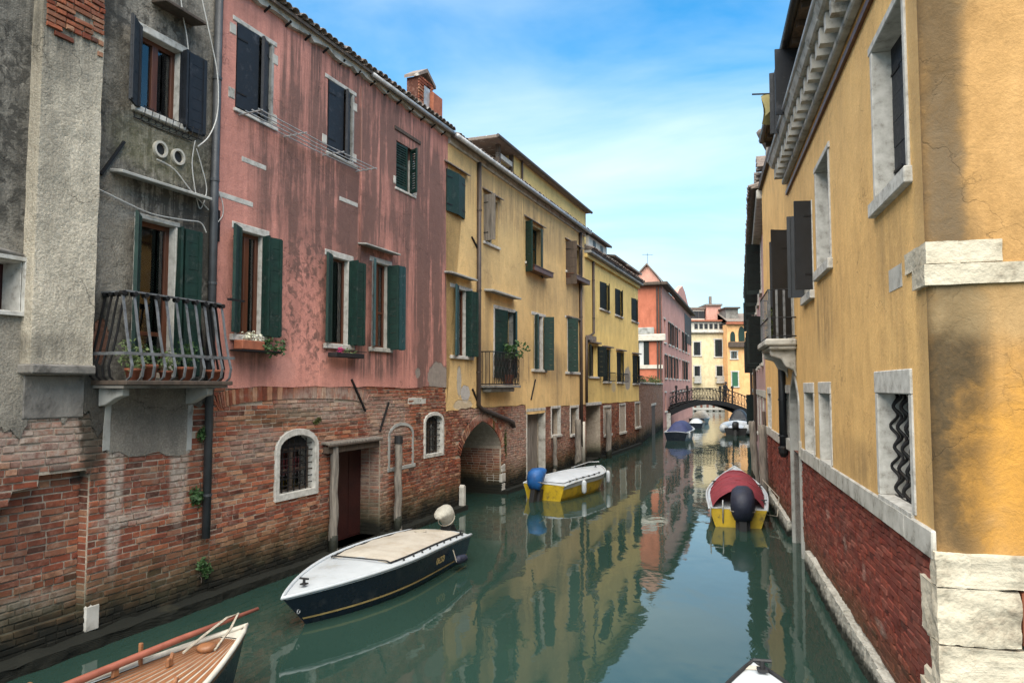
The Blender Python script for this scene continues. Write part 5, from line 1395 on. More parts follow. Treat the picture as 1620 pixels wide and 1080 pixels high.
# upper windows with plain stone frames and shutters folded into the reveal
for q in (u1, u2):
    stone_frame(house_f, *q, .07, -.045, .24, .08, .14, over=.05, sill_out=.05)
    shutter(house_f, q[1]-.02, q[2]+.02, q[3]-.01, (q[1]-q[0])*.5, 0, 1, M['slate'], .15, 6)
    shutter(house_f, q[0]+.02, q[2]+.02, q[3]-.01, (q[1]-q[0])*.48, 0, -1, M['slate'], .16, 6)
stone_frame(house_f, *u3, .06, -.04, .3, .06, .13, over=.03, sill_out=.06, parts='lrs'); window(house_f, *u3, .2, M['wood_dark'], 1, (), None, .06)
wS = .27
shutter(house_f, u3[0], u3[2], u3[3], wS, 108, -1, M['black_paint'], -.05, 1); shutter(house_f, u3[1], u3[2], u3[3], wS, 100, 1, M['black_paint'], -.05, 1)
stone_frame(house_f, *bd, .07, -.04, .3, .08, .05, parts='lrt'); window(house_f, *bd, .2, M['wood_dark'], 1, (.3,), None, .07, name='balcony_door')
wS = .38
shutter(house_f, bd[0], bd[2], bd[3], wS, 115, -1, M['black_paint'], -.05, 1); shutter(house_f, bd[1], bd[2], bd[3], wS, 112, 1, M['black_paint'], -.05, 1)
# balcony on a stone corbel
by2 = -.55; e0, e1 = bd[0]-.5, bd[1]+.45; fz = bd[2]-.02
bf_ = MB().box(e0, e1, by2-.08, -.026, fz-.14, fz).build('balcony', M['stone'], house_f, bevel=.03)
MB().box(e0+.05, e1-.05, by2, -.026, fz-.22, fz-.141).build('moulding', M['stone'], bf_, bevel=.03)
for xx in (e0+.25, e1-.3): MB().prism([(0,0),(-.5,0),(-.48,-.12),(-.28,-.18),(-.2,-.34),(-.05,-.4),(0,-.55)], -.1, .1).build('corbel', M['stone'], bf_, loc=(xx,-.026,fz-.22), rz=PI/2, bevel=.02)
for zz in (fz+.05, fz+.42, fz+.98): MB().tube([(e0+.05,-.03,zz),(e0+.05,by2,zz),(e1-.05,by2,zz),(e1-.05,-.03,zz)], .016, 6).build('rail', M['iron'], bf_)
for k in range(9): x = e0+.05+(e1-e0-.1)*k/8; MB().box(x-.022, x+.022, by2-.006, by2+.006, fz, fz+.98).build('bar', M['iron_grey'], bf_)
for xx in (e0+.05, e1-.05):
    for k in range(3): y = by2+.14*k+.02; MB().box(xx-.006, xx+.006, y-.022, y+.022, fz, fz+.98).build('bar', M['iron_grey'], bf_)
p = MB()
for k in range(10): leaves(p, (random.uniform(.0,.9), random.uniform(-.05,.15), random.uniform(.05,.7)), .2, 30, .09)
o = tag(p.build('balcony_plant', M['moss'], None, kind='stuff'), 'mossy green potted plants behind the rails of the right-bank stone balcony', 'plant'); o.matrix_world = FF.M @ Matrix.Translation((e0+.1, by2+.2, fz))
# drainpipes
xx = FF.x(1238,640,-.10); downpipe(house_f, [(xx,-.10,4.3),(xx,-.10,FF.z(1240,712,-.1))], .085, M['black_paint'], 3); MB().lathe([(.05,-.16),(.11,-.06),(.12,.06),(.06,.12)], 10, (xx,-.10,FF.z(1240,712,-.1))).build('pipe_foot', M['iron'], house_f)
# cornice: brown fillet, modillions, stone gutter
zf = FF.z(1330, 122)
def far_x(px, y, z):
    x = -3.0
    while project(FF.M @ Vector((x, y, z)))[0] > px and x > F0: x -= .05
    return x
Fc = far_x(1208, -.5, zf+.7)
MB().box(Fc, -.0, -.07, -.026, zf-.03, zf+.05).build('fillet', M['wood_brown'], house_f)
x = Fc+.1; mod = MB().box(-.075, .075, -.30, -.026, -.10, .11).mesh('modillion', M['stone'])
while x < .2:
    share('modillion', mod, house_f, (x, 0, zf+.42+random.uniform(-.01,.01)), (0, random.uniform(-.03,.03), 0), (random.uniform(.94,1.06), random.uniform(.96,1.03), 1)); x += .40
MB().box(Fc, .3, -.14, -.026, zf+.20, zf+.305).build('bed_mould', M['stone'], house_f, bevel=.02)
k = Fc
while k < .3:
    e = min(.32, k+random.uniform(.7,1.2))
    MB().add([(k,-.34,zf+.55),(e-.006,-.34,zf+.55),(e-.006,-.026,zf+.55),(k,-.026,zf+.55),(k,-.40+random.uniform(-.02,.01),zf+.70),(e-.006,-.40+random.uniform(-.02,.01),zf+.70),(e-.006,-.026,zf+.70),(k,-.026,zf+.70)],
        [(0,3,2,1),(4,5,6,7),(0,1,5,4),(1,2,6,5),(2,3,7,6),(3,0,4,7)]).build('gutter_stone', M['stone'], house_f, bevel=.025); k = e
MB().tube([(Fc,-.38,zf+.74),(.32,-.38,zf+.74)], .055, 8).build('gutter', M['zinc'], house_f, smooth=True)
# dark projecting eaves of the top storey
ze = FF.z(1250, 62, -.30); Fe = far_x(1205, -.36, ze)
MB().box(Fe, -.5, -.30, .0, ze, ze+.12).build('eaves', M['wood_dark'], house_f, bevel=.02)
MB().tube([(Fe,-.35,ze+.06),(-.5,-.35,ze+.06)], .08, 8).build('gutter', M['black_paint'], house_f, smooth=True)
x = Fe
while x < -.6: MB().box(x, x+.09, -.27, -.026, ze-.10, ze-.002).build('rafter_end', M['wood_dark'], house_f); x += .62
roof(house_f, Fe, -.5, ze+.16, .30, tiles=False)
MB().box(F0, Fe-.01, -.12, 7, ze+.0, ze+.2).build('eaves', M['wood_dark'], house_f)
window(house_f, *at1, .2, M['wood_dark'], 1, (), None, .07)
shutter(house_f, at1[0], at1[2], at1[3], .5, 100, -1, M['slate'], -.05, 1); shutter(house_f, at1[1], at1[2], at1[3], .5, 95, 1, M['slate'], -.05, 1)
aw = thing('hanging_cloth', 'olive-yellow cloth hung out on a rod under the right-bank eaves', 'cloth', FF.M @ Vector((at1[0]-.9, -.05, at1[2]+.7)), FF.rz)
MB().tube([(.1,0,.35),(.1,-.75,.40)], .018, 5).build('rod', M['iron'], aw)
MB().grid(lambda u, v: (-.2+.6*u, -.1-.45*v+.03*math.sin(u*9), .40-.45*abs(u-.5)*1.6-.1*math.sin(v*3+u*4)-.15*v), 12, 8).build('cloth', M['olive_cloth'], aw, smooth=True)
b = MB(); b.v = [(F0,.05,-.4),(F0,7,-.4),(F0,7,FZ),(F0,.05,FZ)]; b.f = [(0,3,2,1)]; b.build('rear_walls', PF, house_f)
MB().box(F0, 0.0, 6.9, 7, -.4, FZ).build('rear_walls', PF, house_f)
# small niche near the corner
nq = (FF.x(1411,440), FF.x(1432,440), FF.z(1411,463), FF.z(1411,428))
MB().box(nq[0], nq[1], -.029, .0, nq[2], nq[3]).build('stone_patch', M['stone'], house_f)
# ---- the flank facing the camera, corner stones
FL1 = 5.5
zs = FS.z(1560, 876)
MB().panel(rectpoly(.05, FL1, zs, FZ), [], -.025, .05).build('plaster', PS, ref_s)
b = MB(); n = 6
for z in (zb0+.02, FZ):                       # rounded plaster arris
    for k in range(n+1):
        a = PI/2*k/n; p = (FF.M @ Vector((-.05,-.025,z))).lerp(FS.M @ Vector((.05,-.025,z)), .5)
        c = FF.M @ Vector((-.05, .05, z)); 
        vF = Vector((0,0,0)); nf = FF.M.to_3x3() @ Vector((0,-1,0)); ns = FS.M.to_3x3() @ Vector((0,-1,0))
        b.v.append(tuple(FF.Mi @ (c + (nf*math.cos(a)+ns*math.sin(a))*.075)))
for k in range(n): b.f.append((k, k+1, n+1+k+1, n+1+k))
b.build('arris', PS, house_f, smooth=True)
def flank_stone(x0, x1, z0, z1, out=.05, name='quoin', mat='stone', wrap=.0):
    o = MB().box(x0, x1, -out, .2, z0, z1).build(name, M[mat], ref_s, bevel=.02); return o
# stone string course at first floor wrapping the corner
za_, zb_ = FS.z(1480, 383), FS.z(1480, 418); zc_ = FS.z(1480, 452)
xe = FS.x(1583, 400)
def wrap_stone(x_len, f_len, z0, z1, out, name='quoin'):
    """block round the corner: f_len along the canal front, x_len along the flank"""
    o = MB().box(-f_len, out, -out, .2, z0, z1).build(name, M['quoin'], house_f, bevel=.025)
    p = MB().box(-.02, x_len, -out+.003, .18, z0+.003, z1-.003).build(name, M['quoin'], ref_s, bevel=.025)
    a_ = .05 if name == 'quoin' else .02; rough(o, a_, .18, 5); rough(p, a_, .18, 5)
M['quoin'] = simple('cream_quoin_stone', (.47,.42,.33,1), (.33,.29,.22,1), .9, 2.4, .9, dist=.03, wear=((.14,.11,.08,1), .6))
wrap_stone(xe, .62, zb_, za_, .045, 'string_stone'); wrap_stone(FL1, .30, zc_, zb_-.006, .065, 'string_stone')
# quoins of the base
qz = [zs, FS.z(1500,928), FS.z(1500,1018), -.4]
wrap_stone(FL1, .12, qz[1]+.01, zs, .05)
wrap_stone(FS.x(1613,980), .42, qz[2]+.008, qz[1], .05); flank_stone(FS.x(1613,980)+.02, FL1, qz[2]+.008, qz[1], .03, 'quoin', 'terracotta')
zq = qz[2]; fl_ = [.16, .5, .2, .55, .25]; i = 0
while zq > -.3:
    h = .42; wrap_stone(FL1 if i % 2 == 0 else 1.3, fl_[i % 5], max(-.4, zq-h), zq-.004, .05+.006*(i % 2)); zq -= h; i += 1
for k, (zq0, ln) in enumerate(((1.62,.34),(1.30,.20),(.95,.46))): MB().box(-ln, -.02, -.03-.004*k, .02, zq0-.30, zq0).build('quoin', M['quoin'], house_f, bevel=.03)

# ---- pink house after the corner house
gA, gB = Vector((7.75, 22.2, 0)), Vector((16.6, 51.0, 0))
gd_ = (gA-gB).normalized(); FP = Frame(gB[:2], gd_[:2]); GLn = (gA-gB).length
house_g = thing('mauve_pink_house', 'narrow mauve-pink house squeezed behind the orange-ochre house on the right bank', 'house', FP.P, FP.rz)
PG = plaster('mauve_plaster', house_g, (.52,.33,.33,1), (.46,.30,.30,1), (.17,.12,.12,1), [('stain', 20, 2.0, 14, 1.5, .7)], streak=.3)
GZ = 9.3
gq = [(x, x+1.1, z0, z0+1.8) for x in (1.5, 5.5, 9.5, 13.5, 18, 22.5) for z0 in (1.0, 4.2, 7.0)]
MB().panel(rectpoly(0, GLn, -.4, GZ), [rectpoly(*q) for q in gq], 0, .1, .25).build('plaster', PG, house_g)
for q in gq:
    window(house_g, *q, .15, M['wood_dark'], 1, (), None, .08)
    stone_frame(house_g, *q, .08, -.03, .2, .12, .12, parts='lrts')
    if q[2] > 3: shutter(house_g, q[0], q[2], q[3], .55, 120, -1, M['shutter_d'], -.05, 5); shutter(house_g, q[1], q[2], q[3], .55, 115, 1, M['shutter_d'], -.05, 5)
b = MB(); b.v = [(0,.05,-.4),(0,8,-.4),(0,8,GZ),(0,.05,GZ),(GLn,.05,-.4),(GLn,8,-.4),(GLn,8,GZ),(GLn,.05,GZ)]; b.f = [(0,3,2,1),(4,5,6,7),(1,2,6,5)]; b.build('rear_walls', PG, house_g)
roof(house_g, 0, GLn, GZ+.1, .45)
MB().box(-.1, GLn, -.3, .02, GZ-.3, GZ).build('cornice', M['stone'], house_g, bevel=.03)
for x in (.3, 12.0): MB().tube([(x,-.12,.4),(x,-.12,GZ)], .09, 8).build('downpipe', M['pipe_brown'], house_g)
MB().box(0, GLn, -.06, .0, 2.9, 3.15).build('band_stone', M['stone_clean'], house_g)
# gabled dormers and chimneys with curled tile caps on its roof edge
for k, (xx, hh, w_) in enumerate(((GLn-1.2,1.3,1.5),(GLn-4.5,1.7,1.8),(GLn-9.0,1.2,1.5))):
    dm = MB().prism([(xx-w_/2,GZ),(xx+w_/2,GZ),(xx+w_/2,GZ+hh*.6),(xx,GZ+hh),(xx-w_/2,GZ+hh*.6)], -.05, 2.4).build('dormer', PG, house_g)
    for s in (-1, 1):
        for q in range(5): share('roof_tile', TILE, dm, (xx+s*(.1+w_*.11*q), -.25, GZ+hh+.02-.4*hh*(.1+w_*.11*q)/(w_/2)), (.02,0,random.uniform(-.1,.1)), (1.3,1.3,1.3))
    MB().box(xx-.25, xx+.25, -.07, -.045, GZ+.15, GZ+hh*.6).build('window', M['black_paint'], dm)
ch = MB().box(GLn-2.9, GLn-2.3, .1, .7, GZ, GZ+2.0).build('chimney', M['concrete'], house_g)
MB().lathe([(.32,0),(.55,.5),(.6,.62),(.4,.66)], 12, (GLn-2.6,.4,GZ+2.0)).build('chimney_cap', M['tile'], ch, smooth=True)

# ------------------------------------------------------------------ far end of the canal
def far_house(name, label, Z, pl, pr, top_py, base, base2, dark, wins, pal='shutter_d', brick_base=False, rz=0.0):
    xl, xr = (pl-CX)/F_PX*Z, (pr-CX)/F_PX*Z
    fr = Frame((xl, Z), (1, 0)); ht = fr.z((pl+pr)/2, top_py)
    h = thing(name, label, 'house', fr.P, fr.rz)
    pm = plaster(name+'_plaster', h, base, base2, dark, [('stain', (xr-xl)/2, 1.0, 8, 1.3, .6)], streak=.25)
    qs = [fr.rect(l, r, (l,t), (l,b)) for l, r, t, b in wins]
    MB().panel(rectpoly(0, xr-xl, -.4, ht), [rectpoly(*q) for q in qs], 0, .1, .3).build('plaster', pm, h)
    for q in qs:
        window(h, *q, .2, M['wood_dark'], 1, (), None, .1)
        stone_frame(h, *q, .14, -.05, .3, .16, .16)
    b = MB(); W = xr-xl; b.v = [(0,.05,-.4),(0,9,-.4),(0,9,ht),(0,.05,ht),(W,.05,-.4),(W,9,-.4),(W,9,ht),(W,.05,ht)]; b.f = [(0,3,2,1),(4,5,6,7),(1,2,6,5)]; b.build('rear_walls', pm, h)
    return h, fr, W, ht
hc, frc, W, ht = far_house('cream_palazzo', 'cream palazzo with dark shutters facing down the canal behind the bridge', 100.0, 1090, 1150.5, 523,
    (.66,.56,.36,1), (.58,.48,.30,1), (.26,.21,.15,1), [(1097.5,1108,541,562),(1131,1142.5,537,564),(1098.5,1107.5,579,595),(1133.5,1143,579,595)])
for q in ((1097.5,1108,541,562),(1131,1142.5,537,564),(1098.5,1107.5,579,595),(1133.5,1143,579,595)):
    x0, x1, z0, z1 = frc.rect(q[0], q[1], (q[0],q[2]), (q[0],q[3])); shutter(hc, x0, z0, z1, (x1-x0)*.48, 8, -1, M['shutter_d'], .02, 1); shutter(hc, x1, z0, z1, (x1-x0)*.48, 8, 1, M['slate'], .02, 1)
for l, r in ((1097,1109),(1132,1145)):
    x0, x1 = frc.x(l,600), frc.x(r,600); z0, z1 = frc.z(l,604), frc.z(l,596)
    bb = MB().box(x0, x1, -.5, -.01, z0-.15, z0).build('balcony', M['stone_clean'], hc)
    for k in range(8): x = x0+.1+(x1-x0-.2)*k/7; MB().box(x-.05, x+.05, -.48, -.40, z0, z1).build('baluster', M['stone_clean'], bb)
    MB().box(x0, x1, -.5, -.38, z1, z1+.12).build('rail', M['stone_clean'], bb)
MB().box(-.2, W+.2, -.45, .02, ht-.35, ht).build('cornice', M['stone'], hc, bevel=.08)
for k in range(6): x = W*(.2+.13*k); MB().box(x-.22, x+.22, -.06, -.045+.04, ht+.25, ht+.95).build('attic_window', M['black_paint'], hc)
MB().box(0, W, .0, 8, ht+.001, ht+1.25).build('attic', M['cream_paint'], hc)
MB().box(-.3, W+.3, -.4, 8.4, ht+1.25, ht+1.45).build('roof', M['terracotta'], hc)
MB().box(W*.0, W*.55, 2.5, 7, ht+1.45, ht+3.2).build('upper_storey', M['cream_paint'], hc); MB().box(W*.58, W*.97, 2.0, 6.5, ht+1.45, ht+3.6).build('upper_storey', plaster('far_pink_plaster', hc, (.55,.30,.24,1), (.46,.25,.20,1), (.25,.15,.13,1)), hc)
MB().box(W*.55, W*1.0, 1.7, 6.8, ht+3.6, ht+3.85).build('roof', M['tile'], hc); MB().box(-W*.03, W*.57, 2.2, 7.2, ht+3.2, ht+3.42).build('roof', M['tile'], hc)
for k in range(3): x = W*(.08+.16*k); MB().box(x, x+.8, 2.47, 2.52, ht+1.9, ht+2.9).build('window', M['black_paint'], hc)
MB().box(W*.70, W*.76, 2.6, 3.1, ht+3.8, ht+5.0).build('chimney', M['tile'], hc)
MB().box(-.5, W+.3, -.3, .02, -.4, 1.1).build('brick_base', brick_mat('far_base_brick', hc, [(.16,.055,.04,1),(.20,.07,.05,1)], mortar=True, algae_z=.3), hc)
for k in range(7): x = W*(.05+.16*k); MB().box(x-.25, x+.25, -.36, -.301, -.2, 1.1).build('pilaster', M['stone_grey'], hc)
MB().box(-.5, W+.3, -.42, -.3, .15, .45).build('water_step', M['stone_clean'], hc)
ho, fro, W, ht = far_house('apricot_house', 'apricot house with arched loggia and green door, right of the cream palazzo', 98.0, 1150.8, 1200, 513,
    (.74,.42,.19,1), (.68,.37,.16,1), (.34,.2,.11,1), [(1156.5,1166,556,567),(1158,1167.5,588,611)])
x0, x1, z0, z1 = fro.rect(1158,1167.5,(1158,588),(1158,611)); MB().box(x0, x1, .0, .1, z0, z1).build('door', simple('green_door', (.02,.10,.05,1)), ho)
for l, r, t, b_ in ((1155,1163,524,540),(1168,1178,516,540)):
    x0, x1, z0, z1 = fro.rect(l, r, (l,t), (l,b_)); MB().panel(archpoly(x0, x1, z0, z0+(z1-z0)*.5, (z1-z0)*.5, 8), [], -.03, .05).build('loggia_arch', M['green'], ho)
x0, x1 = fro.x(1152,545), fro.x(1184,545); MB().box(x0, x1, -.6, -.01, fro.z(1160,549), fro.z(1160,541)).build('balcony', M['wood_dark'], ho)
MB().box(-.1, W, -.5, .1, ht, ht+.3).build('eaves', M['terracotta'], ho); roof(ho, -.1, W, ht+.4, .5, tiles=False)
MB().box(W*.05, W*.45, 1.0, 4.0, ht+.4, ht+2.2).build('upper_storey', M['concrete'], ho); MB().box(W*.0, W*.5, .6, 4.4, ht+2.2, ht+2.4).build('roof', M['wood_dark'], ho)
# ---- closing walls so that nothing is open past the bend
hb = thing('bend_house', 'plain pink house closing the canal beyond the red house', 'house', (18.5, 86, 0), 0)
MB().box(-22, 1.5, 0, 10, -.4, 11.0).build('wall', plaster('bend_plaster', hb, (.55,.33,.28,1), (.5,.3,.25,1), (.2,.13,.11,1)), hb)
MB().box(-22.3, 1.8, -.3, 10.3, 11.0, 11.4).build('roof', M['tile'], hb)

# ------------------------------------------------------------------ iron footbridge
bl, brr = Vector((13.05, 61.3, 0)), Vector((20.1, 63.2, 0))
bdir = brr-bl; BLn = bdir.length; FBr = Frame(bl[:2], bdir[:2])
bridge = thing('iron_footbridge', 'dark arched iron footbridge with lattice railings across the far canal', 'bridge', FBr.P, FBr.rz)
def bz(t): return 1.35 + .80*(1-(2*t-1)**2)
N = 24
for yy in (-.02, 1.9):
    b = MB()
    for k in range(N+1):
        t = k/N; z = bz(t); th = .50-.14*math.sin(PI*t)
        b.v += [(BLn*t,yy,z-th),(BLn*t,yy+.10,z-th),(BLn*t,yy+.10,z),(BLn*t,yy,z)]
    for k in range(N):
        for j in range(4): b.f.append((4*k+j, 4*k+(j+1)%4, 4*k+4+(j+1)%4, 4*k+4+j))
    b.f += [(0,1,2,3),(4*N+3,4*N+2,4*N+1,4*N)]
    b.build('arch_rib', M['iron'], bridge)
    rl = MB().tube([(BLn*k/N, yy+.05, bz(k/N)+1.0) for k in range(N+1)], .045, 6).build('railing', M['iron'], bridge)
    MB().tube([(BLn*k/N, yy+.05, bz(k/N)+.15) for k in range(N+1)], .03, 5).build('rail', M['iron'], rl)
    for k in range(N+1): t = k/N; MB().tube([(BLn*t,yy+.05,bz(t)),(BLn*t,yy+.05,bz(t)+1.0)], .022, 5).build('baluster', M['iron'], rl)
    for k in range(N):
        a, c = k/N, (k+1)/N
        MB().tube([(BLn*a,yy+.05,bz(a)+.15),(BLn*c,yy+.05,bz(c)+1.0)], .014, 4).build('lattice_bar', M['iron'], rl); MB().tube([(BLn*a,yy+.05,bz(a)+1.0),(BLn*c,yy+.05,bz(c)+.15)], .014, 4).build('lattice_bar', M['iron'], rl)
    for t in (.22, .80): MB().lathe([(.07,0),(.07,1.25),(.13,1.3),(.10,1.45),(.0,1.5)], 8, (BLn*t,yy+.05,bz(t))).build('post', M['iron'], bridge)
for k in range(16):
    t = (k+.5)/16; MB().box(BLn*(t-.033), BLn*(t+.033), .085, 1.895, bz(t)-.14, bz(t)-.04).build('step', M['iron'], bridge)
MB().box(-1.2, .0, -.1, 2.1, -.4, 1.1).build('abutment', M['stone'], bridge); MB().box(BLn, BLn+1.5, -.1, 2.1, -.4, 1.1).build('abutment', M['stone'], bridge)

# person leaning at the railing, one skinned figure
def person(loc, rz, label):
    root = thing('person', label, 'person', loc, rz)
    v = [(0,0,.92),(0,.01,1.10),(.02,.02,1.30),(.04,.03,1.44),(.07,.03,1.53),(.10,.03,1.64),(.11,.03,1.72),
         (.02,.19,1.40),(.10,.25,1.16),(.28,.20,1.08),(.40,.16,1.10),(.02,-.17,1.40),(.10,-.24,1.16),(.28,-.18,1.08),(.40,-.14,1.10),
         (.0,.09,.88),(.03,.11,.50),(-.02,.11,.09),(.10,.12,.04),(.0,-.09,.88),(.0,-.10,.50),(-.05,-.10,.09),(.07,-.11,.04)]
    e = [(0,1),(1,2),(2,3),(3,4),(4,5),(5,6),(3,7),(7,8),(8,9),(9,10),(3,11),(11,12),(12,13),(13,14),(0,15),(15,16),(16,17),(17,18),(0,19),(19,20),(20,21),(21,22)]
    r = [.16,.15,.17,.13,.06,.095,.075,.08,.06,.05,.035,.08,.06,.05,.035,.10,.075,.05,.04,.10,.075,.05,.04]
    m = bpy.data.meshes.new('body'); m.from_pydata(v, e, []); m.materials.append(M['coat'])
    o = new_obj('body', m, root); sk = o.modifiers.new('skin', 'SKIN')
    for i, sv in enumerate(m.skin_vertices[0].data): sv.radius = (r[i], r[i]); sv.use_root = (i == 0)
    o.modifiers.new('sub', 'SUBSURF').levels = 2; o.modifiers['sub'].render_levels = 2
    MB().lathe([(.0,0),(.06,.01),(.092,.06),(.10,.12),(.085,.18),(.04,.215),(.0,.22)], 12, (.10,.03,1.545)).build('head', M['skin'], root, smooth=True)
    MB().lathe([(.105,.0),(.112,.05),(.098,.12),(.05,.155),(.0,.16)], 12, (.092,.03,1.63)).build('hair', M['rubber'], root, smooth=True)
    return root
pp = FBr.M @ Vector((BLn*.745, .55, bz(.745)-.04)); person(pp, FBr.rz-PI/2+.3, 'person in a dark coat leaning at the bridge railing')

scr = thing('green_screen', 'dark green boarded screen standing in the water at the right end of the bridge', 'screen', (15.95, 50.4, 0), .28)
for k in range(5): MB().box(.17*k, .17*k+.165, 0, .05, -.3, 2.75).build('board', M['tarp_green'], scr)
for z in (.4, 2.3): MB().box(0, .85, .051, .12, z, z+.12).build('rail', M['tarp_green'], scr)
# ------------------------------------------------------------------ water
b = MB(); b.quad((-160,-60,0),(200,-60,0),(200,190,0),(-160,190,0))
tag(b.build('canal_water', M['water'], None), kind='structure')
b = MB(); b.quad((-400,-400,-1.6),(500,-400,-1.6),(500,600,-1.6),(-400,600,-1.6))
tag(b.build('canal_bed', simple('mud', (.05,.05,.04,1)), None), kind='structure')

# ------------------------------------------------------------------ mooring poles
def pole(label, x, y, top, r, lean=(0,0), mat='wood_grey', cap=None):
    o = thing('mooring_pole', label, 'pole', (x, y, 0), 0, 'wooden mooring poles')
    n = 14; pts = []; rs = []
    for k in range(n+1):
        t = k/n; z = -1.0+(top+1.0)*t
        pts.append((lean[0]*t+.012*math.sin(k*1.7), lean[1]*t+.012*math.cos(k*2.3), z)); rs.append(r*(1.08-.12*t)*random.uniform(.95,1.05))
    pts.append((pts[-1][0], pts[-1][1], top+.03)); rs.append(r*.7)
    MB().tube(pts, rs, 12).build('post', M[mat], o, smooth=True)
    b = MB(); b.tube([(lean[0]*.55,lean[1]*.55,-.2),(lean[0]*.6,lean[1]*.6,.30),(lean[0]*.62,lean[1]*.62,.42)], [r*1.09,r*1.09,r*1.02], 12); b.build('weed_band', M['weedy'], o, smooth=True)
    if cap: MB().tube([(lean[0],lean[1],top-cap),(lean[0],lean[1],top+.04)], r*1.12, 12).build('cap', M['rubber'], o)
    return o
M['weedy'] = simple('wet_weed', (.016,.018,.010,1), (.010,.011,.008,1), .7, 8, .8, dist=.02)
q = FB.M @ Vector((FB.x(630,760,-.20), -.20, 0)); pole('weathered pole with a dark cap against the brick wall, right of the dark red door', q.x, q.y, FB.z(631,692,-.2), .085, cap=.13)
q = FB.M @ Vector((FB.x(527,780,-.10), -.12, 0)); pole('thick grey post left of the dark red door', q.x, q.y, FB.z(527,706,-.12), .085)
q = FD.M @ Vector((FD.x(909,700,-.25), -.25, 0)); pole('pale thin post in the dark recess of the lemon house', q.x+.15, q.y+.1, FD.z(909,664,-.2), .13)
q = FD.M @ Vector((FD.x(963,690,-.3), -.3, 0)); pole('grey post before the ground floor windows of the lemon house', q.x, q.y, FD.z(962,650,-.3), .13)
q = FC.M @ Vector((FC.x(878,720,-.15), -.15, 0)); pole('short square-looking post below the small ochre house window', q.x, q.y, FC.z(878,690,-.15), .08)
pole('leaning grey pole nearest the crimson boat on the right bank', 7.02, 20.7, 2.2, .115, (-.05,.0))
pole('slender grey pole behind the crimson boat, left of the thick pole', 8.55, 26.0, 2.05, .12, (-.12,.1))
pole('thin dark pole between the two thick poles on the right bank', 8.35, 24.6, 2.45, .06, mat='wood_dark')

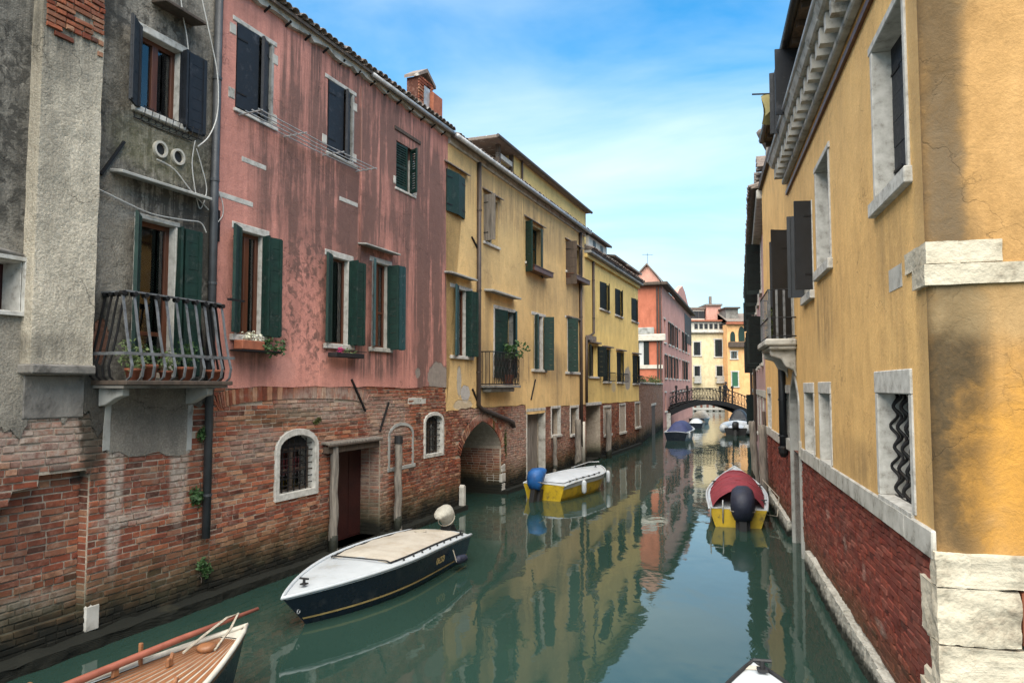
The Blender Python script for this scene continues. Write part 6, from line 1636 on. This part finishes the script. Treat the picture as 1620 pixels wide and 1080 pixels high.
# ------------------------------------------------------------------ boats
class Boat:
    """hull lofted in boat coordinates: x forward from the transom, z = 0 at the waterline"""
    def __init__(s, name, label, stern, bow, B, zb, zm, zs, rake=.7, tr=.88, pw=2.1, full=.45, group='boats moored along the canal'):
        s.stern, s.bow = Vector((*stern, 0)), Vector((*bow, 0)); d = s.bow-s.stern
        s.L = d.length; s.B = B; s.zb, s.zm, s.zs, s.rake, s.tr, s.pw, s.full = zb, zm, zs, rake, tr, pw, full
        s.root = thing(name, label, 'boat', s.stern, math.atan2(d.y, d.x), group)
    def hb(s, t):
        if t < s.full: return (s.tr+(1-s.tr)*math.sin(t/s.full*PI/2))*s.B/2
        return max(0.0, 1-((t-s.full)/(1-s.full))**s.pw)*s.B/2
    def zg(s, t):
        k = .4
        return s.zm + (s.zb-s.zm)*(max(0,(t-k)/(1-k)))**2 + (s.zs-s.zm)*(max(0,(k-t)/k))**2
    def pt(s, t, lev, side):
        """lev 0 gunwale .. 1 keel"""
        wv = 1-.20*min(1, lev/.62) - (.55*max(0, lev-.62)/.38)
        x = t*(s.L - s.rake*min(1.0, lev*1.15)*t**2)
        zz = s.zg(t)*(1-lev/.62) if lev < .62 else -.30*(lev-.62)/.38
        y = s.hb(t)*wv*(1 if t < 1 else 0)
        return Vector((x, side*y, zz))
    def hull(s, mat, name='hull', n=30):
        b = MB(); levs = [0,.15,.3,.45,.6,.75,1.0]
        for side in (1, -1):
            base = len(b.v)
            for i in range(n+1):
                for l in levs: b.v.append(tuple(s.pt(i/n, l, side)))
            m = len(levs)
            for i in range(n):
                for j in range(m-1):
                    q = (base+i*m+j, base+i*m+j+1, base+(i+1)*m+j+1, base+(i+1)*m+j)
                    b.f.append(q if side > 0 else q[::-1])
        o = b.build(name, mat, s.root, smooth=True)
        t = MB(); ring = [s.pt(0,l,1) for l in levs] + [s.pt(0,l,-1) for l in levs[::-1]]
        t.v = [tuple(p) for p in ring]; t.f = [tuple(range(len(ring)))[::-1]]; t.build('transom', mat, s.root)
        return o
    def strip(s, l0, l1, mat, name, t0=0.0, t1=.995, out=.006, n=30):
        b = MB()
        for side in (1, -1):
            base = len(b.v)
            for i in range(n+1):
                t = t0+(t1-t0)*i/n
                for l in (l0, l1): p = s.pt(t, l, side); b.v.append((p.x, p.y+side*out, p.z))
            for i in range(n): q = (base+2*i, base+2*i+1, base+2*i+3, base+2*i+2); b.f.append(q if side > 0 else q[::-1])
        return b.build(name, mat, s.root, smooth=True)
    def rail(s, r, mat, name='gunwale', t0=0.0, n=30, dz=0.0, inset=0.0):
        pts = [s.pt(t0+(1-t0)*i/n, 0, 1)+Vector((0,-inset,dz)) for i in range(n)] + [s.pt(1,0,1)+Vector((0,0,dz))] + [s.pt(t0+(1-t0)*i/n, 0, -1)+Vector((0,inset,dz)) for i in range(n-1,-1,-1)]
        return MB().tube(pts, r, 6).build(name, mat, s.root, smooth=True)
    def deck(s, mat, t0, t1, name='deck', dz=-.01, camber=.06, f0=-1.0, f1=1.0, n=20):
        def fn(u, v):
            t = t0+(t1-t0)*u; q = f0+(f1-f0)*v
            return (s.pt(t,0,1).x, s.hb(t)*q*.985, s.zg(t)+dz+camber*(1-q*q)*min(1, s.hb(t)/(s.B/2)))
        b = MB(); b.grid(fn, n, 10); b.f = [f[::-1] for f in b.f] if False else b.f
        return b.build(name, mat, s.root, smooth=True)
    def dome(s, mat, t0, t1, name, w=.8, h=.25, edge=.02, ends=(.25,.25), wrinkle=.012, n=28, base_dz=0.0):
        def fn(u, v):
            t = t0+(t1-t0)*u; q = -1+2*v
            e = min(1.0, u/ends[0] if ends[0] else 1, (1-u)/ends[1] if ends[1] else 1); e = math.sin(min(1,max(0,e))*PI/2)
            z = s.zg(t)+base_dz+edge+h*e*(1-abs(q)**2.4)*min(1.0, s.hb(t)/(s.B*.35)) + wrinkle*math.sin(u*31+q*5)*math.sin(q*7+u*9)
            return (s.pt(t,0,1).x, s.hb(t)*q*w, z)
        return MB().grid(fn, n, 16).build(name, mat, s.root, smooth=True)
    def outboard(s, mat, x=-.22, y=0.0, z=.35, sc=1.0, tilt=0.25, cover=True, name='outboard'):
        """motor on the transom: hood under its cover, leg, bracket"""
        prof = [(-.20,0,.13,.14),(-.24,.10,.19,.18),(-.26,.24,.23,.20),(-.22,.38,.24,.20),(-.10,.50,.20,.17),(.02,.56,.10,.09)]
        b = MB(); n = 14
        for k, (cxx, cz, rx, ry) in enumerate(prof):
            for j in range(n):
                a = 2*PI*j/n; wr = 1+.05*math.sin(j*3+k*1.3)
                b.v.append(((cxx+.10+rx*math.cos(a)*wr)*sc, ry*math.sin(a)*wr*sc, cz*sc))
        for k in range(len(prof)-1):
            for j in range(n): b.f.append((k*n+j, k*n+(j+1)%n, (k+1)*n+(j+1)%n, (k+1)*n+j))
        b.f += [tuple(range(n))[::-1], tuple((len(prof)-1)*n+j for j in range(n))]
        o = b.build(name, mat, s.root, smooth=True, loc=(x, y, z)); o.rotation_euler = (0, tilt, 0)
        MB().box(-.02*sc, .12*sc, -.12*sc, .12*sc, -.30*sc, .05*sc).build('bracket', M['rubber'], o)
        MB().box(-.20*sc, -.05*sc, -.06*sc, .06*sc, -.75*sc, .02*sc).build('leg', M['rubber'], o)
        MB().tube([((-.10+.215*math.cos(2*PI*k/16))*sc*1.02, .205*math.sin(2*PI*k/16)*sc, .16*sc) for k in range(17)], .012*sc, 5).build('tie_rope', M['rope'], o)
        return o
    def cleat(s, x, y, z, sc=1.0):
        b = MB(); b.box(-.05*sc, .05*sc, -.045*sc, .045*sc, 0, .02*sc); b.tube([(0,0,.0),(0,0,.09*sc)], .022*sc, 8); b.tube([(0,-.08*sc,.09*sc),(0,.08*sc,.09*sc)], .016*sc, 6)
        return b.build('cleat', M['rubber'], s.root, loc=(x, y, z))
    def fender(s, t, side, mat, drop=.12, lying=False):
        p = s.pt(t, 0, side); c = Vector((p.x, p.y+side*.09, p.z-drop-.17))
        prof = [(.0,-.20),(.05,-.185),(.075,-.13),(.075,.13),(.05,.185),(.02,.2),(.0,.21)]
        o = MB().lathe(prof, 12).build('fender', M[mat], s.root, smooth=True, loc=c)
        if lying: o.rotation_euler = (0, PI/2-.1, 0); 
        MB().tube([Vector((0,0,.2)) if not lying else Vector((.03,0,.2)), Vector((0,-side*.06,drop+.17)) if not lying else Vector((-.18,-side*.07,.22))], .009, 5).build('fender_line', M['rope'], o)
        return o

M['tarp_motor'] = simple('grey_white_motor_cover', (.36,.345,.30,1), (.25,.235,.20,1), .85, 5, .7, dist=.04, wear=((.15,.14,.11,1), .5))
# ---- navy boat with the white deck
b1 = Boat('navy_motorboat', 'navy motorboat with white deck and cream tarpaulin moored below the pink house', (-1.38,14.55), (-3.06,10.02), 1.46, .49, .55, .48, rake=.75, tr=.88, pw=2.0, full=.42)
b1.hull(M['boat_navy']); b1.strip(.47, .505, M['gold'], 'gold_line'); b1.rail(.028, M['boat_white'])
b1.strip(.0, .05, M['boat_white'], 'rub_rail', out=.012)
b1.deck(M['boat_white'], .0, 1.0, camber=.07)
b1.dome(M['tarp_cream'], .03, .60, 'tarpaulin', .80, .05, .035, (.06,.10), .012)
pts = []
for i in range(25):
    t = .03+.57*i/24; pts.append((b1.pt(t,0,1).x, b1.hb(t)*.81, b1.zg(t)+.035))
endp = [(b1.pt(.60,0,1).x+.10*math.sin(PI*k/8), b1.hb(.6)*.81*math.cos(PI*k/8), b1.zg(.6)+.055+.03*math.sin(PI*k/8)) for k in range(1,8)]
MB().tube(pts+endp+[(p[0],-p[1],p[2]) for p in pts[::-1]], .012, 5).build('shock_cord', M['rubber'], b1.root)
for k in range(9):
    for sd in (1, -1):
        t = .06+.06*k; MB().lathe([(.018,0),(.018,.012),(.008,.02)], 8, (b1.pt(t,0,1).x, sd*b1.hb(t)*.88, b1.zg(t)+.012)).build('hook', M['rubber'], b1.root)
b1.outboard(M['tarp_motor'], -.02, .12, .60, .80, .75)
b1.cleat(b1.L*.90, 0, b1.zg(.9)+.045, .9); b1.cleat(b1.L*.05, b1.B*.36, b1.zg(.05)+.02, .8)
b1.fender(.16, 1, 'tarp_navy', .16, True)
cv = bpy.data.curves.new('registration_number', 'FONT'); cv.body = '0650'; cv.size = .17; cv.extrude = .002; cv.materials.append(M['gold'])
_t = bpy.data.objects.new('tmp_text', cv); _m = bpy.data.meshes.new_from_object(_t); bpy.data.objects.remove(_t)
p = b1.pt(.34, .16, 1); tx = new_obj('registration_number', _m, b1.root)
side_dir = 1
p2 = b1.pt(.24, .16, 1); ang = math.atan2(p2.y-p.y, p2.x-p.x); tx.location = (p.x, p.y+.014, p.z-.14); tx.rotation_euler = (PI/2+.0, 0, ang); tx.rotation_euler.rotate_axis('X', .16)
MB().tube([b1.pt(.985,.30,1)+Vector((.03*math.cos(k),.0,.03*math.sin(k)-.02)) for k in range(7)], .008, 5).build('mooring_ring', M['zinc'], b1.root)
MB().lathe([(.0,0),(.10,.0),(.12,.02),(.08,.035),(.05,.03)], 16, (b1.L*.14, -.10, b1.zg(.14)+.075)).build('rope_coil', M['rope'], b1.root)

# ---- wooden sailing boat, bow in the corner
b2 = Boat('wooden_sailing_boat', 'varnished wooden sailing boat with striped planked deck and red-brown spar, bottom left', (-4.60,3.2), (-2.98,8.50), 1.70, .62, .48, .45, rake=.35, tr=.7, pw=1.7, full=.45)
b2.hull(M['boat_navy']); b2.rail(.03, M['cream_paint']); b2.strip(.0, .10, M['deck_wood'], 'rubbing_strake', out=.012)
for k in range(12):
    f0, f1 = -.92+1.84*k/12, -.92+1.84*(k+1)/12
    b2.deck(M['deck_wood'], .1, .94, 'plank', -.02, .05, f0+.024, f1-.024, 14)
b2.deck(M['cream_paint'], .1, .945, 'caulking', -.028, .05, -.93, .93)
for f0, f1 in ((-1,-.925),(.925,1)): b2.deck(M['boat_white'], .1, .97, 'side_deck', -.012, .03, f0, f1)
b2.deck(M['cream_paint'], .945, .985, 'foredeck', -.015, .03)
for t, f in ((.80,.15),(.72,-.62),(.74,.72)):
    x = b2.pt(t,0,1).x; y = b2.hb(t)*f
    MB().prism([(-.045,0),(.045,0),(.035,.06),(.06,.11),(.02,.13),(.0,.08),(-.035,.09)], -.018, .018).build('wooden_cleat', M['deck_wood'], b2.root, loc=(x,y,b2.zg(t)+.01), bevel=.01)
MB().lathe([(.09,0),(.10,.04),(.07,.06),(.0,.07)], 14, (b2.L*.88,.0,b2.zg(.88)+.0)).build('mast_step', M['deck_wood'], b2.root, smooth=True)
sp = [Vector((b2.L*.20, .66, .55)), Vector((b2.L*.6, .55, .60)), Vector((b2.L*.86, .27, .68)), Vector((b2.L*1.04, .02, .74))]
MB().tube(sp, [.036,.038,.034,.02], 10).build('spar', M['spar'], b2.root, smooth=True)
MB().tube([v+Vector((-.2,.12,-.03)) for v in sp[:3]], [.028,.028,.022], 8).build('spar', M['deck_wood'], b2.root, smooth=True)
for t in (.62,.80): p = Vector((b2.L*t, b2.hb(t)*.93, .7)); MB().bar((p.x,p.y,b2.zg(t)-.02),(p.x,p.y,b2.zg(t)+.20), .035).build('crutch', M['deck_wood'], b2.root, bevel=.005)
MB().tube([(b2.L*.84,.1,b2.zg(.84)+.05),(b2.L*.90,.14,.66),(b2.L*.965,.12,.75),(b2.L*.99,.08,.76),(b2.L*.95,.0,.68),(b2.L*.88,-.1,.58)], .014, 5).build('rope', M['rope'], b2.root)

# ---- yellow boat with the blue-covered motor
b3 = Boat('yellow_motorboat', 'yellow-hulled boat with pale cover and blue-wrapped outboard moored by the ochre house', (.92,21.75), (3.0,25.25), 1.5, .62, .52, .45, rake=.6, tr=.9, pw=2.4, full=.5)
b3.hull(M['boat_yellow']); b3.strip(.0, .16, M['boat_white'], 'rub_rail', out=.012); b3.rail(.03, M['boat_white']); b3.deck(M['boat_white'], 0, 1, camber=.03)
b3.dome(M['tarp_white'], .06, .74, 'cover', .76, .10, .03, (.1,.25), .006)
b3.strip(.55, .75, M['rubber'], 'boot_top', out=.004)
for t in (.25,.8): b3.fender(t, -1, 'boat_white', .02)
for k in range(6): t = .12+.1*k; b3.cleat(b3.pt(t,0,1).x, -b3.hb(t)*.88, b3.zg(t)+.02, .5)
b3.outboard(M['tarp_blue'], -.20, .12, .30, 1.2, .3); b3.cleat(b3.L*.9, 0, b3.zg(.9)+.03, .8)
MB().tube([(b3.L*.7,.5,b3.zg(.7)+.1),(b3.L*.9,.25,b3.zg(.9)+.18),(b3.L*.97,0,b3.zg(1)+.15)], .015, 5).build('bow_rail', M['zinc'], b3.root)

# ---- boat under the crimson cover
b4 = Boat('crimson_covered_boat', 'white and yellow boat under a crimson tarpaulin with navy-wrapped outboard on the right bank', (5.30,17.55), (6.74,22.6), 1.50, .88, .52, .42, rake=.9, tr=.86, pw=2.2, full=.38)
b4.hull(M['boat_yellow']); b4.strip(.0, .22, M['boat_white'], 'topside_band', out=.008); b4.rail(.03, M['boat_white']); b4.deck(M['boat_white'], 0, 1, camber=.02)
b4.dome(M['tarp_red'], .02, .87, 'tarpaulin', .88, .36, .03, (.0,.32), .016)
for k in range(3):
    t = .30+.16*k; MB().tube([(b4.pt(t,0,1).x+.03*math.sin(PI*j/14), b4.hb(t)*.88*(-1+2*j/14), b4.zg(t)+.035+.36*(1-abs(-1+2*j/14)**2.4)*min(1, math.sin(min(1,(.87-t)/.85/.32)*PI/2))) for j in range(15)], .012, 5).build('cover_seam', M['tarp_red'], b4.root, smooth=True)
b4.strip(.55, .75, M['rubber'], 'boot_top', out=.004)
b4.outboard(M['tarp_navy'], -.18, -.10, .22, 1.35, .05)
ld = MB()
for y in (.34,.62): ld.tube([(-.02,y,.1),(-.10,y,.45),(-.02,y,.62),(.1,y,.6)], .016, 6)
ld.tube([(-.10,.34,.45),(-.10,.62,.45)], .014, 6); ld.build('boarding_ladder', M['zinc'], b4.root, smooth=True)
for t, sd in ((.12,-1),(.55,-1),(.62,1)): b4.cleat(b4.pt(t,0,1).x, sd*b4.hb(t)*.88, b4.zg(t)+.02, .9)
pl = b4.root.matrix_world
tag(MB().tube([(5.95,17.75,.44),(6.15,18.0,.22),(6.45,18.2,.15),(6.75,18.9,.5),(6.88,20.5,.75)], .012, 5).build('mooring_line', M['rope'], None), 'slack mooring line from the crimson-covered boat to the thick pole', 'rope')

# ---- bow of a white boat at the lower edge
b5 = Boat('white_bow_boat', 'white boat bow with a black mooring cleat at the bottom edge', (1.35,2.6), (2.28,7.16), 1.7, .72, .62, .6, rake=.5, tr=.9, pw=1.9, full=.4)
b5.hull(M['boat_white']); b5.rail(.02, M['rubber']); b5.deck(M['boat_white'], 0, 1, camber=.05); b5.cleat(b5.L*.945, -.05, b5.zg(.94)+.02, 1.0)
b5.deck(M['cream_paint'], .955, .975, 'deck_stripe', .0, .012)

# ---- boats further up
b6 = Boat('blue_covered_boat', 'white boat under an indigo tarpaulin below the brick garden wall', (9.95,45.2), (11.7,49.6), 1.55, .75, .55, .5, rake=.6)
b6.hull(M['boat_navy']); b6.strip(0, .45, M['boat_white'], 'topside_band', out=.01); b6.rail(.035, M['boat_white']); b6.deck(M['boat_white'], 0, 1); b6.dome(M['tarp_indigo'], .05, .9, 'tarpaulin', .86, .55, .03, (.25,.5)); b6.fender(.05, -1, 'boat_white', .0)
b7 = Boat('white_dinghy', 'white inflatable dinghy with a grey outboard near the dark green screen', (15.1,50.2), (16.3,53.6), 1.75, .7, .55, .5, rake=.3, pw=3.0)
pts = [b7.pt(i/20,.1,1) for i in range(20)]+[b7.pt(1,.1,1)]+[b7.pt(i/20,.1,-1) for i in range(19,-1,-1)]
b7.hull(M['rubber']); MB().tube(pts, .30, 10).build('float_tube', M['boat_white'], b7.root, smooth=True); b7.deck(M['tarp_white'], 0, .95, dz=-.1); b7.outboard(M['rubber'], -.1, 0, .35, 1.1)
b8 = Boat('white_covered_boat', 'small boat under a white hump of tarpaulin under the bridge on the left', (16.0,64.5), (18.0,69.0), 1.5, .7, .5, .5)
b8.hull(M['boat_navy']); b8.deck(M['boat_white'], 0, 1); b8.dome(M['tarp_cream'], .1, .8, 'tarpaulin', .85, .6, .03)
b9 = Boat('tiny_moored_boat', 'low dark boat with a white stern cover just left of the white-humped boat', (14.3,58.0), (15.6,62.0), 1.3, .6, .45, .4)
b9.hull(M['boat_navy']); b9.deck(M['boat_navy'], 0, 1); b9.dome(M['boat_white'], .0, .35, 'tarpaulin', .8, .3, .03)
b10 = Boat('grey_cabin_boat', 'grey-covered boat beyond the white dinghy at the foot of the bridge', (18.3,60.0), (19.8,64.5), 1.7, .8, .6, .6)
b10.hull(M['boat_navy']); b10.strip(0,.3, M['boat_white'], 'topside_band', out=.01); b10.deck(M['boat_white'], 0, 1); b10.dome(M['slate'], .05, .75, 'tarpaulin', .9, .75, .05, (.15,.25))

# ------------------------------------------------------------------ plants, pots, boxes, clothes rack
for (px, y, r, h, lab, pl_, n_, pr_) in ((210,-.42,.10,.16,'pot of pale succulents at the left end of the iron balcony','leaf_pale',260,.34), (236,-.38,.11,.22,'tall terracotta pot left of centre on the iron balcony','leaf',140,.24),
        (262,-.42,.09,.14,'small pot with a pale rosette at the middle of the iron balcony','leaf_pale',200,.26), (293,-.40,.12,.20,'terracotta pot with a green plant right of centre on the iron balcony','leaf',220,.32), (340,-.40,.13,.17,'bare wide terracotta pot at the right end of the iron balcony',None,0,.1)):
    flower_pot(FA, FA.x(px,590,y), y, bz0, r, h, lab, pl_, n_, .05, pr_)
for (px, py, r, n_, sz, lab) in ((326,690,.20,170,.06,'weeds climbing the drainpipe beside the grey render panel'), (318,776,.24,230,.07,'round green weed tuft growing from the brick left of the drainpipe'), (319,906,.20,220,.06,'green weed tuft low on the brick wall below the drainpipe')):
    x, z = FA.xz(px, py, -.05); weed('weed', lab, 'weed', FA.M @ Vector((x,-.04,z)), r, n_, sz, group='weeds on the brick wall', rz=FA.rz)
x0, x1, z0, z1 = mid[0]
fb = thing('flower_box', 'terracotta flower box with white blooms under the left green-shuttered window', 'flower box', FB.M @ Vector((x0-.10,-.03,z0-.24)), FB.rz, 'flower boxes on the pink house')
MB().box(-.02, .52, -.24, -.06, .0, .15).build('trough', M['terracotta'], fb, bevel=.01); MB().box(-.05, x1-x0+.3, -.28, -.01, -.03, -.002).build('shelf', M['iron'], fb)
p = MB(); [leaves(p, (random.uniform(0,.5),-.16,.18+random.uniform(0,.06)), .09, 14, .05) for _ in range(10)]; p.build('blooms', M['white_petal'], fb, kind='stuff')
p = MB(); [leaves(p, (random.uniform(.45,1.0),-.2+random.uniform(-.1,.05),.04+random.uniform(-.06,.16)), .12, 16, .06) for _ in range(14)]; p.build('foliage', M['leaf'], fb, kind='stuff')
x0, x1, z0, z1 = mid[1]
fb = thing('flower_box', 'black flower tray with a pink bloom under the middle green-shuttered window', 'flower box', FB.M @ Vector((x0-.05,-.03,z0-.26)), FB.rz, 'flower boxes on the pink house')
MB().box(-.05, .95, -.25, -.05, .0, .09).build('trough', M['rubber'], fb, bevel=.01); MB().tube([(-.1,-.27,.13),(1.0,-.27,.13)], .008, 5).build('rail', M['iron'], fb)
p = MB(); leaves(p, (.20,-.18,.13), .08, 50, .05); p.build('blooms', M['pink_petal'], fb, kind='stuff'); p = MB(); leaves(p, (.45,-.18,.12), .09, 50, .05); leaves(p, (.7,-.18,.1), .06, 30, .05); p.build('foliage', M['leaf_pale'], fb, kind='stuff')
# clothes drying rack under the top windows
yr = -.42
ra, rb_ = FB.xz(374,174,-.05), FB.xz(588,278,yr)
rk = thing('clothes_rack', 'long metal clothes drying rack under the two slate-shuttered top windows of the pink house', 'drying rack', FB.M @ Vector((ra[0], -.03, ra[1])), FB.rz)
Lr = FB.x(580,272,-.25)-ra[0]; dzr = 0.0
for k in range(4): yy = -.08-.13*k; MB().tube([(.0,yy,-.04),(Lr*.5,yy,-.07),(Lr,yy,-.04)], .010, 5).build('line', M['zinc'], rk)
for t in (.02,.34,.66,.98): MB().tube([(Lr*t,.0,-.06),(Lr*t,-.50,-.04)], .013, 5).build('arm', M['zinc'], rk)
# moss on the arch pier, antenna on the pink roof
x, z = FC.xz(800,715,-.04); weed('moss_streak', 'green moss streak on the brick right of the water arch', 'moss', FC.M @ Vector((x,-.03,z)), .45, 260, .045, 'moss', (.18,.06,1.5), stem=False, rz=FC.rz)
x, z = FB.xz(505,665,-.03); weed('moss_patch', 'moss patch on the brick between the barred window and the door canopy', 'moss', FB.M @ Vector((x,-.02,z)), .22, 120, .035, 'moss', (1,.10,.35), stem=False, rz=FB.rz)

def aerial(label, loc, h):
    o = thing('roof_aerial', label, 'aerial', loc, random.uniform(0,3), 'television aerials on the roofs')
    MB().tube([(0,0,-.6),(0,0,h)], .016, 5).build('mast', M['iron'], o); bm = MB().tube([(-.45,0,h-.15),(.5,0,h-.12)], .01, 4).build('boom', M['iron'], o)
    for k in range(7): x = -.4+.13*k; MB().tube([(x,-.22+.015*k,h-.14),(x,.22-.015*k,h-.14)], .006, 4).build('element', M['iron'], bm)
aerial('thin aerial on the tiles of the lemon house', FD.M @ Vector((5.0, 1.6, DZ+.9)), 1.7)
aerial('short aerial on the gable of the red house', FE.M @ Vector((.9, 1.2, zpk+.2)), .9)
